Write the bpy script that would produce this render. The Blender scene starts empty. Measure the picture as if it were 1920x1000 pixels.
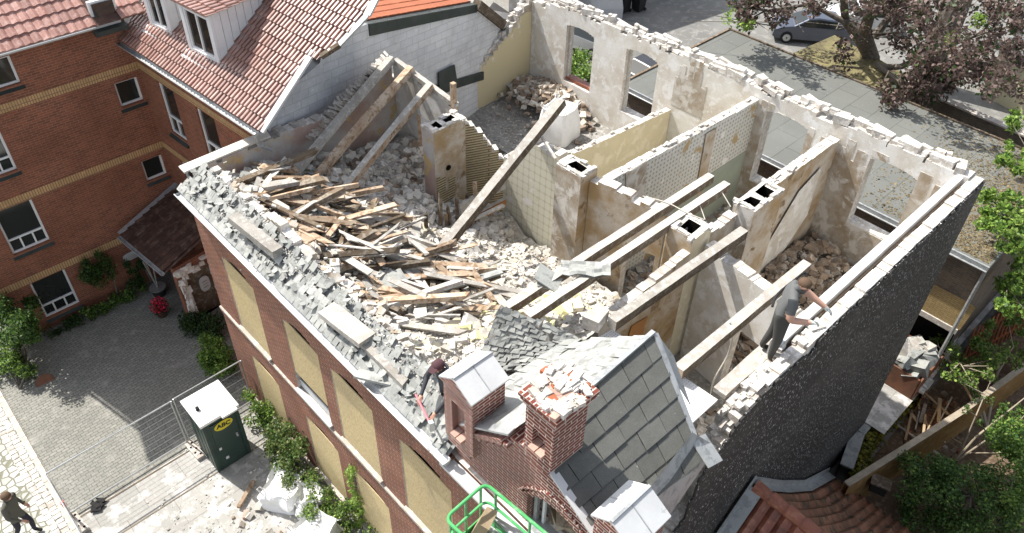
import bpy, bmesh, math, random
from mathutils import Vector as V, Matrix
import numpy as np
random.seed(7)
RND = random.Random(11)
S = bpy.context.scene
COL = S.collection
rad = math.radians

# ------------------------------------------------------------------ camera
CAMZ = 20.2
F, CX, CY = 1496.0, 960.0, 440.0
PITCH, ROLL, YAW = rad(40.13), rad(1.61), rad(45.81)
_fw = V((math.cos(YAW), math.sin(YAW), 0)); _r0 = V((math.sin(YAW), -math.cos(YAW), 0)); _up = V((0, 0, 1))
LOOK = math.cos(PITCH)*_fw - math.sin(PITCH)*_up
_u0 = math.sin(PITCH)*_fw + math.cos(PITCH)*_up
RT = math.cos(ROLL)*_r0 + math.sin(ROLL)*_u0
UP = -math.sin(ROLL)*_r0 + math.cos(ROLL)*_u0
cam_d = bpy.data.cameras.new('camera'); cam = bpy.data.objects.new('camera', cam_d); COL.objects.link(cam)
cam.matrix_world = Matrix(((RT.x, UP.x, -LOOK.x, 0), (RT.y, UP.y, -LOOK.y, 0), (RT.z, UP.z, -LOOK.z, CAMZ), (0, 0, 0, 1)))
cam_d.sensor_width = 36; cam_d.lens = F/1920*36; cam_d.shift_y = -60/1920
cam_d.clip_start = 0.1; cam_d.clip_end = 600
S.camera = cam

# ------------------------------------------------------------------ light
SUN_AZ, SUN_EL = rad(103), rad(55)
w = bpy.data.worlds.new('World'); S.world = w; w.use_nodes = True
nt = w.node_tree; nt.nodes.clear()
sky = nt.nodes.new('ShaderNodeTexSky'); sky.sky_type = 'NISHITA'; sky.sun_disc = False
sky.sun_elevation = SUN_EL; sky.sun_rotation = math.pi/2 - SUN_AZ
sky.air_density = 1.0; sky.dust_density = 2.0; sky.ozone_density = 1.0
bg = nt.nodes.new('ShaderNodeBackground'); bg.inputs['Strength'].default_value = 0.14
wo = nt.nodes.new('ShaderNodeOutputWorld')
hs = nt.nodes.new('ShaderNodeHueSaturation'); hs.inputs['Saturation'].default_value = 0.45; nt.links.new(sky.outputs[0], hs.inputs['Color']); nt.links.new(hs.outputs[0], bg.inputs[0]); nt.links.new(bg.outputs[0], wo.inputs[0])
sd = bpy.data.lights.new('sun', 'SUN'); sd.energy = 4.4; sd.angle = rad(0.6); sd.color = (1, 0.955, 0.89)
sun = bpy.data.objects.new('sun', sd); COL.objects.link(sun)
to_sun = V((math.cos(SUN_EL)*math.cos(SUN_AZ), math.cos(SUN_EL)*math.sin(SUN_AZ), math.sin(SUN_EL)))
sun.rotation_euler = to_sun.to_track_quat('Z', 'Y').to_euler(); sun.location = (0, 30, 40)
S.view_settings.view_transform = 'Standard'; S.view_settings.look = 'None'
S.view_settings.exposure = 0.8; S.view_settings.gamma = 1
try:
    S.cycles.max_bounces = 6; S.cycles.diffuse_bounces = 3; S.cycles.transparent_max_bounces = 6
except Exception: pass

# measured points of the place: where a sight line of the survey camera meets a level or a wall plane
def ray(px, py): return LOOK*F + RT*(px-CX) + UP*(CY-py)
def at(px, py, z):
    d = ray(px, py); return V((0, 0, CAMZ)) + d*((z-CAMZ)/d.z)
def onX(px, py, x):
    d = ray(px, py); return V((0, 0, CAMZ)) + d*(x/d.x)
def onY(px, py, y):
    d = ray(px, py); return V((0, 0, CAMZ)) + d*(y/d.y)
def onPl(px, py, p0, n):
    d = ray(px, py); o = V((0, 0, CAMZ)); return o + d*(((V(p0)-o).dot(n))/d.dot(n))

# ------------------------------------------------------------------ materials
MATS = {}
class NT:
    def __init__(s, name, rough=0.85, spec=0.3):
        m = bpy.data.materials.new(name); m.use_nodes = True
        s.m = m; s.t = m.node_tree; s.b = s.t.nodes['Principled BSDF']
        s.b.inputs['Roughness'].default_value = rough
        s.b.inputs['Specular IOR Level'].default_value = spec
        MATS[name] = m
    def n(s, typ, **kw):
        x = s.t.nodes.new('ShaderNode'+typ)
        for k, v in kw.items():
            if hasattr(x, k) and not k.startswith('i_'): setattr(x, k, v)
        return x
    def L(s, a, b): s.t.links.new(a, b)
    def coord(s, kind='Object', scale=None, rot=None):
        c = s.n('TexCoord'); o = c.outputs[kind]
        if scale or rot:
            mp = s.n('Mapping')
            if scale: mp.inputs['Scale'].default_value = scale
            if rot: mp.inputs['Rotation'].default_value = rot
            s.L(o, mp.inputs[0]); o = mp.outputs[0]
        return o
    def noise(s, co, scale, detail=4, rough=0.6, dist=0):
        x = s.n('TexNoise'); x.inputs['Scale'].default_value = scale; x.inputs['Detail'].default_value = detail
        x.inputs['Roughness'].default_value = rough; x.inputs['Distortion'].default_value = dist
        s.L(co, x.inputs['Vector']); return x.outputs['Fac']
    def ramp(s, f, a, b, smooth=True):
        x = s.n('MapRange'); x.inputs['From Min'].default_value = a; x.inputs['From Max'].default_value = b
        if smooth: x.interpolation_type = 'SMOOTHSTEP'
        s.L(f, x.inputs['Value']); return x.outputs[0]
    def mix(s, f, a, b, blend='MIX'):
        x = s.n('Mix'); x.data_type = 'RGBA'; x.blend_type = blend
        for i, v in ((6, a), (7, b)):
            if isinstance(v, (tuple, list)): x.inputs[i].default_value = (*v[:3], 1)
            else: s.L(v, x.inputs[i])
        if isinstance(f, (int, float)): x.inputs[0].default_value = f
        else: s.L(f, x.inputs[0])
        return x.outputs[2]
    def math(s, op, a, b=0.5):
        x = s.n('Math'); x.operation = op
        for i, v in ((0, a), (1, b)):
            if isinstance(v, (int, float)): x.inputs[i].default_value = v
            else: s.L(v, x.inputs[i])
        return x.outputs[0]
    def rnd(s, col, lo=0.75, hi=1.2):
        a = s.n('Attribute'); a.attribute_name = 'rnd'
        r = s.n('MapRange'); r.inputs['To Min'].default_value = lo; r.inputs['To Max'].default_value = hi
        s.L(a.outputs['Fac'], r.inputs['Value'])
        x = s.n('Vector' + 'Math'); x.operation = 'SCALE'
        if isinstance(col, (tuple, list)): x.inputs[0].default_value = col[:3]
        else: s.L(col, x.inputs[0])
        s.L(r.outputs[0], x.inputs['Scale']); return x.outputs[0]
    def out(s, col): 
        if isinstance(col, (tuple, list)): s.b.inputs['Base Color'].default_value = (*col[:3], 1)
        else: s.L(col, s.b.inputs['Base Color'])
        return s.m
    def bump(s, h, strength=0.3, dist=0.02):
        x = s.n('Bump'); x.inputs['Strength'].default_value = strength; x.inputs['Distance'].default_value = dist
        s.L(h, x.inputs['Height']); s.L(x.outputs[0], s.b.inputs['Normal'])

def weather(name, c1, c2, c3=None, s1=1.2, s2=6, thr=(0.5, 0.62), rough=0.9, bump=0.3, fine=30, rnd=None, spec=0.25, metal=0, t1=(0.35, 0.65), bd=0.02, grain=0.18):
    t = NT(name, rough, spec); co = t.coord('Object')
    n1 = t.noise(co, s1, 5, 0.65); col = t.mix(t.ramp(n1, *t1), c1, c2)
    if c3:
        n2 = t.noise(co, s2, 5, 0.65, 0.4); col = t.mix(t.ramp(n2, *thr), col, c3)
    nf = t.noise(co, fine, 3, 0.7)
    g = t.ramp(nf, 0.3, 0.7, False); col = t.mix(t.math('MULTIPLY', g, grain), col, (0.02, 0.018, 0.015))
    if rnd: col = t.rnd(col, *rnd)
    if bump: t.bump(nf, bump, bd)
    t.b.inputs['Metallic'].default_value = metal
    return t.out(col)

def brickmat(name, c1, c2, mortar, ms=0.010, w=0.25, h=0.077, dirt=None, dthr=(0.5, 0.75), bias=0.0, rough=0.85, bump=0.5, rot=0, offset=0.5):
    t = NT(name, rough, 0.25); co = t.coord('UV')
    if rot: co = t.coord('UV', rot=(0, 0, rot))
    b = t.n('TexBrick'); b.offset = offset
    b.inputs['Scale'].default_value = 1; b.inputs['Brick Width'].default_value = w; b.inputs['Row Height'].default_value = h
    b.inputs['Mortar Size'].default_value = ms; b.inputs['Mortar Smooth'].default_value = 0.2; b.inputs['Bias'].default_value = bias
    b.inputs['Color1'].default_value = (*c1, 1); b.inputs['Color2'].default_value = (*c2, 1); b.inputs['Mortar'].default_value = (*mortar, 1)
    t.L(co, b.inputs['Vector']); col = b.outputs['Color']
    oc = t.coord('Object'); n = t.noise(oc, 0.8, 5, 0.7)
    col = t.mix(t.math('MULTIPLY', t.ramp(n, 0.3, 0.75), 0.45), col, (c1[0]*0.4, c1[1]*0.4, c1[2]*0.4), 'MIX')
    n3 = t.noise(oc, 9, 4, 0.7); col = t.mix(t.math('MULTIPLY', t.ramp(n3, 0.55, 0.75), 0.35), col, (min(1, c1[0]*1.8), min(1, c1[1]*1.9), min(1, c1[2]*2)))
    if dirt: col = t.mix(t.ramp(t.noise(oc, 1.6, 6, 0.7), *dthr), col, dirt)
    if bump:
        inv = t.math('SUBTRACT', 1.0, b.outputs['Fac']); t.bump(inv, bump, 0.008)
    return t.out(col)

brickmat('facade brick', (0.255, 0.092, 0.052), (0.155, 0.062, 0.040), (0.40, 0.32, 0.26), ms=0.008)
brickmat('gable brick', (0.225, 0.066, 0.043), (0.145, 0.046, 0.033), (0.66, 0.58, 0.52), ms=0.0105)
brickmat('house brick', (0.285, 0.103, 0.058), (0.18, 0.071, 0.043), (0.33, 0.22, 0.16), ms=0.006, w=0.24)
brickmat('yellow band brick', (0.56, 0.36, 0.18), (0.48, 0.30, 0.14), (0.20, 0.13, 0.08), ms=0.012, w=0.077, h=0.5, offset=0.0)
brickmat('white block', (0.62, 0.63, 0.64), (0.56, 0.57, 0.59), (0.44, 0.44, 0.44), ms=0.012, w=0.62, h=0.26, bump=0.4, rot=rad(7))
brickmat('old dark brick', (0.13, 0.10, 0.075), (0.21, 0.155, 0.10), (0.20, 0.185, 0.155), ms=0.012, dirt=(0.09, 0.08, 0.065))
brickmat('yellow brick', (0.45, 0.33, 0.15), (0.37, 0.26, 0.11), (0.22, 0.17, 0.10), ms=0.010)
brickmat('raw wall brick', (0.40, 0.34, 0.28), (0.52, 0.47, 0.41), (0.62, 0.59, 0.54), ms=0.012, dirt=(0.68, 0.66, 0.62), dthr=(0.45, 0.6))
brickmat('lathed wall', (0.52, 0.44, 0.28), (0.46, 0.39, 0.25), (0.13, 0.10, 0.06), ms=0.022, w=3.0, h=0.085)
brickmat('paving brick', (0.265, 0.26, 0.23), (0.21, 0.207, 0.185), (0.11, 0.11, 0.088), ms=0.010, w=0.21, h=0.105, dirt=(0.35, 0.34, 0.30), dthr=(0.5, 0.8))
brickmat('pavers concrete', (0.36, 0.35, 0.325), (0.31, 0.305, 0.28), (0.24, 0.23, 0.21), ms=0.012, w=1.2, h=1.18, dirt=(0.52, 0.50, 0.47), dthr=(0.47, 0.62))

weather('mortar white', (0.66, 0.63, 0.58), (0.52, 0.47, 0.41), (0.80, 0.78, 0.75), s1=3, s2=9, rnd=(0.72, 1.15), bump=0.6)
weather('plaster white', (0.75, 0.735, 0.69), (0.60, 0.55, 0.475), (0.80, 0.79, 0.765), s1=0.9, s2=2.2, bump=0.25)
weather('plaster brown', (0.36, 0.25, 0.13), (0.55, 0.50, 0.43), (0.22, 0.15, 0.08), s1=0.9, s2=2.0, thr=(0.55, 0.68), bump=0.3)
weather('plaster cream', (0.66, 0.60, 0.45), (0.60, 0.55, 0.42), (0.72, 0.68, 0.56), s1=1.3, s2=2.5, bump=0.1, grain=0.08)
weather('plaster stain', (0.50, 0.46, 0.40), (0.33, 0.26, 0.18), (0.64, 0.61, 0.56), s1=1.4, s2=1.9, bump=0.4)
weather('pink plaster', (0.42, 0.30, 0.25), (0.52, 0.50, 0.47), (0.55, 0.40, 0.18), s1=0.8, s2=1.2, thr=(0.56, 0.66), bump=0.4)
weather('concrete floor', (0.30, 0.29, 0.27), (0.22, 0.21, 0.19), (0.42, 0.40, 0.37), s1=1, s2=7, bump=0.5)
weather('rubble dust', (0.66, 0.63, 0.57), (0.52, 0.48, 0.42), (0.76, 0.74, 0.70), s1=1.3, s2=5, bump=0.9, fine=22, bd=0.05)
weather('rubble chunk', (0.66, 0.63, 0.57), (0.56, 0.52, 0.45), (0.45, 0.33, 0.24), s1=2, s2=2.6, thr=(0.60, 0.66), rnd=(0.55, 1.25), bump=0.5)
weather('brown rubble', (0.33, 0.25, 0.18), (0.27, 0.21, 0.16), (0.44, 0.40, 0.35), s1=2, s2=3, rnd=(0.55, 1.3), bump=0.5)
weather('slate grey', (0.27, 0.28, 0.265), (0.36, 0.365, 0.345), (0.19, 0.195, 0.185), s1=2, s2=5, rnd=(0.84, 1.14), rough=0.7, spec=0.3, bump=0.15)
weather('slate pale', (0.33, 0.34, 0.315), (0.40, 0.405, 0.38), (0.26, 0.265, 0.25), s1=2, s2=5, rnd=(0.86, 1.12), rough=0.7, spec=0.3, bump=0.15)
weather('wood grey', (0.50, 0.47, 0.42), (0.38, 0.35, 0.31), (0.58, 0.56, 0.52), s1=2.5, s2=8, rnd=(0.7, 1.2), bump=0.4)
weather('wood tan', (0.38, 0.265, 0.175), (0.52, 0.43, 0.33), (0.27, 0.18, 0.115), s1=2, s2=7, rnd=(0.6, 1.25), bump=0.3)
weather('wood dark', (0.12, 0.085, 0.055), (0.17, 0.13, 0.09), (0.24, 0.21, 0.17), s1=2, s2=7, rnd=(0.6, 1.3), bump=0.4)
weather('wood orange', (0.40, 0.19, 0.06), (0.34, 0.16, 0.06), None, s1=2, bump=0.3)
weather('zinc', (0.36, 0.375, 0.38), (0.43, 0.445, 0.445), (0.28, 0.295, 0.30), s1=1.5, s2=5, rough=0.45, spec=0.5, metal=0.35, bump=0.05, grain=0.1)
weather('zinc white', (0.56, 0.57, 0.57), (0.50, 0.51, 0.51), (0.43, 0.44, 0.43), s1=1.5, s2=4, thr=(0.62, 0.7), rough=0.5, spec=0.4, bump=0.03, grain=0.06)
weather('stone coping', (0.50, 0.46, 0.41), (0.42, 0.37, 0.32), (0.60, 0.57, 0.52), s1=2, s2=6, bump=0.3)
weather('pink brick', (0.55, 0.36, 0.29), (0.50, 0.32, 0.26), None, s1=3, bump=0.3, rnd=(0.8, 1.1))
weather('white paint', (0.76, 0.77, 0.77), (0.70, 0.71, 0.71), None, rough=0.5, s1=2, bump=0.02, grain=0.06)
weather('white board', (0.72, 0.73, 0.73), (0.66, 0.67, 0.68), None, rough=0.6, s1=2, bump=0.02, grain=0.06)
weather('white sack', (0.80, 0.80, 0.79), (0.74, 0.74, 0.73), None, rough=0.6, s1=5, bump=0.2, grain=0.06)
weather('dark grey paint', (0.035, 0.045, 0.04), (0.05, 0.06, 0.055), None, rough=0.6, s1=2, bump=0.05)
weather('toilet green', (0.028, 0.05, 0.042), (0.035, 0.062, 0.05), None, rough=0.45, s1=2, bump=0.02)
weather('toilet roof', (0.78, 0.78, 0.75), (0.72, 0.72, 0.69), (0.55, 0.54, 0.50), s1=3, s2=5, thr=(0.6, 0.68), rough=0.5, bump=0.05, grain=0.05)
weather('rail green', (0.06, 0.34, 0.10), (0.09, 0.40, 0.14), (0.30, 0.52, 0.30), s1=3, s2=6, thr=(0.55, 0.7), rough=0.35, spec=0.5, bump=0.02, grain=0.05)
weather('steel', (0.52, 0.53, 0.53), (0.44, 0.45, 0.45), None, rough=0.4, metal=0.7, s1=5, bump=0.03)
weather('asphalt', (0.21, 0.208, 0.195), (0.17, 0.168, 0.158), (0.26, 0.255, 0.24), s1=0.4, s2=2, fine=60, bump=0.4)
weather('soil', (0.10, 0.065, 0.04), (0.15, 0.105, 0.07), (0.22, 0.16, 0.11), s1=1.2, s2=5, bump=0.6)
weather('moss', (0.24, 0.22, 0.03), (0.13, 0.14, 0.02), (0.08, 0.07, 0.03), s1=3, s2=5, bump=0.9, fine=18, bd=0.06)
weather('bark', (0.19, 0.165, 0.135), (0.13, 0.11, 0.09), (0.25, 0.23, 0.20), s1=4, s2=9, bump=0.7, bd=0.03)
weather('branch pale', (0.40, 0.34, 0.26), (0.32, 0.27, 0.2), None, s1=4, bump=0.4)
weather('ochre render', (0.52, 0.33, 0.14), (0.42, 0.26, 0.10), (0.58, 0.40, 0.19), s1=0.7, s2=4, bump=0.3)
weather('cream render', (0.58, 0.54, 0.36), (0.54, 0.50, 0.34), None, s1=0.7, bump=0.2)
weather('tile pale', (0.29, 0.155, 0.12), (0.235, 0.118, 0.09), (0.35, 0.21, 0.17), s1=1.0, s2=3, rough=0.30, spec=0.9, bump=0.05, rnd=(0.8, 1.2), grain=0.08)
weather('tile pink', (0.40, 0.22, 0.185), (0.33, 0.17, 0.14), (0.47, 0.29, 0.25), s1=1.5, s2=5, rough=0.6, bump=0.2, rnd=(0.75, 1.2))
weather('tile brown', (0.085, 0.045, 0.033), (0.06, 0.034, 0.026), (0.12, 0.08, 0.06), s1=2, s2=5, rough=0.6, bump=0.2, rnd=(0.7, 1.3))
weather('tile red', (0.27, 0.085, 0.045), (0.20, 0.065, 0.04), (0.32, 0.13, 0.075), s1=1.2, s2=4, rough=0.45, spec=0.5, bump=0.2, rnd=(0.75, 1.25))
weather('tile mossy', (0.25, 0.115, 0.065), (0.17, 0.08, 0.05), (0.055, 0.05, 0.03), s1=2, s2=3, thr=(0.52, 0.62), rough=0.7, bump=0.4, rnd=(0.75, 1.25))
weather('tile orange', (0.40, 0.125, 0.055), (0.34, 0.105, 0.048), None, s1=1.2, rough=0.6, bump=0.1)
weather('felt roof', (0.235, 0.24, 0.228), (0.20, 0.205, 0.195), (0.28, 0.285, 0.27), s1=0.5, s2=2, fine=50, bump=0.3)
weather('litter', (0.19, 0.145, 0.075), (0.24, 0.195, 0.115), (0.10, 0.08, 0.045), s1=2, s2=8, bump=0.9, rnd=(0.6, 1.4), fine=25, bd=0.05)
weather('moss roof', (0.24, 0.21, 0.10), (0.13, 0.115, 0.06), (0.09, 0.07, 0.045), s1=0.9, s2=4, bump=0.6)
weather('green dado', (0.33, 0.36, 0.29), (0.29, 0.32, 0.26), None, s1=1, bump=0.1, grain=0.06)
weather('rubber', (0.02, 0.02, 0.02), (0.03, 0.03, 0.03), None, bump=0)
weather('rust', (0.22, 0.10, 0.06), (0.15, 0.08, 0.05), None, s1=4, bump=0.3)
weather('fence wood', (0.36, 0.13, 0.05), (0.28, 0.10, 0.045), None, s1=4, rnd=(0.8, 1.2), bump=0.3)
weather('straw wood', (0.50, 0.38, 0.25), (0.40, 0.31, 0.2), None, s1=4, rnd=(0.7, 1.2), bump=0.3)
def plain(name, c, rough=0.6, spec=0.4, metal=0, coat=0):
    t = NT(name, rough, spec); co = t.coord('Object'); n = t.noise(co, 6, 3)
    t.b.inputs['Metallic'].default_value = metal
    if coat: t.b.inputs['Coat Weight'].default_value = coat; t.b.inputs['Coat Roughness'].default_value = 0.05
    return t.out(t.mix(t.math('MULTIPLY', n, 0.3), c, (c[0]*0.6, c[1]*0.6, c[2]*0.6)))
plain('glass dark', (0.018, 0.022, 0.02), 0.06, 0.6); plain('hole dark', (0.012, 0.011, 0.01), 1, 0)
plain('car blue', (0.06, 0.072, 0.105), 0.3, 0.5, 0.4, 1); plain('car silver', (0.5, 0.51, 0.52), 0.3, 0.5, 0.5, 1); plain('car black', (0.012, 0.012, 0.014), 0.3, 0.5, 0, 1); plain('car white', (0.66, 0.68, 0.70), 0.35, 0.5, 0, 1)
plain('skin', (0.56, 0.33, 0.24), 0.6); plain('hair', (0.10, 0.06, 0.035), 0.8); plain('shirt grey', (0.115, 0.12, 0.12), 0.9); plain('trousers grey', (0.06, 0.06, 0.055), 0.9)
plain('glove', (0.55, 0.58, 0.54), 0.8); plain('hoodie', (0.052, 0.055, 0.065), 0.9); plain('cap maroon', (0.075, 0.035, 0.04), 0.9); plain('jeans dark', (0.03, 0.032, 0.045), 0.9)
plain('coat olive', (0.105, 0.105, 0.085), 0.9); plain('shoe', (0.02, 0.018, 0.016), 0.7); plain('handle red', (0.62, 0.14, 0.17), 0.5); plain('sticker yellow', (0.62, 0.52, 0.02), 0.5); plain('ink black', (0.01, 0.01, 0.01), 0.6)
plain('cable white', (0.62, 0.58, 0.5), 0.6); plain('flower red', (0.55, 0.015, 0.06), 0.6); plain('insulation yellow', (0.66, 0.62, 0.32), 0.9); plain('tape red', (0.6, 0.05, 0.06), 0.6)
plain('bin black', (0.02, 0.021, 0.022), 0.5); plain('sign white', (0.6, 0.61, 0.6), 0.5)
def leafmat(name, c1, c2, c3, tr=0.35):
    t = NT(name, 0.5, 0.35); a = t.n('Attribute'); a.attribute_name = 'rnd'
    f = t.ramp(a.outputs['Fac'], 0.0, 0.6, False); col = t.mix(f, c1, c2); col = t.mix(t.ramp(a.outputs['Fac'], 0.7, 1.0, False), col, c3)
    t.out(col)
    tb = t.n('BsdfTranslucent'); t.L(t.mix(0.5, col, c3), tb.inputs['Color'])
    ms = t.n('MixShader'); ms.inputs[0].default_value = tr
    o = t.t.nodes['Material Output']; t.L(t.b.outputs[0], ms.inputs[1]); t.L(tb.outputs[0], ms.inputs[2]); t.L(ms.outputs[0], o.inputs[0]); return t.m
leafmat('leaf green', (0.030, 0.072, 0.014), (0.065, 0.135, 0.024), (0.15, 0.25, 0.05))
leafmat('leaf bright', (0.11, 0.20, 0.03), (0.20, 0.33, 0.055), (0.36, 0.47, 0.12))
leafmat('leaf dark', (0.014, 0.034, 0.010), (0.030, 0.066, 0.016), (0.075, 0.125, 0.03))
leafmat('leaf yew', (0.040, 0.100, 0.030), (0.085, 0.185, 0.050), (0.28, 0.40, 0.09))
leafmat('leaf copper', (0.045, 0.028, 0.022), (0.115, 0.075, 0.062), (0.27, 0.20, 0.175), 0.3)
leafmat('leaf ivy', (0.055, 0.095, 0.025), (0.12, 0.17, 0.05), (0.27, 0.29, 0.11))

# slate cladding of the gable: small lapped slates with pale chipped edges
def slateclad():
    t = NT('slate cladding', 0.7, 0.3); co = t.coord('UV')
    b = t.n('TexBrick'); b.offset = 0.5
    for k, v in (('Scale', 1), ('Brick Width', 0.16), ('Row Height', 0.11), ('Mortar Size', 0.007), ('Mortar Smooth', 0.3), ('Bias', 0)): b.inputs[k].default_value = v
    b.inputs['Color1'].default_value = (0.030, 0.030, 0.029, 1); b.inputs['Color2'].default_value = (0.046, 0.045, 0.043, 1); b.inputs['Mortar'].default_value = (0.016, 0.016, 0.016, 1)
    t.L(co, b.inputs['Vector'])
    cs = t.coord('UV', scale=(25, 8, 1), rot=(0, 0, rad(-14)))
    fl = t.noise(cs, 1.0, 2, 0.6); k = t.noise(t.coord('Object'), 0.45, 5, 0.7)
    m = t.math('MULTIPLY', t.ramp(fl, 0.612, 0.66), t.ramp(k, 0.2, 0.55))
    col = t.mix(t.math('MULTIPLY', m, 0.9), b.outputs['Color'], (0.78, 0.77, 0.74))
    col = t.mix(t.math('MULTIPLY', t.ramp(t.noise(t.coord('Object'), 0.3, 6, 0.75), 0.45, 0.65), 0.55), col, (0.085, 0.08, 0.073)); t.bump(t.math('SUBTRACT', 1.0, b.outputs['Fac']), 0.5, 0.01); return t.out(col)
slateclad()
def osb():
    t = NT('osb board', 0.75, 0.3); co = t.coord('UV', scale=(14, 6, 1)); n = t.noise(co, 2.2, 4, 0.7, 0.8)
    col = t.mix(t.ramp(n, 0.3, 0.7), (0.38, 0.29, 0.145), (0.60, 0.49, 0.28)); n2 = t.noise(t.coord('UV', scale=(5, 16, 1)), 3, 3, 0.6, 0.6)
    col = t.mix(t.math('MULTIPLY', t.ramp(n2, 0.55, 0.7), 0.5), col, (0.26, 0.19, 0.10)); col = t.mix(t.math('MULTIPLY', t.ramp(t.noise(t.coord('Object'), 0.9, 4, 0.6), 0.45, 0.7), 0.35), col, (0.33, 0.27, 0.17)); return t.out(t.rnd(col, 0.88, 1.1))
osb()
def wallpaper(name, bgc, fgc, bw, bh, ms, stain=(0.36, 0.27, 0.14), sthr=(0.56, 0.66), ss=0.7, circ=False):
    t = NT(name, 0.9, 0.15); co = t.coord('UV')
    if circ:
        sp = t.n('SeparateXYZ'); t.L(co, sp.inputs[0]); kx = 2*math.pi/bw
        cxn = t.math('COSINE', t.math('MULTIPLY', sp.outputs[0], kx)); cyn = t.math('COSINE', t.math('MULTIPLY', sp.outputs[1], kx*.8))
        f = t.ramp(t.math('ABSOLUTE', t.math('MULTIPLY', cxn, cyn)), 0.20, 0.05); f = t.math('MULTIPLY', f, 0.5); col = t.mix(f, bgc, fgc)
    else:
        vo = t.n('TexVoronoi'); vo.feature = 'F1'; vo.inputs['Scale'].default_value = 1/bw; vo.inputs['Randomness'].default_value = 0.15
        t.L(co, vo.inputs['Vector']); f = t.ramp(vo.outputs['Distance'], ms, ms*0.6); col = t.mix(f, bgc, fgc)
    oc = t.coord('Object'); col = t.mix(t.ramp(t.noise(oc, ss, 5, 0.65, 0.5), *sthr), col, stain)
    col = t.mix(t.ramp(t.noise(oc, ss*2.3, 5, 0.65), 0.60, 0.66), col, (0.70, 0.68, 0.64)); return t.out(col)
wallpaper('ogee wallpaper', (0.64, 0.62, 0.51), (0.38, 0.32, 0.19), 0.42, 0.3, 0.035, stain=(0.50, 0.48, 0.30), sthr=(0.60, 0.66), circ=True)
wallpaper('dotted wallpaper', (0.56, 0.55, 0.50), (0.30, 0.29, 0.27), 0.15, 0.15, 0.33, stain=(0.40, 0.30, 0.16), sthr=(0.57, 0.63), ss=0.9)
wallpaper('knit wallpaper', (0.56, 0.49, 0.32), (0.42, 0.37, 0.24), 0.07, 0.07, 0.35, stain=(0.56, 0.52, 0.40), sthr=(0.58, 0.7), ss=0.5)
wallpaper('pierced board', (0.76, 0.75, 0.73), (0.32, 0.31, 0.30), 0.055, 0.055, 0.28, stain=(0.72, 0.70, 0.66), sthr=(0.6, 0.7))
def cobbles():
    t = NT('cobbles', 0.8, 0.3); co = t.coord('Object')
    v = t.n('TexVoronoi'); v.feature = 'DISTANCE_TO_EDGE'; v.inputs['Scale'].default_value = 4.2; v.inputs['Randomness'].default_value = 0.55; t.L(co, v.inputs['Vector'])
    v2 = t.n('TexVoronoi'); v2.feature = 'F1'; v2.inputs['Scale'].default_value = 4.2; v2.inputs['Randomness'].default_value = 0.55; t.L(co, v2.inputs['Vector'])
    sp = t.n('SeparateColor'); t.L(v2.outputs['Color'], sp.inputs[0])
    st = t.mix(sp.outputs[0], (0.34, 0.34, 0.31), (0.46, 0.445, 0.41)); f = t.ramp(v.outputs['Distance'], 0.03, 0.09)
    col = t.mix(f, (0.17, 0.17, 0.12), st); t.bump(f, 0.7, 0.03); return t.out(col)
cobbles()
weather('slate plain', (0.110, 0.113, 0.102), (0.14, 0.143, 0.13), (0.36, 0.36, 0.33), s1=1.5, s2=7, thr=(0.70, 0.74), fine=60, rnd=(0.85, 1.15), rough=0.65, spec=0.35, bump=0.25, grain=0.45)
def shingle():
    t = NT('big slate', 0.6, 0.4); co = t.coord('UV'); b = t.n('TexBrick'); b.offset = 0.5
    for k, v in (('Scale', 1), ('Brick Width', 0.42), ('Row Height', 0.30), ('Mortar Size', 0.008), ('Mortar Smooth', 0.1), ('Bias', 0)): b.inputs[k].default_value = v
    b.inputs['Color1'].default_value = (0.155, 0.16, 0.145, 1); b.inputs['Color2'].default_value = (0.185, 0.19, 0.172, 1); b.inputs['Mortar'].default_value = (0.045, 0.045, 0.04, 1)
    t.L(co, b.inputs['Vector']); oc = t.coord('Object'); n = t.noise(oc, 45, 3, 0.7)
    col = t.mix(t.math('MULTIPLY', t.ramp(n, 0.4, 0.75), 0.5), b.outputs['Color'], (0.06, 0.06, 0.05)); n2 = t.noise(oc, 12, 3, 0.5)
    col = t.mix(t.ramp(n2, 0.71, 0.75), col, (0.5, 0.5, 0.46)); return t.out(col)
shingle()
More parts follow.
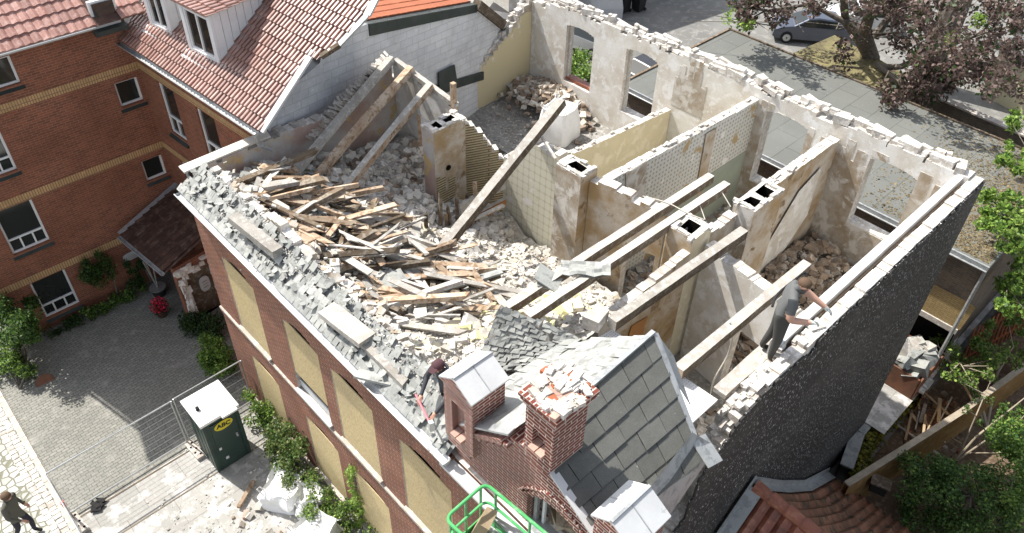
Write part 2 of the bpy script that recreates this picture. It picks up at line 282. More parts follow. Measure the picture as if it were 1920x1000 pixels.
# ------------------------------------------------------------------ mesh helpers
class MB:
    def __init__(s): s.v = []; s.f = []; s.m = []; s.r = []; s.uv = []; s.names = []; s.sm = []
    def mi(s, name):
        if name not in s.names: s.names.append(name)
        return s.names.index(name)
    def face(s, pts, mat, r=None, uv=None, smooth=False):
        pts = [V(p) for p in pts]
        i = len(s.v); s.v += pts; s.f.append(tuple(range(i, i+len(pts)))); s.m.append(s.mi(mat)); s.r.append(RND.random() if r is None else r); s.sm.append(smooth)
        if uv is None:
            n = (pts[1]-pts[0]).cross(pts[-1]-pts[0])
            if n.length < 1e-12 and len(pts) > 3: n = (pts[2]-pts[1]).cross(pts[3]-pts[2])
            n = n.normalized() if n.length > 1e-12 else V((0, 0, 1))
            if abs(n.z) > 0.985: t = V((1, 0, 0)); b = V((0, 1, 0))
            else: t = V((0, 0, 1)).cross(n).normalized(); b = n.cross(t)
            uv = [(p.dot(t), p.dot(b)) for p in pts]
        s.uv.append(uv)
    def hexa(s, p, mat, r=None, skip=(), mats=None):
        "p: 4 bottom (ccw from above) + 4 top; faces: bottom top s0 s1 s2 s3"
        r = RND.random() if r is None else r
        F6 = ((3, 2, 1, 0), (4, 5, 6, 7), (0, 1, 5, 4), (1, 2, 6, 5), (2, 3, 7, 6), (3, 0, 4, 7))
        for k, q in enumerate(F6):
            if k in skip: continue
            s.face([p[j] for j in q], mats[k] if mats else mat, r)
    def box(s, c, size, mat, M=None, r=None, jit=0, mats=None, skip=()):
        hx, hy, hz = size[0]/2, size[1]/2, size[2]/2
        P = [V((x, y, z)) for z in (-hz, hz) for x, y in ((-hx, -hy), (hx, -hy), (hx, hy), (-hx, hy))]
        if jit: P = [p + V((RND.uniform(-jit, jit)*hx, RND.uniform(-jit, jit)*hy, RND.uniform(-jit, jit)*hz)) for p in P]
        c = V(c)
        P = [(M @ p if M else p) + c for p in P]
        s.hexa(P, mat, r, skip, mats)
    def bar(s, a, b, w, h, mat, r=None, up=(0, 0, 1), mats=None):
        a = V(a); b = V(b); d = (b-a); L = d.length; d.normalize(); u = V(up); sd = d.cross(u)
        if sd.length < 1e-4: sd = d.cross(V((1, 0, 0)))
        sd.normalize(); u = sd.cross(d); M = Matrix((d, -sd, u)).transposed()
        s.box((a+b)/2, (L, w, h), mat, M, r, mats=mats)
    def tube(s, path, rr, mat, n=8, close=True, r=None):
        path = [V(p) for p in path]; rr = rr if isinstance(rr, (list, tuple)) else [rr]*len(path); rings = []
        r = RND.random() if r is None else r; prev = None
        for i, p in enumerate(path):
            d = (path[min(i+1, len(path)-1)] - path[max(i-1, 0)]).normalized()
            u = prev if prev is not None else (V((0, 0, 1)) if abs(d.z) < 0.9 else V((1, 0, 0)))
            a = d.cross(u).normalized(); b = a.cross(d).normalized(); prev = b
            rings.append([p + (a*math.cos(t) + b*math.sin(t))*rr[i] for t in [2*math.pi*k/n for k in range(n)]])
        for i in range(len(rings)-1):
            for k in range(n): s.face([rings[i][k], rings[i+1][k], rings[i+1][(k+1) % n], rings[i][(k+1) % n]], mat, r, smooth=True)
        if close: s.face(rings[0], mat, r); s.face(rings[-1][::-1], mat, r)
    def prism(s, pts, d, mat, r=None, side=None):
        "polygon pts extruded by vector d"
        pts = [V(p) for p in pts]; d = V(d); q = [p+d for p in pts]; r = RND.random() if r is None else r
        nrm = sum(((pts[i]-pts[0]).cross(pts[i+1]-pts[0]) for i in range(1, len(pts)-1)), V())
        if nrm.dot(d) > 0: pts, q = q, pts
        s.face(pts, mat, r); s.face(q[::-1], mat, r); n = len(pts)
        for i in range(n): s.face([pts[i], q[i], q[(i+1) % n], pts[(i+1) % n]], side or mat, r)
    def grid(s, P, mat, smooth=True, r=0.5, flip=False):
        for i in range(len(P)-1):
            for j in range(len(P[0])-1):
                q = [P[i][j], P[i+1][j], P[i+1][j+1], P[i][j+1]]
                s.face(q[::-1] if flip else q, mat, r() if callable(r) else r, smooth=smooth)
    def build(s, name, parent=None, weld=False, origin=None):
        me = bpy.data.meshes.new(name); o0 = V(origin) if origin else V()
        me.from_pydata([tuple(v-o0) for v in s.v], [], s.f); 
        for nme in s.names: me.materials.append(MATS[nme])
        me.polygons.foreach_set('material_index', s.m); me.polygons.foreach_set('use_smooth', s.sm)
        a = me.attributes.new('rnd', 'FLOAT', 'FACE'); a.data.foreach_set('value', s.r)
        ul = me.uv_layers.new(name='UVMap'); ul.data.foreach_set('uv', [c for f in s.uv for p in f for c in p])
        if weld:
            bm = bmesh.new(); bm.from_mesh(me); bmesh.ops.remove_doubles(bm, verts=bm.verts, dist=1e-4); bm.to_mesh(me); bm.free()
        me.update()
        o = bpy.data.objects.new(name, me); COL.objects.link(o); o.location = o0
        if parent is not None: put(o, parent)
        return o
def put(o, parent):
    o.parent = parent
    q = parent; loc = V(o.location)
    while q is not None: loc = loc - V(q.location); q = q.parent
    o.location = loc
def tag(o, label=None, cat=None, group=None, kind=None):
    if label: o['label'] = label
    if cat: o['category'] = cat
    if group: o['group'] = group
    if kind: o['kind'] = kind
    return o
def thing(name, label, cat, loc, group=None):
    o = bpy.data.objects.new(name, None); COL.objects.link(o); o.location = V(loc); o.empty_display_size = 0.2
    return tag(o, label, cat, group)
def copytree(root, loc, rz=0, label=None, group=None):
    def cp(o, par):
        c = o.copy(); COL.objects.link(c)
        if par is not None: c.parent = par; c.matrix_parent_inverse = o.matrix_parent_inverse
        for ch in [x for x in bpy.data.objects if x.parent == o]: cp(ch, c)
        return c
    r = cp(root, None); r.location = V(loc); r.rotation_euler = (0, 0, rz)
    if label: r['label'] = label
    if group: r['group'] = group
    return r
U = RND.uniform
def lerp(a, b, t): return a+(b-a)*t
def interp(tab, x):
    if x <= tab[0][0]: return tab[0][1]
    for (a, b), (c, d) in zip(tab, tab[1:]):
        if x <= c: return b+(d-b)*(x-a)/(c-a)
    return tab[-1][1]

def wall(mb, p0, p1, th, z0, top, mf, mb_, mt='mortar white', ops=(), step=0.24, q=0.077, jag=1, seed=0):
    """wall from p0 to p1 (2D); thickness th to the left of p0->p1.  mf = right-hand face, mb_ = left-hand face.
    top: number or [(u, z)], broken in brick steps; ops: (u0, u1, zb, zt or fn)"""
    rn = random.Random(seed+5); p0 = V((p0[0], p0[1], 0)); p1 = V((p1[0], p1[1], 0)); d = p1-p0; L = d.length; d.normalize(); nl = V((-d.y, d.x, 0))*th
    cuts = {0.0, L}
    for o in ops: cuts |= {o[0], o[1]}
    if callable(top) or isinstance(top, (list, tuple)) or jag:
        n = max(1, int(L/step)); cuts |= {round(L*i/n+ (rn.uniform(-.05, .05) if 0 < i < n else 0), 4) for i in range(n+1)}
    for o in ops:
        if callable(o[3]): cuts |= {lerp(o[0], o[1], k/10) for k in range(11)}
    cs = sorted(c for c in cuts if -1e-6 <= c <= L+1e-6); cc = [cs[0]]
    for c in cs[1:]:
        if c-cc[-1] > 0.02 or any(abs(c-o[k]) < 1e-6 for o in ops for k in (0, 1)):
            if c-cc[-1] > 1e-4: cc.append(c)
    def iv(u):
        zt = top if isinstance(top, (int, float)) else interp(top, u)
        if jag: zt += rn.choice((0, 0, 0, -q, q, -2*q, q*0.4))*jag
        r = [(z0, zt)]
        for o in ops:
            if o[0] < u < o[1]:
                h = o[3](u) if callable(o[3]) else o[3]; r = []
                if o[2] > z0: r.append((z0, o[2]))
                if h < zt: r.append((h, zt))
        return r
    ivs = [iv((a+b)/2) for a, b in zip(cc, cc[1:])]
    for k, (a, b) in enumerate(zip(cc, cc[1:])):
        A = p0+d*a; B = p0+d*b
        for (za, zb) in ivs[k]:
            P = lambda p, z, l: V((p.x, p.y, z)) + (nl if l else V())
            mb.face([P(A, za, 0), P(B, za, 0), P(B, zb, 0), P(A, zb, 0)], mf)
            mb.face([P(B, za, 1), P(A, za, 1), P(A, zb, 1), P(B, zb, 1)], mb_)
            mb.face([P(A, zb, 0), P(B, zb, 0), P(B, zb, 1), P(A, zb, 1)], mt)
            if za > z0+1e-3: mb.face([P(A, za, 1), P(B, za, 1), P(B, za, 0), P(A, za, 0)], mt)
            for (pp, kk, fl) in ((A, k-1, 0), (B, k+1, 1)):
                segs = [(za, zb)]
                if 0 <= kk < len(ivs):
                    for (ya, yb) in ivs[kk]:
                        ns = []
                        for (sa, sb) in segs:
                            if yb <= sa or ya >= sb: ns.append((sa, sb)); continue
                            if ya > sa: ns.append((sa, ya))
                            if yb < sb: ns.append((yb, sb))
                        segs = ns
                for (sa, sb) in segs:
                    if sb-sa < 1e-3: continue
                    qd = [P(pp, sa, 1), P(pp, sa, 0), P(pp, sb, 0), P(pp, sb, 1)]
                    mb.face(qd[::-1] if fl else qd, mt)
def loose_bricks(mb, p0, p1, th, zf, mat, n, seed=1, big=1.0):
    "broken courses left standing on a wall head"
    rn = random.Random(seed); p0 = V((*p0, 0)); p1 = V((*p1, 0)); d = p1-p0; L = d.length; d.normalize(); nl = V((-d.y, d.x, 0))
    for i in range(n):
        u = rn.uniform(0.02, 0.98)*L; t = rn.uniform(0.18, 0.82)*th; h = rn.choice((0.07, 0.075, 0.13, 0.2))*big
        ln = rn.choice((0.12, 0.24, 0.24, 0.4, 0.55))*big; c = p0+d*u+nl*t
        z = zf(u) if callable(zf) else zf
        M = Matrix.Rotation(math.atan2(d.y, d.x)+rn.gauss(0, 0.14), 3, 'Z') @ Matrix.Rotation(rn.gauss(0, 0.05), 3, 'Y')
        mb.box((c.x, c.y, z+h/2-0.02), (ln, 0.115*rn.choice((1, 1, 2))*big, h), mat, M, jit=0.12)
# ================================================================== GROUND
def sheet(name, x0, x1, y0, y1, z, mat, n=1):
    m = MB(); m.face([(x0, y0, z), (x1, y0, z), (x1, y1, z), (x0, y1, z)], mat, 0.5); o = m.build(name); tag(o, kind='structure'); return o
GZ = -3.4                                                          # the garden and yard lie a storey below the street
m = MB()
for (x0, x1, y0, y1, z) in ((-250, 9, -250, 300, -.014), (9, 300, 12, 300, -.014), (32.3, 300, -250, 12, -.014), (9, 32.3, -250, 12, GZ-.014)):
    m.face([(x0, y0, z), (x1, y0, z), (x1, y1, z), (x0, y1, z)], 'asphalt', .5)
m.face([(9, -250, 0), (9, 12, 0), (9, 12, GZ-.1), (9, -250, GZ-.1)], 'old dark brick'); m.face([(32.3, -250, -.014), (32.3, -250, GZ-.1), (32.3, 12, GZ-.1), (32.3, 12, -.014)], 'old dark brick'); m.face([(9, 12, 0), (33, 12, 0), (33, 12, GZ-.1), (9, 12, GZ-.1)], 'old dark brick')
tag(m.build('ground'), kind='structure')
sheet('courtyard', -0.47, 7.5, 16.36, 24, 0.0, 'paving brick')
sheet('pavement', -0.47, 5.2, -6, 16.36, 0.0, 'pavers concrete')
sheet('cobbled_road', -14, -0.62, -10, 45, -0.005, 'cobbles')
m = MB()
y = -6.0
while y < 34: m.box((-0.545, y+0.5, 0.0), (0.15, 0.985, 0.09), 'stone coping', r=U(0, 1)); y += 1.0
tag(m.build('kerb'), kind='structure')
m = MB()                                                            # gutter setts beside the kerb
for k in range(2):
    y = -4.0
    while y < 30:
        l = U(.15, .22); m.box((-0.74-k*0.2, y+l/2, 0.0), (0.17, l-0.025, 0.05), 'mortar white', r=U(0.0, 0.5), jit=0.12); y += l
tag(m.build('gutter_setts'), kind='structure')
m = MB()
for (yy, w_) in ((16.3, 0.05), (15.08, 0.04)): m.box((2.35, yy, 0.004), (5.6, w_, 0.012), 'old dark brick')
tag(m.build('drain_channel'), kind='structure')
sheet('garden_soil', 13, 32.25, -18, 2.9, GZ, 'soil')
sheet('back_yard', 20.76, 32.25, 2.95, 11.9, -2.2, 'pavers concrete')

# ================================================================== THE HALF DEMOLISHED HOUSE
HX, HY = 5.2, 3.66
house = thing('demolition_house', 'half demolished red brick house, roof gone, rooms full of rubble open to the sky', 'house', (HX, 10, 0))
UPW = [(15.93, 14.36), (13.0, 11.5), (10.98, 9.42), (8.47, 6.83)]
LOW = [(15.8, 14.33), (12.96, 11.45), (10.72, 9.3), (8.3, 6.8)]
ops = []
for (a, b) in UPW: ops.append((17.15-a, 17.15-b, 3.95, (lambda a, b: (lambda u: 6.46+0.24*(1-((u-(17.15-(a+b)/2))/((a-b)/2))**2)))(a, b)))
m = MB()
# upper and lower storey as two lifts of one wall (butted at the string course)
wall(m, (HX, 17.15), (HX, 3.2), 0.4, 3.72, 7.82, 'facade brick', 'plaster white', ops=ops, jag=0, step=50)
ops2 = [(17.15-a, 17.15-b, 0.45, (lambda a, b: (lambda u: 2.84+0.2*(1-((u-(17.15-(a+b)/2))/((a-b)/2))**2)))(a, b)) for a, b in LOW]
wall(m, (HX, 17.15), (HX, 3.2), 0.4, 0.0, 3.72, 'facade brick', 'plaster white', ops=ops2, jag=0, step=50)
m.build('front_wall', house)
m = MB(); m.box((HX-0.02, 10.2, 3.80), (0.07, 13.92, 0.07), 'stone coping'); m.box((HX-0.012, 10.2, 3.66), (0.05, 13.9, 0.08), 'facade brick'); m.build('string_course', house)
m = MB(); m.box((HX-0.03, 10.2, 0.15), (0.06, 13.9, 0.30), 'stone coping'); m.build('plinth', house)
def boarded(a, b, z0, z1, rise, zb, sillmat, dx=0.13):
    c = (a+b)/2; hw = (a-b)/2; mm = MB(); pts = []
    mm.prism([(HX+.012, c+hw-.012, zb), (HX+.012, c+hw-.012, z1+.02), (HX+.012, c-hw+.012, z1-.03), (HX+.012, c-hw+.012, zb)], (0.022, 0, 0), 'osb board')
    o = mm.build('boarded_window', house)
    k_ = MB(); k_.face([(HX+.3, c+hw, z0), (HX+.3, c-hw, z0), (HX+.3, c-hw, z1+rise+.1), (HX+.3, c+hw, z1+rise+.1)], 'hole dark'); k_.build('dark_backing', o)  # near-black sheet paints the shade seen through the arch gap
    s_ = MB(); s_.box((HX-0.03, c, z0-0.03), (0.12, 2*hw+0.1, 0.05), sillmat); s_.build('window_sill', o); return o
for i, (a, b) in enumerate(UPW): boarded(a, b, 3.97, 6.5, 0.13, 4.62 if i == 1 else 4.0, 'zinc white' if i == 1 else 'stone coping')
m = MB(); c = (UPW[1][0]+UPW[1][1])/2; hw = (UPW[1][0]-UPW[1][1])/2
m.box((HX+0.10, c, 4.12), (0.03, 2*hw, 0.26), 'zinc white'); m.box((HX+0.17, c, 4.43), (0.02, 2*hw, 0.38), 'glass dark'); m.build('window_frame', house)
for i, (a, b) in enumerate(LOW): boarded(a, b, 0.47, 2.86, 0.12, 0.5 if i != 3 else 1.0, 'stone coping')
# eaves gutter and cornice
m = MB(); m.box((HX-0.06, 11.95, 7.78), (0.14, 10.55, 0.10), 'facade brick')
def half_tube(mb, a, b, r, mat, n=7, tilt=0):
    a = V(a); b = V(b); d = (b-a).normalized(); sd = d.cross(V((0, 0, 1))).normalized()
    ring = lambda p, rr: [p + sd*math.cos(t)*rr + V((0, 0, 1))*math.sin(t)*rr for t in [math.pi+math.pi*k/n for k in range(n+1)]]
    for rr, fl in ((r, 0), (r*0.9, 1)):
        A = ring(a, rr); B = ring(b, rr)
        for k in range(n): q = [A[k], B[k], B[k+1], A[k+1]]; mb.face(q[::-1] if fl else q, mat, 0.5, smooth=True)
    for e in (a, b):
        A = ring(e, r); mb.face(A, mat, .5)
    for k in (0, -1):
        A, B = ring(a, r)[k], ring(b, r)[k]; mb.tube([A, B], 0.014, mat, 6)
m.build('cornice', house)
m = MB(); half_tube(m, (HX-0.215, 17.2, 7.93), (HX-0.215, 6.62, 7.93), 0.085, 'zinc white'); m.build('rain_gutter', house)

# party wall towards the neighbour, its head capped in cement at the street end
m = MB(); wall(m, (HX+0.42, 17.2), (12.2, 17.62), 0.36, 0, [(0, 8.35), (2.3, 8.3), (4.2, 8.05), (5, 7.6), (6.6, 8.6)], 'pink plaster', 'house brick', jag=0.6, seed=3); m.build('party_wall', house)
m = MB(); m.prism([(HX+.1, 17.22, 8.36), (7.75, 17.3, 8.34), (7.8, 17.6, 8.36), (HX+.1, 17.52, 8.38)], (0, 0, 0.05), 'plaster white'); m.build('wall_capping', house)
# timber framed end of the spine wall, plastered, with a doorway
m = MB(); wall(m, (12.05, 17.6), (12.2, 15.0), 0.14, 4.6, [(0, 8.95), (2.6, 8.55)], 'plaster white', 'plaster stain', mt='wood tan', ops=[(0.95, 1.75, 4.7, 7.6)], jag=0.5, seed=8)
m.build('spine_wall_end', house)
m = MB(); m.bar((12.1, 17.55, 9.0), (12.25, 14.95, 8.6), 0.16, 0.14, 'wood grey'); m.bar((12.2, 15.02, 6), (12.2, 15.02, 9.3), 0.13, 0.13, 'wood tan'); m.bar((12.13, 16.7, 7.7), (12.13, 16.7, 8.9), 0.1, 0.1, 'wood grey'); m.build('wall_plate', house)
# toothed brick cross wall beside it
m = MB(); wall(m, (8.9, 17.35), (12.02, 17.64), 0.28, 4.6, [(0, 7.6), (0.7, 7.9), (3.1, 9.0)], 'pink plaster', 'raw wall brick', jag=1.2, seed=4, step=0.13); m.build('toothed_wall', house)
m = MB()
for i in range(52):
    t = i/51; M = Matrix.Rotation(0.75+U(-.2, .2), 3, 'Y') @ Matrix.Rotation(U(-.3, .3), 3, 'X')
    m.box((8.9+t*3.1, 17.5+t*0.26+U(-.05, .05), lerp(7.75, 9.05, t)+U(-.05, .07)), (0.25, 0.24, 0.07), 'mortar white', M, jit=0.12)
m.build('torn_brick_edge', house)

# spine wall with ogee wallpaper
m = MB(); wall(m, (12.95, 13.75), (13.1, 11.55), 0.34, 4.0, [(0, 7.15), (0.55, 7.5), (0.7, 8.05), (1.1, 8.2), (2.2, 8.1)], 'ogee wallpaper', 'plaster white', jag=0.7, seed=6, step=0.16)
m.build('wallpapered_wall', house)
m = MB(); wall(m, (13.05, 10.6), (13.42, 8.35), 0.3, 4.0, [(0, 8.1), (2.2, 8.0)], 'plaster brown', 'plaster white', ops=[(1.25, 2.15, 4.05, 6.6)], jag=0.6, seed=7); m.build('spine_wall', house)
m = MB(); wall(m, (13.42, 8.3), (13.3, 7.75), 0.3, 4.0, 8.0, 'plaster brown', 'plaster white', jag=0.6, seed=9)
wall(m, (13.3, 7.1), (12.95, 4.12), 0.3, 4.0, [(0, 7.95), (1.2, 7.9), (2.9, 7.75)], 'plaster white', 'plaster stain', ops=[(1.35, 2.2, 4.05, 6.3)], jag=0.5, seed=10); m.build('spine_wall', house)
def chimney(x0, x1, y0, y1, z0, z1, flues, mats, top='mortar white', name='chimney_stack', ragged=0.05):
    mm = MB(); xs = sorted({x0, x1} | {v for f in flues for v in f[:2]}); ys = sorted({y0, y1} | {v for f in flues for v in f[2:]})
    dz = lambda: U(-ragged, ragged)
    zs = {(i, j): z1+dz() for i in range(len(xs)) for j in range(len(ys))}
    inside = lambda x, y: any(f[0] < x < f[1] and f[2] < y < f[3] for f in flues)
    for i in range(len(xs)-1):
        for j in range(len(ys)-1):
            P = [(xs[i], ys[j], zs[i, j]), (xs[i+1], ys[j], zs[i+1, j]), (xs[i+1], ys[j+1], zs[i+1, j+1]), (xs[i], ys[j+1], zs[i, j+1])]
            if inside((xs[i]+xs[i+1])/2, (ys[j]+ys[j+1])/2):
                for a in range(4):
                    p, q_ = V(P[a]), V(P[(a+1) % 4]); mm.face([q_, p, p-V((0, 0, 1.2)), q_-V((0, 0, 1.2))], 'hole dark')
                mm.face([V(p)-V((0, 0, 1.0)) for p in P], 'hole dark')
            else: mm.face(P, top)
    E = lambda i, j: V((xs[i], ys[j], zs[i, j])); nx, ny = len(xs)-1, len(ys)-1
    for i in range(nx):
        for (j, k, fl) in ((0, 1, 0), (ny, 3, 1)):
            a, b = E(i, j), E(i+1, j); q_ = [V((a.x, a.y, z0)), V((b.x, b.y, z0)), b, a]; mm.face(q_[::-1] if fl else q_, mats[0 if not fl else 2])
    for j in range(ny):
        for (i, k, fl) in ((0, 1, 1), (nx, 3, 0)):
            a, b = E(i, j), E(i, j+1); q_ = [V((a.x, a.y, z0)), V((b.x, b.y, z0)), b, a]; mm.face(q_[::-1] if fl else q_, mats[3 if fl else 1])
    for i in range(14):
        e = RND.choice(('x', 'y')); x = U(x0, x1); y = RND.choice((y0+0.07, y1-0.07)) if e == 'x' else U(y0, y1)
        if e == 'y': x = RND.choice((x0+0.07, x1-0.07))
        if inside(x, y): continue
        mm.box((x, y, z1+0.02), (0.2 if e == 'x' else 0.11, 0.11 if e == 'x' else 0.2, U(.04, .09)), top, Matrix.Rotation(U(-.15, .15), 3, 'Z'), jit=0.15)
    return mm.build(name, house)
# a: tall stack left standing alone, with a ragged wing behind
chimney(10.98, 12.1, 14.42, 14.92, 5.0, 8.5, [(11.1, 11.38, 14.53, 14.8), (11.6, 11.9, 14.55, 14.8)], ['plaster brown', 'plaster stain', 'plaster stain', 'pink plaster'])
m = MB(); wall(m, (12.1, 14.72), (13.5, 14.1), 0.3, 4.6, [(0, 8.4), (0.3, 8.15), (0.9, 7.3), (1.45, 6.7)], 'lathed wall', 'raw wall brick', jag=1, seed=12, step=0.13); m.build('ragged_wing_wall', house)
m = MB(); m.tube([(11.45, 14.40, 7.15), (11.45, 14.46, 7.15)], 0.085, 'hole dark', 12); m.build('flue_hole', house)
m = MB(); wall(m, (11.02, 14.40), (11.9, 14.40), 0.015, 5.2, [(0, 7.1), (.35, 6.6), (.55, 6.9), (.9, 6.0)], 'lathed wall', 'lathed wall', 'lathed wall', jag=1.5, seed=31, step=.12); m.build('torn_wallpaper', house)
chimney(12.72, 13.35, 10.62, 11.5, 4.0, 8.25, [(12.86, 13.2, 10.78, 11.25)], ['plaster brown', 'plaster stain', 'plaster stain', 'plaster stain'])
chimney(14.9, 16.25, 6.88, 7.46, 4.0, 8.2, [(15.05, 15.42, 7.0, 7.33), (15.62, 16.05, 7.0, 7.36)], ['plaster brown', 'plaster stain', 'plaster stain', 'plaster stain'])
chimney(12.86, 13.6, 7.2, 7.92, 4.0, 8.25, [(13.05, 13.42, 7.38, 7.75)], ['plaster cream', 'plaster stain', 'plaster stain', 'plaster brown'])

# rear wall with four tall openings
BX = 20.35
BT = [(0, 7.5), (0.5, 7.6), (2, 7.95), (16, 8.2)]
bo = []
for (a, b, zb, zt) in ((18.35, 17.0, 5.0, 7.25), (15.5, 14.1, 4.95, 7.4), (9.87, 8.46, 4.95, 7.5), (6.48, 5.1, 5.25, 7.5)):
    bo.append((20.2-a, 20.2-b, zb, (lambda c, h, zt: (lambda u: zt+0.12*(1-((u-c)/h)**2)))(20.2-(a+b)/2, (a-b)/2, zt)))
m = MB(); wall(m, (BX, 20.2), (BX, 3.96), 0.42, GZ, BT, 'plaster white', 'facade brick', ops=bo, jag=0.8, seed=13)
m.build('rear_wall', house)
m = MB(); loose_bricks(m, (BX+0.05, 20.1), (BX+0.05, 3.9), 0.36, lambda u: interp(BT, u), 'mortar white', 150, 3, 1.15)
loose_bricks(m, (BX+0.1, 20.0), (BX+0.1, 4.0), 0.3, lambda u: interp(BT, u)+0.1, 'mortar white', 60, 9, 1.1); tag(m.build('loose_wall_head', house), kind='stuff')
m = MB(); wall(m, (BX-0.012, 9.9+0.6), (BX-0.012, 3.8), 0.012, 4.0, [(0, 7.5), (6, 7.5)], 'plaster stain', 'plaster stain', ops=[(0.63, 2.04, 4.9, 7.6), (4.02, 5.4, 5.2, 7.6)], jag=4, seed=21, step=0.2); m.build('bared_plaster', house)
m = MB(); wall(m, (BX-0.012, 13.35), (BX-0.012, 12.1), 0.012, 6.2, [(0, 7.4), (.4, 7.9), (.9, 7.9), (1.2, 7.3)], 'plaster stain', 'plaster stain', jag=3, seed=22, step=.1); m.build('bared_plaster', house)
m = MB()
for (a, b, zb) in ((18.35, 17.0, 5.0),):
    for k in range(7): m.box((BX+0.3, lerp(a-0.1, b+0.1, k/6), zb+0.05), (0.36, 0.19, 0.1), 'tile red', Matrix.Rotation(0.12, 3, 'Y'), jit=.05)
m.build('tiled_sill', house)
m = MB()
for (a, b, zb, zt) in ((18.35, 17.0, 5.0, 7.3), (15.5, 14.1, 4.95, 7.4)): m = MB(); m.box((BX+0.2, a-0.04, (zb+zt)/2), (0.1, 0.07, zt-zb), 'wood grey'); m.build('window_post', house)
m.build('window_post', house) if False else None

# party wall of the rear left room: broken down in steps
m = MB(); wall(m, (13.8, 20.0), (BX, 20.2), 0.38, 0, [(0, 4.9), (2.2, 5.0), (3.2, 5.3), (4.1, 6.0), (5.2, 6.6), (6.0, 7.3), (6.5, 7.6)], 'plaster stain', 'raw wall brick', jag=0.8, seed=14, step=0.2)
m.build('party_wall', house)
m = MB(); wall(m, (17.1, 20.085), (BX-0.02, 20.18), 0.012, 4.05, [(0, 5.0), (0.4, 5.5), (1.2, 6.15), (2.2, 6.7), (2.75, 7.2), (3.2, 7.2)], 'knit wallpaper', 'knit wallpaper', 'knit wallpaper', jag=0.3, seed=15, step=.2); m.build('knit_wallpaper', house)
m = MB(); loose_bricks(m, (13.9, 20.05), (BX, 20.25), 0.34, lambda u: interp([(0, 4.9), (2.2, 5.0), (3.2, 5.3), (4.1, 6.0), (5.2, 6.6), (6.0, 7.3), (6.5, 7.6)], u), 'mortar white', 70, 6); tag(m.build('loose_wall_head', house), kind='stuff')

# partitions
m = MB(); wall(m, (14.7, 13.3), (BX-.02, 13.3), 0.2, 4.0, [(0, 6.5), (1.5, 6.3), (5.6, 6.0)], 'plaster cream', 'plaster white', jag=0.12, seed=16); wall(m, (13.4, 12.9), (14.7, 13.3), 0.2, 4.0, [(0, 7.2), (1.3, 6.5)], 'plaster brown', 'plaster white', jag=0.4, seed=17); m.build('cream_partition', house)
P2T = [(0, 8.05), (7, 7.75)]
m = MB(); wall(m, (13.4, 10.22), (BX-.02, 10.22), 0.26, 4.0, P2T, 'dotted wallpaper', 'plaster cream', jag=0.15, seed=18); m.build('partition', house)
m = MB(); m.box((18.3, 10.208, 4.95), (4.0, 0.012, 1.9), 'green dado' if 'green dado' in MATS else 'slate pale'); m.build('dado_panel', house)
m = MB(); m.prism([(17.6, 10.19, 7.7), (18.1, 10.19, 7.7), (18.15, 10.19, 5.6), (18.0, 10.19, 5.2), (17.7, 10.19, 5.5)], (0, -0.01, 0), 'plaster brown'); m.build('bared_plaster', house); m = MB(); m.prism([(14.0, 10.2, 8), (14.9, 10.2, 8), (15.0, 10.2, 6.6), (14.3, 10.2, 6.5)], (0, -0.008, 0), 'plaster stain'); m.build('bared_plaster', house)
m = MB(); wall(m, (16.2, 7.32), (BX-.02, 7.46), 0.3, 4.0, [(0, 7.95), (4, 7.7)], 'plaster brown', 'plaster white', jag=0.18, seed=19)
wall(m, (13.6, 7.3), (14.9, 7.3), 0.25, 4.0, 7.9, 'plaster stain', 'plaster stain', jag=0.5, seed=20)
wall(m, (9.7, 7.2), (12.86, 7.2), 0.22, 4.0, [(0, 7.6), (3, 7.85)], 'plaster brown', 'plaster stain', jag=0.3, seed=23); m.build('partition', house)
m = MB(); m.prism([(16.9, 7.31, 4.1), (17.2, 7.31, 5.6), (18.3, 7.34, 6.9), (19.4, 7.37, 7.2), (19.5, 7.37, 5.4), (18.3, 7.34, 4.3)], (0, -0.012, 0), 'plaster white')
m.build('torn_wallpaper', house)
m = MB(); loose_bricks(m, (13.5, 10.25), (BX-.1, 10.25), 0.22, lambda u: interp(P2T, u)-.03, 'mortar white', 46, 12, .5); loose_bricks(m, (16.2, 7.35), (BX-.1, 7.5), 0.26, lambda u: interp([(0, 7.95), (4, 7.7)], u)-.03, 'mortar white', 36, 13, .5)
loose_bricks(m, (14.8, 13.32), (BX-.1, 13.32), 0.18, lambda u: interp([(0, 6.5), (1.5, 6.3), (5.6, 6.0)], u), 'mortar white', 18, 14, .4); tag(m.build('loose_wall_head', house), kind='stuff')

# end gable hung with black slate, masonry core with a groove along its head
GT = [(0, 5.0), (3.35, 5.6), (3.65, 7.0), (4.1, 7.45), (4.6, 7.9), (5.3, 8.05), (15.6, 8.13)]
m = MB(); wall(m, (5.62, HY+0.03), (20.75, HY+0.03), 0.27, GZ, GT, 'mortar white', 'plaster stain', jag=0.35, seed=24, step=.2)
wall(m, (11.6, HY+0.42), (20.75, HY+0.42), 0.2, 4.0, 8.14, 'plaster white', 'plaster white', 'zinc white', jag=0, step=90)
wall(m, (8.2, HY+0.302), (11.6, HY+0.302), 0.2, 4.0, [(0, 5.2), (1, 6.6), (1.7, 7.5), (3.4, 7.95)], 'mortar white', 'plaster white', jag=0.5, seed=29, step=.2)
g_ = m.build('gable_wall', house)
m = MB(); wall(m, (5.2, HY-0.02), (20.75, HY-0.02), 0.045, GZ, [(0, 5.0), (3.3, 5.5), (3.6, 6.95), (4.1, 7.4), (4.7, 7.85), (5.3, 8.0), (6.7, 7.92), (7.0, 7.75), (7.3, 8.02), (15.6, 8.06)], 'slate cladding', 'slate cladding', 'slate cladding', jag=0.5, seed=25, step=.12); m.build('slate_cladding', house)
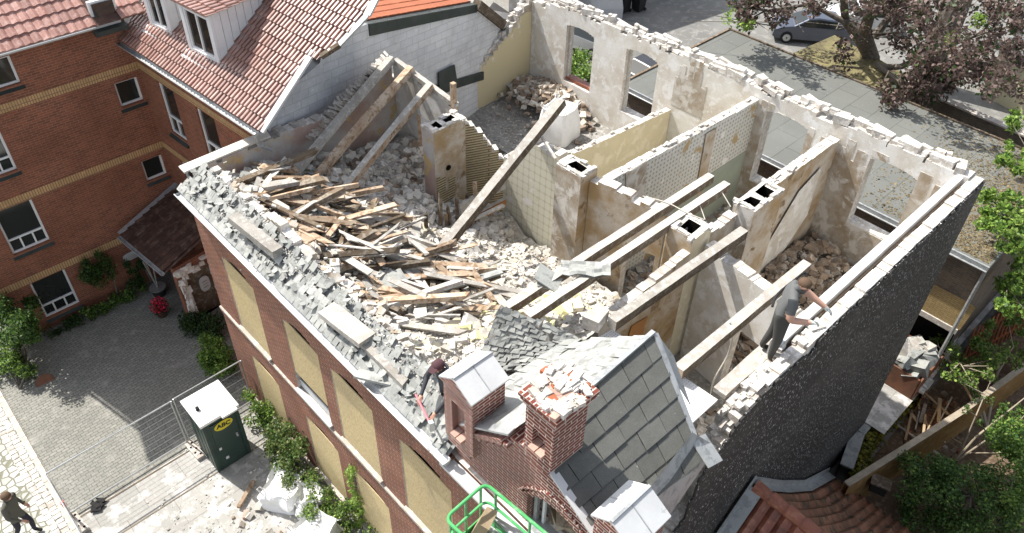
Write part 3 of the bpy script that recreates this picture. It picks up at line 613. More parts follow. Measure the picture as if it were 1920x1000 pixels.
m = MB(); loose_bricks(m, (9.2, HY+0.05), (13.0, HY+0.05), 0.42, lambda u: interp(GT, u+3.6)-.05, 'mortar white', 60, 15, .62); m.box((16.4, HY+0.37, 7.98), (7.6, 0.03, 0.03), 'wood tan'); tag(m.build('loose_wall_head', house), kind='stuff')
m = MB(); m.box((20.6, 4.3, 8.25), (0.5, 0.24, 0.22), 'stone coping', Matrix.Rotation(0.3, 3, 'Z')); m.build('corner_stone', house)

# floors
m = MB(); hole = [(15.2, 17.15), (16.3, 17.15), (16.25, 18.85), (15.2, 18.85)]
def flr(x0, x1, y0, y1): m.box(((x0+x1)/2, (y0+y1)/2, 3.9), (x1-x0, y1-y0, 0.2), 'concrete floor', r=.5)
flr(13.1, 15.0, 13.3, 20.0); flr(15.0, 16.35, 13.3, 16.8); flr(15.0, 16.35, 19.3, 20.0); flr(16.35, BX, 13.3, 20.15)
flr(13.1, BX, 4.1, 13.3); flr(5.6, 13.1, 4.1, 17.2)
m.build('upper_floor', house)
m = MB()
for yy in (17.2, 17.95, 18.7): m.bar((14.6, yy, 3.86), (16.5, yy, 3.86), 0.17, 0.2, 'wood grey')
m.box((15.7, 18, 1.0), (1.4, 2.6, 0.1), 'hole dark'); m.build('floor_joists', house)
m = MB(); m.prism([(8.4, 6.95, 7.86), (9.62, 6.8, 7.86), (9.75, 4.2, 7.86), (8.2, 4.2, 7.86)], (0, 0, 0.05), 'pierced board'); m.build('ceiling_board', house)
m = MB(); m.prism([(10.35, 7.19, 4.1), (11.0, 7.19, 4.1), (11.5, 7.19, 6.7), (10.9, 7.19, 6.8)], (0, -0.025, 0), 'wood orange'); m.build('plywood_panel', house)

# slated skirt of the old front roof, along the gutter
m = MB(); rn = random.Random(5); yy = 17.15; A0 = V((HX-0.16, 0, 7.98)); sl = V((0.72, 0, 0.62)).normalized()
for row in range(7):
    y = 17.2 - row*0.05
    while y > 6.7:
        keep = 1.0-0.09*row-(0.2 if 12.2 < y < 14.8 else 0)
        if y < 8.9: keep -= 0.25
        if rn.random() < keep:
            wd = rn.uniform(.13, .2); c = A0 + sl*(0.08+row*0.135) + V((0, y, 0)) + V((0, 0, 0.008*rn.random()+.006))
            M = Matrix.Rotation(-math.atan2(0.62, 0.72)+rn.gauss(0, .02), 3, 'Y') @ Matrix.Rotation(rn.gauss(0, .02+.025*row), 3, 'Z')
            m.box(c, (0.2, wd-.008, 0.008), 'slate grey' if rn.random() < .75 else 'slate pale', M, jit=.1)
        y -= 0.165
m.build('slate_eaves', house)
m = MB(); m.face([(HX-.13, 17.15, 7.93), (HX-.13, 6.7, 7.93), (HX+.60, 6.7, 8.52), (HX+.60, 17.15, 8.52)], 'slate grey'); m.face([(HX+.60, 17.15, 8.50), (HX+.60, 6.7, 8.50), (HX+.62, 6.7, 7.4), (HX+.62, 17.15, 7.4)], 'wood grey'); m.build('eaves_boarding', house)
m = MB(); wall(m, (HX+.62, 16.9), (HX+.62, 8.9), 0.22, 7.6, [(0, 8.45), (2, 8.3), (3.4, 8.6), (5, 8.2), (8, 8.3)], 'plaster stain', 'mortar white', jag=1.6, seed=27, step=.25); m.build('kneeling_wall', house)
# ------------------------------------------------------------------ street pediment with piers, chimney and slated roof
PX = 5.28
pier = lambda *a: None
m = MB()
# wall of the pediment: stepped outline, segment-headed window
ZR = lambda y: interp([(3.15, 9.35), (4.75, 10.05), (5.3, 9.95), (6.7, 8.85)], y)
top_u = [(0, ZR(6.72)-.2), (1.4, ZR(5.3)-.2), (1.97, ZR(4.75)-.2), (3.5, ZR(3.2)-.3)]
arch = lambda u: 8.55+0.45*(1-((u-2.5)/0.72)**2)
wall(m, (PX, 6.72), (PX, 3.2), 0.36, 7.78, top_u, 'gable brick', 'mortar white', 'gable brick', ops=[(1.82, 3.18, 7.8, arch)], jag=0, step=.12)
m.build('pediment', house)
m = MB()                                                           # soldier course round the window head
for k in range(19):
    u = 1.72+1.56*k/18; z = 8.55+0.45*(1-((u-2.5)/0.78)**2); ang = -math.atan(-2*0.45*(u-2.5)/0.78**2)
    m.box((PX-.012, 6.72-u, z+0.13), (0.05, 0.072, 0.24), 'gable brick', Matrix.Rotation(-ang*.6, 3, 'X'))
m.build('window_arch', house)
m = MB(); m.box((PX+.16, 4.82, 8.2), (0.07, .07, .95), 'zinc'); m.box((PX+.2, 4.68, 8.2), (0.05, .05, .95), 'white paint'); m.box((PX+.1, 4.2, 7.80), (0.3, 1.35, .05), 'zinc')
m.build('window_frame', house)
m = MB()
for i in range(26):
    M = Matrix.Rotation(U(-1, 1), 3, 'X') @ Matrix.Rotation(U(-1, 1), 3, 'Z') @ Matrix.Rotation(U(-1, 1), 3, 'Y')
    m.box((PX+U(.35, .85), U(3.6, 4.75), 7.82+U(0, .35)), (U(.2, .5), U(.2, .5), .04), RND.choice(('plaster stain', 'plaster brown', 'rubble dust')), M, jit=.4)
m.build('plaster_rubble', house)
m = MB(); m.box((PX-.22, 5.0, 7.74), (0.24, 3.6, 0.06), 'zinc white'); m.box((PX-.1, 5.0, 7.66), (.2, 3.6, .1), 'gable brick'); m.build('zinc_ledge', house)
def pierbox(y0, y1, x0, x1, z0, z1, cap=None, niche=True):
    mm = MB(); yc = (y0+y1)/2; d = 0.12
    mm.box(((x0+d+x1)/2, yc, (z0+z1)/2), (x1-x0-d, y1-y0, z1-z0), 'gable brick')
    if niche:                                                       # slim recessed panel in the street face
        wv = (y1-y0)*0.27
        for (a, b) in ((y0, y0+wv), (y1-wv, y1)): mm.box((x0+d/2, (a+b)/2, (z0+z1)/2), (d, b-a, z1-z0), 'gable brick')
        mm.box((x0+d/2, yc, z1-.2), (d, y1-y0-2*wv, .4), 'gable brick'); mm.box((x0+d/2, yc, z0+.12), (d, y1-y0-2*wv, .24), 'gable brick')
        for s in (-1, 1): mm.box((x0+d/2-.03, yc+s*.075, z0+.27), (d+.1, .13, .06), 'pink brick')
    else: mm.box((x0+d/2, yc, (z0+z1)/2), (d, y1-y0, z1-z0), 'gable brick')
    mm.box((x0+.14, yc, z0-.06), (.28, (y1-y0)*.8, .12), 'gable brick'); mm.box((x0+.19, yc, z0-.17), (.2, (y1-y0)*.6, .1), 'gable brick')
    return mm
def cap(o, y0, y1, x0, x1, z, h):
    c = MB(); e = .05; ym = lerp(y0, y1, .56); t = .035
    a, b = (x0-e, y0-e), (x1+e, y1+e)
    P0, P1, P2, P3 = V((x0-e, y0-e, z)), V((x1+e, y0-e, z)), V((x1+e, y1+e, z)), V((x0-e, y1+e, z)); R0, R1 = V((x0-e, ym, z+h)), V((x1+e, ym, z+h))
    c.prism([P0, P1, R1, R0], (0, 0, t), 'zinc white'); c.prism([P3, R0+V((0, .002, 0)), R1+V((0, .002, 0)), P2], (0, 0, t), 'zinc white')
    c.bar(R0+V((0, 0, t)), R1+V((0, 0, t)), .05, .03, 'zinc'); c.bar(lerp(P0, P1, .5)+V((0, 0, t)), lerp(R0, R1, .5)+V((0, 0, t)), .018, .012, 'zinc'); c.bar(lerp(P3, P2, .5)+V((0, 0, t)), lerp(R0, R1, .5)+V((0, 0, t)), .018, .012, 'zinc'); c.face([P3, P0, R0], 'gable brick'); c.face([P1, P2, R1], 'gable brick'); c.build('zinc_cap', o)
o = pierbox(6.07, 6.79, 5.12, 5.84, 8.5, 10.0).build('pier', house); cap(o, 6.07, 6.79, 5.12, 5.84, 10.0, .26)
o = pierbox(2.75, 3.43, 5.12, 5.84, 8.5, 10.0, niche=False).build('pier', house); cap(o, 2.75, 3.43, 5.12, 5.84, 10.0, .26)
# broken middle chimney of red brick
mm = pierbox(4.34, 4.91, 5.15, 5.83, 10.0, 11.1)
for k in range(3): mm.box((5.5, 4.625, 11.14+.077*k), (.76+.05*k, .66+.05*k, .075), 'gable brick', jit=.01)
o = mm.build('chimney_stack', house)
mm = MB()
for i in range(75):
    x = U(5.14, 5.86); y = U(4.31, 4.94); top_ = 10.6-.16*max(0, abs(x-5.85)-.1)
    mm.box((x, y, 11.345+U(0, .045)), (U(.1, .25), U(.08, .13), U(.05, .10)), RND.choice(('mortar white',)*10+('tile orange', 'pink brick', 'rubble chunk')), Matrix.Rotation(RND.choice((0, 1.57))+U(-.3, .3), 3, 'Z'), jit=.25)
for i in range(22):
    mm.box((U(5.5, 5.82), U(4.5, 4.9), 11.385+U(0, .05)), (U(.12, .25), U(.08, .13), U(.06, .10)), RND.choice(('mortar white',)*5+('tile orange',)), Matrix.Rotation(U(-.3, .3), 3, 'Z'), jit=.25)
mm.tube([(5.38, 4.48, 11.32), (5.38, 4.48, 11.37)], .07, 'pink brick', 12); mm.tube([(5.38, 4.48, 11.36), (5.38, 4.48, 11.378)], .05, 'hole dark', 12)
mm.build('broken_chimney_head', o)
# zinc coping and slates left of the chimney
m = MB()
m.prism([(PX-.12, 6.44, 9.02), (PX-.12, 5.27, 9.93), (PX+.02, 5.27, 9.96), (PX+.02, 6.44, 9.05)], (0, 0, .05), 'zinc')
m.box((PX-.06, 5.85, 9.28), (.12, 1.1, .1), 'gable brick', Matrix.Rotation(-.66, 3, 'X'))
for k in range(7): m.box((PX-.05, 6.3-k*.16, 8.86+k*.124), (.12, .08, .1), 'gable brick')
m.build('pediment_coping', house)
m = MB()
def slope_slates(mb, A, B, C, D, nu, nv, mat, lift=.012, jit=.05, drop=0.0, mats=None):
    A, B, C, D = map(V, (A, B, C, D)); rn = random.Random(nu*31+nv)
    nrm = (B-A).cross(D-A).normalized()
    if nrm.z < 0: nrm = -nrm
    P = lambda u, v: lerp(lerp(A, B, u), lerp(D, C, u), v)
    for j in range(nv):
        for i in range(-1, nu+1):
            off = .5*(j % 2); u0 = (i+off)/nu; u1 = (i+1+off)/nu; u0 = max(0, u0); u1 = min(1, u1)
            if u1-u0 < .02 or rn.random() < drop: continue
            v0 = j/nv; v1 = min(1, (j+1.25)/nv); g = .006/ max(.1, (B-A).length)*1
            l0 = lift*2.2*rn.uniform(.8, 1.3); l1 = lift*.6
            q = [P(u0+g, v0)+nrm*l0, P(u1-g, v0)+nrm*l0, P(u1-g, v1)+nrm*l1, P(u0+g, v1)+nrm*l1]
            if jit: q = [p + V((rn.uniform(-jit, jit), rn.uniform(-jit, jit), rn.uniform(0, jit)))*.35 for p in q]
            if (q[1]-q[0]).cross(q[3]-q[0]).dot(nrm) < 0: q = q[::-1]
            mm_ = mats[rn.randrange(len(mats))] if mats else mat
            mb.face(q, mm_, rn.random()); b = [p-nrm*lift for p in q]
            for k in range(4): mb.face([q[k], b[k], b[(k+1) % 4], q[(k+1) % 4]][::-1] if (q[1]-q[0]).cross(q[3]-q[0]).dot(nrm) < 0 else [b[k], b[(k+1) % 4], q[(k+1) % 4], q[k]], mm_, 0)
# right hand slope, big slates in seven lifts
RA, RC, RD = (PX-.02, 3.36, 9.2), (8.2, 4.92, 10.28), (PX-.02, 4.86, 10.12)
RB = tuple(onPl(1316, 862, RA, (V(RD)-V(RA)).cross(V(RC)-V(RA)).normalized()))
m = MB(); slope_slates(m, RA, RB, RC, RD, 5, 6, 'slate plain', lift=.02, jit=0)
A, B, C_, D = map(V, (RA, RB, RC, RD)); m.face([A-V((0, 0, .03)), B-V((0, 0, .03)), C_-V((0, 0, .03)), D-V((0, 0, .03))], 'hole dark'); m.face([A, B, (B.x, B.y+.15, 7.8), (A.x+.3, A.y+.15, 7.8)], 'slate grey'); m.face([B, C_, (C_.x-.05, C_.y, 8.0), (B.x-.05, B.y+.1, 8.0)], 'wood grey')
m.build('dormer_roof_slope', house)
m = MB(); m.bar(V(RA)+V((0, 0, .03)), V(RD)+V((0, 0, .03)), .14, .03, 'zinc white', up=(0, -.7, .7)); m.bar(V(RD)+V((.4, .05, .06)), V(RC)+V((0, .03, .06)), .08, .05, 'zinc'); m.bar(V(RB)+V((0.02, 0, .03)), V(RC)+V((.02, 0, .03)), .1, .03, 'zinc', up=(0, -.7, .7))
m.prism([V(RC)+V((.02, .02, .06)), V(RC)+V((.26, -.3, -.5)), V(RC)+V((.12, -.9, -1.15)), V(RC)+V((.02, -.6, -.75))], (0, 0, .02), 'zinc'); m.build('zinc_flashing', house)
m = MB(); m.prism([V(RB)+V((.05, .3, .35)), V(RB)+V((.55, .05, -.25)), V(RB)+V((-.9, -.1, -.7)), V(RB)+V((-2.6, -.05, -.2)), V(RB)+V((-1.6, .1, .25))], (0, 0, .02), 'zinc'); m.box(V(RB)+V((.2, .05, .0)), (.5, .5, .03), 'zinc', Matrix.Rotation(.5, 3, 'Y') @ Matrix.Rotation(.4, 3, 'X')); m.build('valley_gutter', house)
# left slope: mostly stripped, slates slipped
m = MB(); LA, LB, LC, LD = (PX+.9, 6.7, 8.95), (8.3, 6.9, 8.45), (8.2, 5.0, 10.2), (PX+.9, 5.0, 10.1)
m.face([V(LA)-V((0, 0, .03)), V(LD)-V((0, 0, .03)), V(LC)-V((0, 0, .03)), V(LB)-V((0, 0, .03))], 'slate pale')
slope_slates(m, LB, LA, LD, LC, 7, 6, 'slate pale', lift=.010, jit=.05, drop=.05, mats=['slate pale', 'slate pale', 'slate grey'])
m.prism([(PX+.02, 6.43, 9.06), (PX+.02, 5.27, 9.97), (PX+1.0, 5.2, 10.03), (PX+1.0, 6.43, 9.12)], (0, 0, .02), 'slate pale')
m.face([LB, LC, (8.2, 4.95, 8.0), (8.3, 6.9, 8.0)], 'wood grey'); m.build('dormer_roof_slope', house)
# toppled piece of slated roof with its diagonal pattern
m = MB(); TA, TB, TC, TD = at(885, 700, 8.1), at(1015, 690, 8.2), at(1085, 632, 8.25), at(938, 572, 9.0)
slope_slates(m, TA, TB, TC, TD, 10, 12, 'slate pale', lift=.012, jit=.08, drop=.06, mats=['slate pale', 'slate pale', 'slate grey']); m.face([p-V((0, 0, .03)) for p in (TA, TB, TC, TD)], 'wood grey')
m.face([p-V((0, 0, .02)) for p in (TA, at(900, 690, 7.6), at(935, 580, 8.2), TD)], 'slate grey'); m.build('collapsed_roof_patch', house)

# ================================================================== RUBBLE (uncountable masonry)
CP = [(5.7, 17, 7.9), (5.7, 13, 7.95), (5.7, 9, 7.9), (5.7, 7.2, 7.9), (7, 16.6, 7.75), (7, 14.5, 7.75), (7, 12, 7.7), (7, 10, 7.65), (7, 8.4, 7.7), (8.5, 16.8, 7.3), (8.5, 14.5, 7.1), (8.5, 12, 7.0), (8.5, 10, 7.1), (8.3, 8, 7.75),
      (10, 16.8, 6.9), (10, 14.5, 6.5), (10, 12.5, 6.3), (10, 10.5, 6.5), (10, 8.6, 7.0), (9.4, 7.4, 7.5), (11.4, 16.8, 6.6), (11.4, 15.2, 6.1), (11.4, 13.4, 5.8), (11.4, 11.5, 5.7), (11.3, 9.8, 5.9), (11.3, 8.2, 6.4), (12.8, 16.5, 6.0), (12.8, 14, 5.2), (12.8, 12.3, 4.95), (12.8, 11, 5.0), (12.9, 9.5, 5.0), (12.7, 8, 5.0), (7.0, 6.5, 7.8), (8.3, 6.8, 7.9)]
CPA = np.array(CP)
def hz(x, y):
    d = (CPA[:, 0]-x)**2+(CPA[:, 1]-y)**2+.05; w_ = 1/d**2; return float((w_*CPA[:, 2]).sum()/w_.sum())
from mathutils import noise as mno
def hzn(x, y): return hz(x, y)+.16*mno.noise(V((x*1.1, y*1.1, 3)))+.09*mno.noise(V((x*3.1, y*3.1, 7)))+.04*mno.noise(V((x*8, y*8, 1)))
m = MB(); N = 100; X0, X1, Y0, Y1 = 5.66, 12.92, 7.25, 17.3
def inb(x, y): return True
P = [[V((lerp(X0, X1, i/N), lerp(Y0, Y1, j/130), hzn(lerp(X0, X1, i/N), lerp(Y0, Y1, j/130)))) for j in range(131)] for i in range(N+1)]
m.grid(P, 'rubble dust')
def chunks(mb, n, area, size, mats, zf, seed, flat=.7, lift=.0):
    rn = random.Random(seed)
    for i in range(n):
        x, y = area(rn); s_ = rn.choice(size)*rn.uniform(.7, 1.4)
        M = Matrix.Rotation(rn.uniform(0, 6.3), 3, 'Z') @ Matrix.Rotation(rn.gauss(0, .35), 3, 'X') @ Matrix.Rotation(rn.gauss(0, .35), 3, 'Y')
        hh = s_*rn.uniform(.35, .8)*flat
        P = [V((sx*s_*.5*rn.uniform(.6, 1), sy*s_*.5*rn.uniform(.4, .9), sz*hh*.5*rn.uniform(.6, 1))) for sz in (-1, 1) for sx, sy in ((-1, -1), (1, -1), (1, 1), (-1, 1))]
        c = V((x, y, zf(x, y)+hh*.25+lift)); mb.hexa([M @ p + c for p in P], mats[rn.randrange(len(mats))], rn.random(), skip=(0,))
RUB = ['rubble chunk']*5+['mortar white']*3+['plaster cream']
def rect(a, b, c, d): return lambda rn: (rn.uniform(a, b), rn.uniform(c, d))
chunks(m, 9000, rect(5.8, 12.85, 7.4, 17.1), (.035, .05, .05, .07, .09, .13, .18), RUB, hzn, 1)
chunks(m, 420, rect(6.6, 12.0, 15.0, 17.1), (.22, .24, .26), ['rubble chunk', 'mortar white', 'brown rubble', 'rubble chunk'], hzn, 2, 1.0)
chunks(m, 260, rect(8.2, 12.6, 12.6, 15.4), (.2, .24, .26), ['rubble chunk', 'mortar white'], hzn, 3, 1.0)
chunks(m, 80, rect(5.8, 8.5, 7.5, 10.5), (.1, .16, .24), ['mortar white', 'rubble chunk'], hzn, 4, .6); chunks(m, 4200, rect(5.8, 10.5, 7.4, 11.5), (.025, .035, .05, .07), RUB, hzn, 44); chunks(m, 46, rect(6.2, 10.5, 7.8, 12.5), (.3, .45), ['plaster white', 'plaster cream', 'mortar white'], hzn, 45, .22)
chunks(m, 26, rect(7.3, 9.0, 7.6, 9.5), (.2, .3), ['insulation yellow'], hzn, 5, .6)
chunks(m, 30, rect(9.2, 11.2, 7.6, 9.2), (.2, .35), ['insulation yellow', 'plaster cream'], hzn, 6, .5)
chunks(m, 1700, rect(6.1, 8.9, 10.3, 16.3), (.05, .08, .12, .18), ['slate grey', 'wood dark', 'brown rubble', 'slate plain', 'wood grey'], hzn, 46, .6)  # dark chunks stand in for the shadowed gaps under the boards
tag(m.build('masonry_rubble'), 'pale heap of broken plaster, mortar and brick filling the street side rooms', 'rubble', kind='stuff')
m = MB()
def pile(cx, cy, rx, ry, h, z0): return lambda x, y: z0+h*max(0, 1-((x-cx)/rx)**2-((y-cy)/ry)**2)
zf = pile(19.7, 18.6, 2.0, 2.4, .7, 4.0)
chunks(m, 420, lambda rn: (20.3-abs(rn.gauss(0, .85)), min(20.05, max(15.6, rn.gauss(18.6, 1.0)))), (.16, .22, .25, .28), ['brown rubble', 'brown rubble', 'rubble chunk'], zf, 8, 1.0)
chunks(m, 1800, rect(13.4, 20.2, 13.6, 20.0), (.03, .05, .05, .09), ['concrete floor', 'rubble chunk', 'concrete floor'], lambda x, y: 4.0 if not (15.1 < x < 16.4 and 16.8 < y < 19.2) else 2.0, 9)
chunks(m, 160, rect(19.0, 20.3, 13.6, 15.6), (.06, .1, .16), ['mortar white'], lambda x, y: 4.0, 10)
tag(m.build('brick_rubble'), 'brown broken bricks and grit on the floor of the rear left room', 'rubble', kind='stuff')
m = MB()
zf2 = lambda x, y: 4.0+.5*max(0, 1-((x-17.8)/3.4)**2-((y-6.9)/1.5)**2)
chunks(m, 520, lambda rn: (rn.uniform(14.2, 20.2), min(7.2, max(4.3, rn.gauss(6.3, .7)))), (.14, .2, .25, .26), ['brown rubble'], zf2, 11, 1.0)
chunks(m, 2200, rect(13.3, 20.2, 4.3, 7.2), (.04, .06, .08, .12), ['brown rubble', 'rubble chunk', 'brown rubble'], zf2, 12)
chunks(m, 700, rect(13.5, 20.2, 7.8, 10.1), (.06, .1, .18, .24), ['brown rubble', 'brown rubble', 'rubble chunk'], lambda x, y: 4.0, 13)
chunks(m, 500, rect(8.5, 12.8, 4.2, 7.0), (.06, .1, .18, .24), ['brown rubble', 'rubble chunk', 'mortar white'], lambda x, y: 4.0, 14)
tag(m.build('brick_rubble'), 'dark brown brick rubble on the floors of the rooms by the slate hung gable', 'rubble', kind='stuff')
m = MB()
chunks(m, 620, lambda rn: (rn.uniform(1.2, 5.1), rn.gauss(13.0, 1.6)), (.025, .035, .05, .08), ['mortar white', 'rubble chunk', 'concrete floor', 'concrete floor'], lambda x, y: 0.0, 15)
chunks(m, 26, lambda rn: (rn.uniform(2.6, 4.6), rn.uniform(10, 13.5)), (.16, .22), ['brown rubble', 'rubble chunk'], lambda x, y: 0.0, 16, 1)
tag(m.build('plaster_crumbs'), 'plaster crumbs and brick bits scattered on the pavement in front of the house', 'rubble', kind='stuff')
# loose slate shards along the eaves and over the heap
m = MB(); rn = random.Random(77)
def shard(mb, c, s_, mat, tilt=.5):
    M = Matrix.Rotation(rn.uniform(0, 6.3), 3, 'Z') @ Matrix.Rotation(rn.gauss(0, tilt), 3, 'X') @ Matrix.Rotation(rn.gauss(0, tilt), 3, 'Y')
    n = rn.choice((4, 4, 5)); a0 = rn.uniform(0, 6)
    pts = [M @ V((math.cos(a0+6.283*k/n)*s_*rn.uniform(.55, 1), math.sin(a0+6.283*k/n)*s_*.7*rn.uniform(.55, 1), 0)) + V(c) for k in range(n)]
    nr = (pts[1]-pts[0]).cross(pts[2]-pts[0]); mb.prism(pts, nr.normalized()*.012, mat)
for i in range(110):
    y = rn.uniform(6.9, 17.1); x = HX-.1+abs(rn.gauss(0, .38)); shard(m, (x, y, 7.98+max(0, min(.62, (x-HX+.16)*.86))+rn.uniform(.02, .12)), rn.choice((.08, .12, .16)), rn.choice(('slate grey', 'slate pale')), .2)
for i in range(190):
    x = rn.uniform(5.9, 8.6); y = rn.uniform(10.2, 16.9); shard(m, (x, y, hzn(x, y)+rn.uniform(.02, .16)), rn.choice((.1, .15, .2, .26)), rn.choice(('slate grey', 'slate pale', 'slate grey')), .3)
chunks(m, 1300, lambda r_: (HX+.6-abs(r_.gauss(0, .3)), r_.uniform(6.9, 17)), (.025, .035, .05), ['mortar white', 'slate pale'], lambda x, y: 7.98+max(0, min(.55, (x-HX+.16)*.8)), 19)
chunks(m, 260, lambda r_: (HX+.62+abs(r_.gauss(0, .22)), r_.uniform(8.9, 16.9)), (.1, .16, .22), ['mortar white', 'plaster stain'], lambda x, y: 8.3, 20)
tag(m.build('slate_shards'), 'grey slate shards strewn along the eaves and across the timber heap', 'rubble', kind='stuff')
# ================================================================== TIMBERS
def timber(name, a, b, w_, h_, mat, label, cat, group=None, roll=0.0, endmat=None, splinter=0.0, bend=0.0):
    """a single beam or board as its own object, lying from a to b"""
    a = V(a); b = V(b); L = (b-a).length; mm = MB(); n = max(2, int(L/.45)); rn = random.Random(int(L*977+a.x*131+a.y*37))
    rr = rn.random(); pts = []
    for i in range(n+1):
        t = i/n; cx = L*(t-.5); sag = bend*math.sin(math.pi*t); k = 1-.0*t
        e = rn.uniform(-1, 1)*.003
        yy, zz = w_/2*(1+rn.uniform(-.05, .05)), h_/2*(1+rn.uniform(-.05, .05))
        xs = [cx]*4
        if i in (0, n) and splinter: xs = [cx + (-1 if i == 0 else 1)*rn.uniform(-1, .6)*splinter for _ in range(4)]
        pts.append([V((xs[0], -yy, -zz+e-sag)), V((xs[1], yy, -zz+e-sag)), V((xs[2], yy, zz+e-sag)), V((xs[3], -yy, zz+e-sag))])
    for i in range(n):
        for k in range(4):
            q = [pts[i][k], pts[i+1][k], pts[i+1][(k+1) % 4], pts[i][(k+1) % 4]]
            u0, u1 = pts[i][k].x, pts[i+1][k].x
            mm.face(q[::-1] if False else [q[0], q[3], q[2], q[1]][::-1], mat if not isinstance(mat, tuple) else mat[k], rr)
    em = endmat or (mat if not isinstance(mat, tuple) else mat[0])
    mm.face(pts[0][::-1], em, rr); mm.face(pts[-1], em, rr)
    bmx = mm.build(name); me = bmx.data; bm = bmesh.new(); bm.from_mesh(me); bmesh.ops.remove_doubles(bm, verts=bm.verts, dist=1e-5); bmesh.ops.recalc_face_normals(bm, faces=bm.faces); bm.to_mesh(me); bm.free()
    d = (b-a).normalized(); sd = d.cross(V((0, 0, 1))).normalized(); up = sd.cross(d); M = Matrix((d, -sd, up)).transposed() @ Matrix.Rotation(roll, 3, 'X')
    bmx.matrix_world = Matrix.Translation((a+b)/2) @ M.to_4x4()
    return tag(bmx, label, cat, group)
JG = 'joists spanning the open rooms'
JM = ('wood dark', 'wood grey', 'wood grey', 'wood dark')  # shade on the underside and near side is put into the wood colour
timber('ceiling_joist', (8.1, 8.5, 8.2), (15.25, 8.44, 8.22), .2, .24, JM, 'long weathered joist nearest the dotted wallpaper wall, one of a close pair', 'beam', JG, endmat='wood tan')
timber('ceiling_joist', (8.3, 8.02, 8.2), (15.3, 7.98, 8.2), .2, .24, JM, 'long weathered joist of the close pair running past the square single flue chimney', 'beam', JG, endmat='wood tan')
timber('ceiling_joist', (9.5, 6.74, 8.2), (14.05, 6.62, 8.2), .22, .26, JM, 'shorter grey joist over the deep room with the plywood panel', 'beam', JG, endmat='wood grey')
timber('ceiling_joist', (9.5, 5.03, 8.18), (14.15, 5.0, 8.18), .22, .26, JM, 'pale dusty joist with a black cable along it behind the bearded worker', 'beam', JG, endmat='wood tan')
timber('wooden_plank', (10.05, 4.34, 7.72), (12.3, 4.34, 7.72), .3, .12, 'wood grey', 'short pale plank beside the gable head that the bearded worker stands on', 'plank', endmat='wood grey')
RG = 'three rafters leaning on the timber framed wall'
r_ = [((545, 335), 7.45, (735, 110), 9.08, ('wood grey', 'wood grey', 'wood grey', 'wood grey'), 'pale grey leaning rafter, outermost of three, by the white block wall'),
      ((595, 330), 7.35, (772, 128), 9.02, ('wood grey', 'wood grey', 'wood tan', 'wood tan'), 'brownish middle rafter of the three leaning on the timber framed wall'),
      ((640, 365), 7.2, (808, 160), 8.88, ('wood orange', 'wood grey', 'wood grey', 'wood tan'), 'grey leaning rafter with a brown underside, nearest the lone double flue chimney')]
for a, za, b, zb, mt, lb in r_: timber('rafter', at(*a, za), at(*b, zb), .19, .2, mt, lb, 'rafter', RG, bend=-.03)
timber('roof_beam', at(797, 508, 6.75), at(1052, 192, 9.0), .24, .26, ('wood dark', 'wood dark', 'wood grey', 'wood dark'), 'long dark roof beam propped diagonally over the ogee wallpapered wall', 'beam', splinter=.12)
timber('roof_beam', at(1112, 245, 7.4), at(1040, 330, 7.9) if False else at(1095, 300, 7.4), .06, .06, 'wood grey', 'thin grey lath leaning against the top of the ogee wallpapered wall', 'lath') if False else None
timber('wooden_lath', at(1010, 248, 8.5), at(1042, 298, 8.2), .06, .06, 'wood grey', 'thin grey lath slanting down from the long dark roof beam', 'lath')
# stud remains: splintered uprights on a sole plate with an orange sawn face
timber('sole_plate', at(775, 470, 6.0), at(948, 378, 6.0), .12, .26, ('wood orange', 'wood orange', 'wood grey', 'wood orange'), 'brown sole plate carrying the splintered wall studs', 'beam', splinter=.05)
for i, (px, py, hgt, wd) in enumerate(((775, 468, .75, .13), (800, 452, .78, .1), (826, 432, 1.0, .11), (838, 424, .45, .1), (858, 414, .95, .11), (880, 402, .55, .1), (893, 396, .85, .1), (790, 460, .3, .08), (845, 424, .6, .08))):
    p = at(px, py, 6.05)
    timber('wall_stud', p, p+V((U(-.12, .12), U(-.1, .1), hgt*1.25)), wd, wd*.8, 'wood dark' if i % 3 else 'wood tan', 'splintered upright stud sticking out of the rubble beside the long dark beam', 'stud', 'splintered wall studs', splinter=.14)
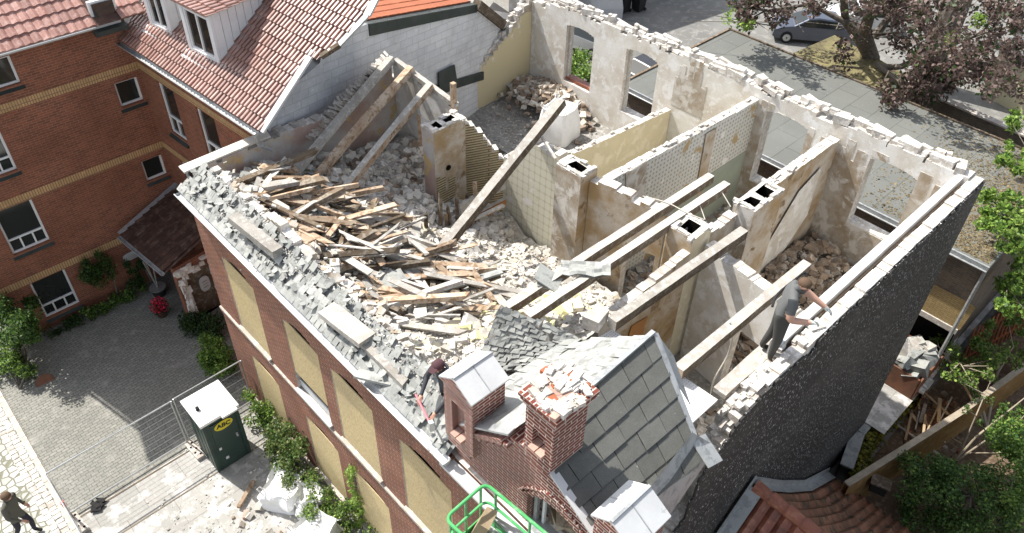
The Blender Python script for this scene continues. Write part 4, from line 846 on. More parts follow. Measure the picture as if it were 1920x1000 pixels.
# the jumble of boards and battens; longest ones placed, the rest thrown
PG = 'boards jumbled in the debris heap'; PL = 'splintered board or batten lying in the timber heap behind the slate eaves'
B = [((420, 330), (460, 362), .16, .09, 'wood tan', 7.9), ((450, 368), (540, 378), .2, .16, 'wood dark', 7.75), ((455, 362), (575, 382), .14, .1, 'wood tan', 8.0), ((530, 378), (648, 370), .14, .1, 'wood tan', 7.7), ((565, 345), (600, 332), .14, .14, 'wood tan', 7.9), ((460, 388), (580, 415), .2, .04, 'slate grey', 7.8), ((445, 392), (520, 400), .12, .1, 'wood tan', 7.8),
     ((540, 400), (612, 436), .12, .1, 'wood tan', 7.8), ((586, 400), (618, 372), .1, .06, 'wood tan', 7.8), ((560, 422), (630, 470), .16, .05, 'wood grey', 7.7), ((500, 392), (506, 432), .2, .03, 'slate grey', 7.95), ((510, 470), (528, 428), .2, .17, 'wood tan', 8.1), ((478, 430), (520, 424), .1, .1, 'wood tan', 7.8), ((530, 440), (560, 470), .16, .12, 'wood grey', 7.9), ((500, 455), (590, 512), .2, .14, 'wood grey', 8.05),
     ((610, 470), (740, 462), .14, .05, 'wood tan', 7.7), ((600, 482), (700, 475), .1, .06, 'wood tan', 7.7), ((640, 478), (718, 484), .1, .1, 'wood tan', 7.7), ((590, 500), (705, 480), .1, .08, 'wood tan', 7.7), ((625, 500), (720, 535), .12, .08, 'wood tan', 7.7), ((668, 550), (768, 543), .14, .07, 'wood tan', 7.75), ((620, 548), (702, 585), .14, .08, 'wood tan', 7.85), ((745, 488), (792, 486), .2, .17, 'wood tan', 7.4),
     ((660, 515), (740, 560), .25, .05, 'wood tan', 7.65), ((695, 515), (728, 480), .1, .06, 'wood tan', 7.6), ((715, 568), (782, 545), .5, .03, 'wood tan', 7.55), ((640, 535), (655, 512), .2, .04, 'slate pale', 7.7), ((790, 548), (820, 572), .17, .17, 'wood grey', 7.5), ((812, 500), (812, 552), .12, .12, 'wood dark', 7.4), ((718, 640), (775, 590), .15, .05, 'wood grey', 7.7), ((738, 650), (800, 590), .16, .05, 'wood grey', 7.75), ((755, 645), (815, 580), .1, .08, 'wood grey', 7.7),
     ((650, 575), (740, 600), .25, .06, 'wood dark', 7.6), ((760, 655), (800, 630), .22, .05, 'wood tan', 7.7), ((820, 545), (940, 508), .28, .05, 'slate pale', 7.35), ((822, 558), (938, 515), .14, .1, 'wood dark', 7.15), ((820, 475), (878, 495), .14, .14, 'wood dark', 6.9), ((700, 545), (760, 520), .55, .02, 'slate pale', 7.7), ((720, 518), (790, 512), .5, .02, 'mortar white', 7.5), ((860, 392), (945, 345), .14, .26, 'wood grey', 6.5), ((880, 415), (945, 385), .12, .06, 'wood grey', 6.1)]
Z0 = Matrix.Identity(3)
for (a, b, w_, h_, mt, z) in B: timber('debris_board', at(*a, z+U(-.06, .06)), at(*b, z+U(-.1, .1)), w_, h_, mt, PL, 'board', PG, roll=U(-.25, .25), splinter=.06)
rn = random.Random(21)
for i in range(195):
    x = rn.uniform(6.05, 9.0); y = rn.uniform(9.4, 16.6)
    if x > 8 and y > 15: continue
    L = rn.choice((.6, .9, 1.2, 1.5, 1.9, 2.4)); an = rn.gauss(.0, .5) if rn.random() < .72 else rn.uniform(0, 6.28); an += -.75
    z = hzn(x, y)+rn.uniform(.05, .5)*(1-.2*(x-6)/3); dz = rn.gauss(0, .12)
    d = V((math.cos(an), math.sin(an), dz))*L/2; p = V((x, y, z))
    e1 = p+d; 
    if e1.x < 5.95 or (p-d).x < 5.95: continue
    timber('debris_board', p-d, e1, rn.choice((.06, .1, .13, .17, .22)), rn.choice((.03, .04, .06, .1, .12)), rn.choice(('wood tan', 'wood tan', 'wood tan', 'wood grey', 'wood grey', 'wood grey', 'wood dark', 'wood dark')), PL, 'board', PG, roll=rn.gauss(0, .25), splinter=.16)
# old wall plates along the eaves
timber('wall_plate', at(437, 408, 8.55), at(522, 475, 8.45), .26, .2, 'wood grey', 'thick dusty wall plate at the upper end of the slate eaves', 'beam', splinter=.05)
timber('wall_plate', at(612, 580, 8.4), at(690, 640, 8.4), .42, .14, 'wood grey', 'wide hollow box timber lying along the middle of the slate eaves', 'beam', splinter=.05)
timber('wall_plate', at(650, 612, 8.25), at(760, 720, 8.25), .2, .16, 'wood grey', 'grey broken wall plate in front of the worker with the sledgehammer', 'beam', splinter=.08)
timber('wooden_lath', at(760, 705, 8.2), at(835, 775, 8.1), .09, .05, 'wood grey', 'upper of two pale battens beside the sledgehammer worker', 'lath'); timber('wooden_lath', at(742, 712, 8.15), at(815, 785, 8.02), .09, .05, 'wood grey', 'lower of two pale battens beside the sledgehammer worker', 'lath')
# sheet of felted boarding across the joists, fallen slab at the edge, grey pipe stub
m = MB(); P = [[at(lerp(1052, 1145, j/6), lerp(488, 492, j/6)+(i*26/4)*(1+.1*math.sin(j*2)), 8.42+.03*math.sin(i*2+j)) for j in range(7)] for i in range(5)]
m.grid(P, 'slate pale', r=.5, flip=True); m.grid([[p-V((0, 0, .03)) for p in r] for r in P], 'slate pale', r=.5); tag(m.build('roofing_felt'), 'crumpled grey sheet of roofing felt draped over the pair of joists', 'sheet')
m = MB(); M = Matrix.Rotation(.5, 3, 'Z') @ Matrix.Rotation(.5, 3, 'X'); m.box(at(1028, 522, 8.35), (.5, .6, .03), 'slate pale', M); m.box(at(1020, 530, 8.3), (.3, .35, .03), 'slate pale', M @ Matrix.Rotation(.4, 3, 'Z')); tag(m.build('slate_slab'), 'pair of pale square slates lying by the edge of the felt sheet', 'slate')
m = MB(); M = Matrix.Rotation(.3, 3, 'Z') @ Matrix.Rotation(-.5, 3, 'X'); m.box(at(702, 708, 8.1), (.26, .75, .05), 'slate pale', Matrix.Rotation(.55, 3, 'Z') @ Matrix.Rotation(.2, 3, 'Y')); tag(m.build('slate_slab'), 'big grey slate slab tipped over the gutter edge near the sledgehammer', 'slate')
m = MB(); m.prism([at(1090, 612, 8.1), at(1118, 590, 8.1), at(1140, 600, 8.1), at(1120, 625, 8.1)], (0, 0, .3), 'wood grey'); tag(m.build('concrete_block'), 'squat grey block under the lower ends of the joist pair', 'block')
# cables
def cable(path, r, mat, label):
    m = MB(); P = [V(p) for p in path]; Q = []
    for i in range(len(P)-1):
        p0, p1, p2, p3 = P[max(0, i-1)], P[i], P[i+1], P[min(len(P)-1, i+2)]
        for k in range(6):
            t = k/6; Q.append(.5*((2*p1)+(-p0+p2)*t+(2*p0-5*p1+4*p2-p3)*t*t+(-p0+3*p1-3*p2+p3)*t**3))
    Q.append(P[-1]); m.tube(Q, r, mat, 6); return tag(m.build('cable'), label, 'cable')
cable([at(1368, 604, 8.36), at(1374, 628, 8.0), at(1365, 665, 7.3), at(1340, 710, 6.6), at(1330, 745, 5.6)], .018, 'cable white', 'white cable hanging off the dusty joist into the room below')
cable([at(1448, 575, 8.36), at(1458, 552, 8.36), at(1490, 525, 8.36), at(1508, 512, 8.36), at(1512, 520, 8.3)], .028, 'rubber', 'black cable lying along the joist behind the bearded worker')
cable([at(1205, 368, 8.36), at(1250, 380, 8.36), at(1290, 400, 8.34), at(1320, 412, 8.3)], .012, 'cable white', 'thin white wire trailing over the joist pair to the chimney head')
cable([at(1310, 380, 8.33), at(1316, 395, 8.2), at(1322, 412, 8.1)], .012, 'cable white', 'thin white wire with a pale knob between joist and chimney')
cable([at(1345, 348, 8.33), at(1358, 368, 8.2), at(1370, 388, 8.05)], .014, 'cable white', 'short white wire hanging from the end of a joist')
# big bag in the rear room, slumped sacks by the street
def bigbag(name, c, w_, h_, rz, label, mat='white sack', open_=True, slump=0):
    mm = MB(); n = 28; rows = []
    rn = random.Random(int(c[0]*100))
    for k in range(9):
        t = k/8; row = []
        for i in range(n):
            a = 2*math.pi*i/n; sq = 1/max(abs(math.cos(a)), abs(math.sin(a))); r = w_/2*lerp(1, sq, .9)*(1+.09*math.sin(math.pi*t)-.16*t)
            r *= 1+.035*math.sin(5*a+3*t)+slump*.25*mno.noise(V((math.cos(a)*1.5, math.sin(a)*1.5, t*2+c[0])))
            z = h_*t*(1+slump*.35*mno.noise(V((math.cos(a)*1.2, math.sin(a)*1.2, c[1]))))
            row.append(V((math.cos(a)*r, math.sin(a)*r, z)))
        rows.append(row+[row[0]])
    for i in range(3):                                              # rim folded in
        t = (.93, .8, .0)[i]; zz = (h_*1.0, h_*.86, h_*.80)[i]; rows.append([V((p.x*t, p.y*t, zz+.03*math.sin(7*k_))) for k_, p in enumerate(rows[8])])
    mm.grid(rows, mat, r=.5, flip=True); R3 = Matrix.Rotation(rz, 3, 'Z'); mm.v = [R3 @ p + V(c) for p in mm.v]
    for sx, sy in ((1, 1), (1, -1), (-1, 1), (-1, -1)):
        q = R3 @ V((sx*w_*.40, sy*w_*.40, h_)) + V(c); mm.tube([q+V((-.1*sx, 0, -.05)), q+V((-.03*sx, .02, .16)), q+V((.06*sx, .04*sy, .12)), q+V((.02, -.12*sy, -.08))], .02, mat, 6)
    return tag(mm.build(name, origin=c), label, 'bulk bag')
bigbag('bulk_bag', (18.55, 16.75, 4.0), 1.2, 1.25, .2, 'white woven bulk bag standing upright on the rear room floor')
bigbag('bulk_bag', (4.15, 13.05, 0.0), 1.05, .72, .5, 'half filled white bulk bag slumped open beside the climbing shrub on the pavement', slump=1.2)
bigbag('bulk_bag', (4.55, 12.35, 0.0), .8, .6, 1.1, 'smaller crumpled white sack squeezed between the slumped bag and the shrub', slump=1.4)
bigbag('bulk_bag', (4.1, 11.35, 0.0), 1.1, .75, .2, 'white sack at the bottom edge of the picture below the climbing shrub', slump=.8)
timber('wooden_post', at(447, 952, .12), at(476, 902, .12), .1, .09, 'wood tan', 'weathered post lying on the pavement beside the slumped bulk bag', 'post')
m = MB(); m.box(at(462, 965, .06), (.24, .16, .11), 'pink brick', Matrix.Rotation(.9, 3, 'Z'), jit=.05); tag(m.build('loose_brick'), 'single pale brick on the pavement near the lying post', 'brick')
# ================================================================== NEIGHBOURING BRICK HOUSE
nb = thing('brick_house', 'red brick house with yellow soldier bands and white windows around the courtyard corner', 'house', (4, 24, 0))
YA = 24.0; EX = 0.78
WA = [(2.92, 3.76, 8.6, 9.46, 0), (6.12, 6.84, 6.84, 7.68, 0), (6.14, 6.84, 3.94, 4.76, 0), (1.66, 2.76, 3.28, 4.95, 1), (1.68, 2.78, .43, 2.03, 1), (1.66, 2.76, 6.05, 7.55, 1)]
m = MB(); wall(m, (EX, YA), (6.98, YA), .36, 0, 9.75, 'house brick', 'plaster white', 'house brick', ops=[(a-EX, b-EX, c, d) for a, b, c, d, k in WA if c < 3], jag=0, step=90) if False else None
def wall_multi(mb, p0, p1, th, z0, z1, ops, mf):
    "full height wall with openings stacked freely: strips between all storey levels"
    d = V((p1[0]-p0[0], p1[1]-p0[1], 0)); L = d.length; d.normalize(); nl = V((-d.y, d.x, 0))
    us = sorted({0, L} | {o[k] for o in ops for k in (0, 1)}); zs = sorted({z0, z1} | {o[k] for o in ops for k in (2, 3)})
    P = lambda u, z, l=0: V((p0[0], p0[1], z))+d*u+nl*l
    for i in range(len(us)-1):
        for j in range(len(zs)-1):
            uc, zc = (us[i]+us[i+1])/2, (zs[j]+zs[j+1])/2
            if any(o[0] < uc < o[1] and o[2] < zc < o[3] for o in ops): continue
            mb.face([P(us[i], zs[j]), P(us[i+1], zs[j]), P(us[i+1], zs[j+1]), P(us[i], zs[j+1])], mf)
            mb.face([P(us[i+1], zs[j], th), P(us[i], zs[j], th), P(us[i], zs[j+1], th), P(us[i+1], zs[j+1], th)], mf)
    for (a, b, c, e) in [o[:4] for o in ops]:
        mb.face([P(a, c), P(a, c, th), P(a, e, th), P(a, e)][::-1], mf); mb.face([P(b, c), P(b, c, th), P(b, e, th), P(b, e)], mf)
        mb.face([P(a, e), P(b, e), P(b, e, th), P(a, e, th)][::-1], mf); mb.face([P(a, c), P(b, c), P(b, c, th), P(a, c, th)], mf)
    for u, fl in ((0, 0), (L, 1)):
        q = [P(u, z0, th), P(u, z0), P(u, z1), P(u, z1, th)]; mb.face(q[::-1] if fl else q, mf)
    mb.face([P(0, z1), P(L, z1), P(L, z1, th), P(0, z1, th)], mf)
m = MB(); wall_multi(m, (EX, YA), (6.98, YA), .36, 0, 9.75, [(a-EX, b-EX, c, d) for a, b, c, d, k in WA], 'house brick'); m.build('wall', nb)
def win(root, p0, d, a, b, z0, z1, style, rec=.1, sill=True, lip=.1):
    "white casement in a wall running from p0 along d"
    d = V((d[0], d[1], 0)).normalized(); nl = V((-d.y, d.x, 0)); P = lambda u, z, l: V((p0[0], p0[1], z))+d*u+nl*l
    mm = MB(); w_ = .065
    def bar_(u0, u1, za, zb, l=rec, t=.07): 
        mm.hexa([P(u0, za, l), P(u1, za, l), P(u1, za, l+t), P(u0, za, l+t), P(u0, zb, l), P(u1, zb, l), P(u1, zb, l+t), P(u0, zb, l+t)], 'white paint')
    bar_(a, a+w_, z0, z1); bar_(b-w_, b, z0, z1); bar_(a+w_, b-w_, z1-w_, z1); bar_(a+w_, b-w_, z0, z0+w_)
    if style == 1:
        zt = z0+(z1-z0)*.30; bar_(a+w_, b-w_, zt-.03, zt+.03, rec, .06)
        for k in (1, 2): uu = lerp(a, b, k/3); bar_(uu-.025, uu+.025, z0+w_, zt-.03, rec, .06)
    if style == 2: uu = (a+b)/2; zt = z0+(z1-z0)*.34; bar_(a+w_, b-w_, zt-.03, zt+.03, rec, .06); bar_(uu-.025, uu+.025, z0+w_, zt-.03, rec, .06)
    if style == 3: uu = (a+b)/2; bar_(uu-.03, uu+.03, z0+w_, z1-w_, rec, .06)
    o = mm.build('window', root)
    g = MB(); g.face([P(a+.02, z0+.02, rec+.045), P(b-.02, z0+.02, rec+.045), P(b-.02, z1-.02, rec+.045), P(a+.02, z1-.02, rec+.045)], 'glass dark'); g.build('pane', o)
    if sill:
        s_ = MB(); s_.hexa([P(a-.05, z0-.18, -.02), P(b+.05, z0-.18, -.02), P(b+.05, z0-.12, rec), P(a-.05, z0-.12, rec), P(a-.05, z0-.13, -lip), P(b+.05, z0-.13, -lip), P(b+.05, z0-.004, rec), P(a-.05, z0-.004, rec)], 'dark grey paint'); s_.build('window_sill', o)
    return o
for a, b, c, d, k in WA: win(nb, (EX, YA), (1, 0), a-EX, b-EX, c, d, k)
m = MB()
for z in (7.9, 4.98, 2.06): m.face([(EX, YA-.012, z), (6.96, YA-.012, z), (6.96, YA-.012, z+.26), (EX, YA-.012, z+.26)], 'yellow band brick'); m.face([(EX, YA-.012, z+.26), (6.96, YA-.012, z+.26), (6.96, YA, z+.26), (EX, YA, z+.26)], 'yellow band brick')
m.build('brick_band', nb)
# wing B
B0 = V((6.98, 24.0, 0)); B1 = V((7.52, 17.62, 0)); dB = (B1-B0).normalized(); LB = (B1-B0).length; nB = V((-dB.y, dB.x, 0))
uof = lambda y: (24.0-y)/abs(dB.y)
WB = [(uof(23.0), uof(22.05), 6.05, 7.88, 2), (uof(20.85), uof(19.85), 6.05, 7.88, 2), (uof(23.0), uof(22.05), 3.15, 4.95, 2), (uof(20.85), uof(19.85), 3.15, 4.95, 2)]
m = MB(); wall_multi(m, B0[:2], B1[:2], .36, 0, 8.85, [w_[:4] for w_ in WB], 'house brick'); m.build('wall', nb)
for w_ in WB: win(nb, B0[:2], dB[:2], *w_, rec=.06)
m = MB()
for z in (7.93, 5.0, 2.06):
    q = [B0-nB*.012+V((0, 0, z)), B1-nB*.012+V((0, 0, z)), B1-nB*.012+V((0, 0, z+.24)), B0-nB*.012+V((0, 0, z+.24))]; m.face(q, 'yellow band brick')
m.build('brick_band', nb)
def tile_roof(mb, O, eu, ev, nu, nv, tw, rh, mat, urange=None, amp=.034, prof='pan', step=.03, seed=0, verge=None):
    """rows of shaped tiles: O = lower corner, eu along the eave, ev up the slope"""
    eu = V(eu).normalized(); ev = V(ev).normalized(); nn = eu.cross(ev); 
    if nn.z < 0: nn = -nn
    pr = {'pan': [(0, 0), (.04, .7), (.16, 1), (.56, 1), (.68, .7), (.72, 0), (1, 0)], 'wave': [(0, 0), (.2, .15), (.4, .65), (.6, 1), (.8, .65), (1, 0)], 'flat': [(0, 0), (.06, .8), (.2, 1), (.8, 1), (.94, .8), (1, 0)]}[prof]
    rn = random.Random(seed); flipf = eu.cross(ev).dot(nn) < 0
    for j in range(nv):
        for i in range(nu):
            uc = (i+.5)*tw; vc = (j+.5)*rh
            if urange and not urange(uc, vc): continue
            r = rn.random(); st = step*rn.uniform(.8, 1.25)
            lo, hi, fr = [], [], []
            for (a, h) in pr:
                b_ = O+eu*((i+a)*tw)
                lo.append(b_+ev*(j*rh-.02)+nn*(h*amp+st)); hi.append(b_+ev*((j+1)*rh)+nn*(h*amp)); fr.append(b_+ev*(j*rh-.02)+nn*(h*amp*.2-.01))
            for k in range(len(pr)-1):
                q = [lo[k], lo[k+1], hi[k+1], hi[k]]; mb.face(q[::-1] if flipf else q, mat, r, smooth=True)
                q = [fr[k], fr[k+1], lo[k+1], lo[k]]; mb.face(q[::-1] if flipf else q, mat, r)
RB0, RB1 = at(222, 72, 9.0), at(480, 240, 9.0); RB3 = onY(593, 97, 16.9)
eu = (RB1-RB0).normalized(); nR = eu.cross(RB3-RB0).normalized(); nR = nR if nR.z > 0 else -nR
ev = nR.cross(eu).normalized(); ev = ev if ev.z > 0 else -ev
def uvR(px, py):
    p = onPl(px, py, RB0, nR)-RB0; return p.dot(eu), p.dot(ev)
VG = [uvR(*p) for p in ((492, 249), (590, 97), (604, 108), (638, 86), (690, 31), (706, 0))]
def umax(v):
    for (u0, v0), (u1, v1) in zip(VG, VG[1:]):
        if v0 <= v <= v1: return u0+(u1-u0)*(v-v0)/(v1-v0+1e-9)
    return VG[-1][0] if v > VG[-1][1] else VG[0][0]
RL = VG[-1][1]+.5
m = MB(); tile_roof(m, RB0, eu, ev, 86, int(RL/.33), .155, .33, 'tile pale', urange=lambda u, v: u < umax(v)-.05, prof='pan', amp=.055, step=.05, seed=3)
m.face([RB0-nR*.03, RB0+eu*VG[0][0]-nR*.03, RB0+eu*VG[1][0]+ev*VG[1][1]-nR*.03, RB0+eu*umax(RL)+ev*RL-nR*.03, RB0+ev*RL-nR*.03], 'tile brown'); m.build('roof', nb)
m = MB(); pv = [RB0+eu*u+ev*v+nR*.04 for u, v in VG]; m.bar(pv[0], pv[1], .2, .06, 'zinc white', up=nR); m.bar(pv[2], pv[3], .12, .12, 'wood dark', up=nR); m.bar(pv[3], pv[4], .16, .06, 'zinc', up=nR); m.bar(pv[4], pv[5], .22, .06, 'zinc', up=nR); m.build('verge_flashing', nb)
m = MB(); half_tube(m, RB0-ev*.1-eu*.05-V((0, 0, .03)), RB1-ev*.1+eu*.1-V((0, 0, .03)), .08, 'zinc'); m.tube([RB1-ev*.1-V((0, 0, .1)), RB1-ev*.1+V((.1, .1, -.5)), RB1+V((.35, .12, -.9))], .05, 'zinc'); m.build('rain_gutter', nb)
# dormers with white boarded cheeks
def dormer(pa, pb, hgt, back):
    mm = MB(); A = onPl(*pa, RB0, nR); B = onPl(*pb, RB0, nR); uh = (B-A); uh.z = 0; uh.normalize(); hb = V((ev.x, ev.y, 0)).normalized(); wd = (B-A).length
    B = A+uh*wd; Z = V((0, 0, 1)); sl_ = ev.z/math.hypot(ev.x, ev.y); D = hgt/sl_*.93+back
    w0, w1 = .16, wd-.16
    for (a, b, za, zb) in ((0, w0, -.2, hgt), (w1, wd, -.2, hgt), (w0, w1, hgt-.18, hgt), (w0, w1, -.2, .16)):
        mm.hexa([A+uh*a+Z*za, A+uh*b+Z*za, A+uh*b+hb*.08+Z*za, A+uh*a+hb*.08+Z*za, A+uh*a+Z*zb, A+uh*b+Z*zb, A+uh*b+hb*.08+Z*zb, A+uh*a+hb*.08+Z*zb], 'white board')
    for X_, s_ in ((A, -1), (B, 1)):
        n = 9
        for k in range(n):
            a, b = D*k/n+.085, D*(k+1)/n+.07; mm.hexa([X_+hb*a+Z*(a*sl_-.3), X_+hb*b+Z*(b*sl_-.3), X_+hb*b-uh*s_*.04+Z*(b*sl_-.3), X_+hb*a-uh*s_*.04+Z*(a*sl_-.3)][::s_] + [X_+hb*a+Z*(hgt+.06*a), X_+hb*b+Z*(hgt+.06*b), X_+hb*b-uh*s_*.04+Z*(hgt+.06*b), X_+hb*a-uh*s_*.04+Z*(hgt+.06*a)][::s_], 'white board', .5)
    o = mm.build('dormer', nb)
    win(o, A[:2], uh[:2], w0, w1, A.z+.16, A.z+hgt-.18, 3, rec=.03, sill=False)
    r = MB(); T = A+Z*(hgt+.04)-uh*.14-hb*.18; ue = (hb+Z*.06).normalized(); tile_roof(r, T, uh, ue, int((wd+.28)/.2)+1, int((D+.3)/.34), .2, .34, 'tile pale', prof='pan', amp=.04)
    r.prism([T, T+uh*(wd+.3), T+uh*(wd+.3)+ue*(D+.3), T+ue*(D+.3)], (0, 0, -.03), 'zinc'); r.build('dormer_roof', o)
    f_ = MB(); f_.prism([A+nR*.05-uh*.1, B+nR*.05+uh*.15, B+nR*.05+uh*.15-ev*.26, A+nR*.05-uh*.1-ev*.26], (0, 0, .02), 'zinc white'); f_.bar(B+nR*.06+uh*.10, B+nR*.06+uh*.10+ev*(D+.3), .22, .04, 'zinc', up=nR); f_.build('dormer_flashing', o)
dormer((356, 96), (413, 124), 1.55, .25); dormer((283, 50), (324, 68), 1.55, .25)
# gable of white blocks towards the ruin, back roof beyond its sloping head
W0 = V((7.58, 17.64, 0)); wd_ = V((math.cos(rad(13.9)), math.sin(rad(13.9)), 0)); nW = V((-wd_.y, wd_.x, 0))
def onW(px, py, off=0): return onPl(px, py, W0+nW*off, nW)
g = [onW(492, 262), onW(540, 170), onW(600, 118)]; g += [onW(612, 100)+V((0, 0, .4)), onW(690, 45), onW(893, 8), onW(935, 50), onW(985, 86), onW(1010, 100)]
m = MB(); foot = [V((p.x, p.y, -1.0)) for p in (g[-1], g[0])]; poly = [foot[1], foot[0]]+g[::-1]
for a, b in zip(g, g[1:]):
    q = [V((a.x, a.y, -1)), V((b.x, b.y, -1)), b, a]; m.face(q, 'white block'); m.face([p+nW*.3 for p in q][::-1], 'white block'); m.face([a, b, b+nW*.3, a+nW*.3], 'zinc')
m.build('gable_wall', nb)
m = MB(); a, b = g[4], g[5]; m.prism([a-nW*.04, b-nW*.04, b-nW*.04-V((0, 0, .3)), a-nW*.04-V((0, 0, .38))], nW*.3, 'dark grey paint'); m.bar(b, g[7]+V((0, 0, .1)), .3, .34, 'wood dark'); m.bar(g[7]-wd_*.5+V((0, 0, -.1)), g[7]+wd_*.3+V((0, 0, -.1)), .4, .2, 'slate grey')
p, q = onW(800, 165), onW(905, 133); m.prism([p-nW*.03, q-nW*.03, q-nW*.03-V((0, 0, .35)), p-nW*.03-V((0, 0, .35))], -nW*.04, 'dark grey paint'); p0_, p1_ = onW(818, 135), onW(848, 120); m.prism([p0_-nW*.08, p1_-nW*.08, onW(855, 163)-nW*.08, onW(820, 178)-nW*.08], -nW*.03, 'dark grey paint')
m.build('gable_flashing', nb)
m = MB(); a, b = g[4]+nW*.26+V((0, 0, .02)), g[5]+nW*.26+V((0, 0, .02)); up_ = nW*6+V((0, 0, .4))
tile_roof(m, b, (a-b), (nW+V((0, 0, .06))).normalized(), int((a-b).length/.3), 16, .3, .4, 'tile orange', prof='flat', amp=.02, step=.02); m.face([a, b, b+up_, a+up_], 'tile orange'); m.build('roof', nb)
m = MB(); q = [V((8.0, 18.2, 0)), V((g[5].x+.3, g[5].y+.4, 0)), V((g[5].x-.6, 30, 0)), V((7.5, 30, 0))]
for a, b in zip(q, q[1:]+q[:1]): m.face([a, b, b+V((0, 0, 8.0)), a+V((0, 0, 8.0))], 'plaster white')
m.build('wall', nb)
# roof of wing A
A0_, A1_ = onY(-80, 102, 23.55), onY(176, 26, 23.55); m = MB(); ua = V((1, 0, 0)); va = V((0, .82, .57)).normalized(); O_ = V((EX-.5, 23.5, 9.82))
tile_roof(m, O_, ua, va, 30, 14, .24, .36, 'tile pink', prof='wave', amp=.05, step=.04, seed=9, urange=lambda u, v: not (u > 5.85 and v > .1 and v < 1.4 and u < 6.6)); m.face([O_-V((0, 0, .04)), O_+ua*7.2-V((0, 0, .04)), O_+ua*7.2+va*5-V((0, 0, .04)), O_+va*5-V((0, 0, .04))], 'tile brown'); m.build('roof', nb)
m = MB(); half_tube(m, O_+V((0, -.06, .0)), O_+V((5.7, -.06, .0)), .075, 'zinc white'); m.build('rain_gutter', nb)
m = MB(); c = onY(197, 25, 23.72); m.box(c+V((0, .1, 0)), (.75, .12, .8), 'white paint'); m.box(c+V((0, .03, .03)), (.6, .06, .6), 'glass dark'); m.box(c+V((0, -.05, -.48)), (.95, .3, .14), 'dark grey paint'); m.build('attic_window', nb)
m = MB(); m.tube([(EX-.06, YA-.08, 0), (EX-.06, YA-.08, 9.6)], .05, 'zinc'); m.build('downpipe', nb)
# entrance porch in the inner corner
pr_ = thing('entrance_porch', 'small porch with a dark brown tiled roof and whitewashed doorway in the courtyard corner', 'porch', (6.2, 21.5, 0))
p1, p2, p3, p4 = at(222, 438, 2.9), at(300, 503, 2.45), at(372, 432, 2.45), at(330, 346, 3.45)
PO = V((4.55, 22.75, 2.75)); pe = V((.12, -1, 0)).normalized(); pu = V((1, .1, .45)).normalized()
PO = at(226, 441, 2.75); pe = (at(298, 502, 2.75)-PO); pl = pe.length; pe.normalize(); tgt = onX(335, 345, 7.05); pu = (tgt-PO); pul = pu.length
m = MB(); tile_roof(m, PO, pe, pu, int(pl*1.15/.22), int(pul/.32), .22, .32, 'tile brown', prof='flat', amp=.03, step=.03, seed=12); pu.normalize(); m.face([PO-V((0, 0, .04)), PO+pe*pl*1.15-V((0, 0, .04)), PO+pe*pl*1.15+pu*pul-V((0, 0, .04)), PO+pu*pul-V((0, 0, .04))], 'tile brown'); m.build('porch_roof', pr_)
m = MB(); half_tube(m, PO-pu*.08, PO+pe*pl*1.15-pu*.08, .06, 'zinc'); m.bar(PO-pe*.05, PO-pe*.05+pu*pul, .2, .1, 'zinc', up=(0, 0, 1)); m.build('porch_gutter', pr_)
PB = PO+pe*pl*1.08+pu*.35; dX = V((pu.x, pu.y, 0)).normalized()
m = MB(); wall_multi(m, (PB.x, PB.y), tuple((PB+dX*2.6)[:2]), .2, 0, 2.55, [(.25, 1.25, 0, 2.0)], 'house brick'); m.build('porch_wall', pr_)
m = MB(); a = V((PB.x, PB.y, 0)); nx = V((dX.y, -dX.x, 0))*.03
for k in range(30):
    u = RND.choice((.18, 1.32))+U(-.1, .1); z = U(.1, 2.3); m.box(a+dX*u+nx+V((0, 0, z)), (U(.1, .22), U(.05, .12), U(.15, .4)), 'plaster white', Matrix.Rotation(U(-.6, .6), 3, 'Z'), jit=.4)
for k in range(14): m.box(a+dX*U(.1, 1.4)+nx+V((0, 0, U(2.0, 2.4))), (U(.15, .3), .08, U(.1, .25)), 'plaster white', jit=.4)
m.build('plaster_surround', pr_)
m = MB(); m.box(a+dX*.75-nx*5+V((0, 0, 1.0)), (.9, .05, 2.0), 'wood dark'); m.build('porch_door', pr_)
def plaque(px, py, y, lab, w_, h_):
    c = onY(px, py, y) if y > 0 else onPl(px, py, a-nx, nx.normalized()); mm = MB(); n = 20; d = V((1, 0, 0)) if y > 0 else dX; nn = V((0, -1, 0)) if y > 0 else nx.normalized()
    pts = []
    for k in range(n):
        t = 2*math.pi*k/n; cx, cz = math.cos(t), math.sin(t); pts.append(c+nn*.01+d*(w_*.5*abs(cx)**.6*(1 if cx > 0 else -1))+V((0, 0, h_*.5*abs(cz)**.8*(1 if cz > 0 else -1))))
    mm.prism(pts, nn*.05, 'sign white'); 
    for k in range(3): mm.box(c+nn*.068+V((0, 0, (k-1)*h_*.2)), (w_*.5, .008, h_*.06), 'wood grey', Matrix((d, -nn, V((0, 0, 1)))).transposed())
    return tag(mm.build('house_plaque'), lab, 'plaque')
plaque(247, 478, 23.98, 'oval white plaque on the brick wall left of the porch roof', .62, .3); plaque(383, 531, -1, 'oval white plaque upright on the porch side wall', .36, .62)

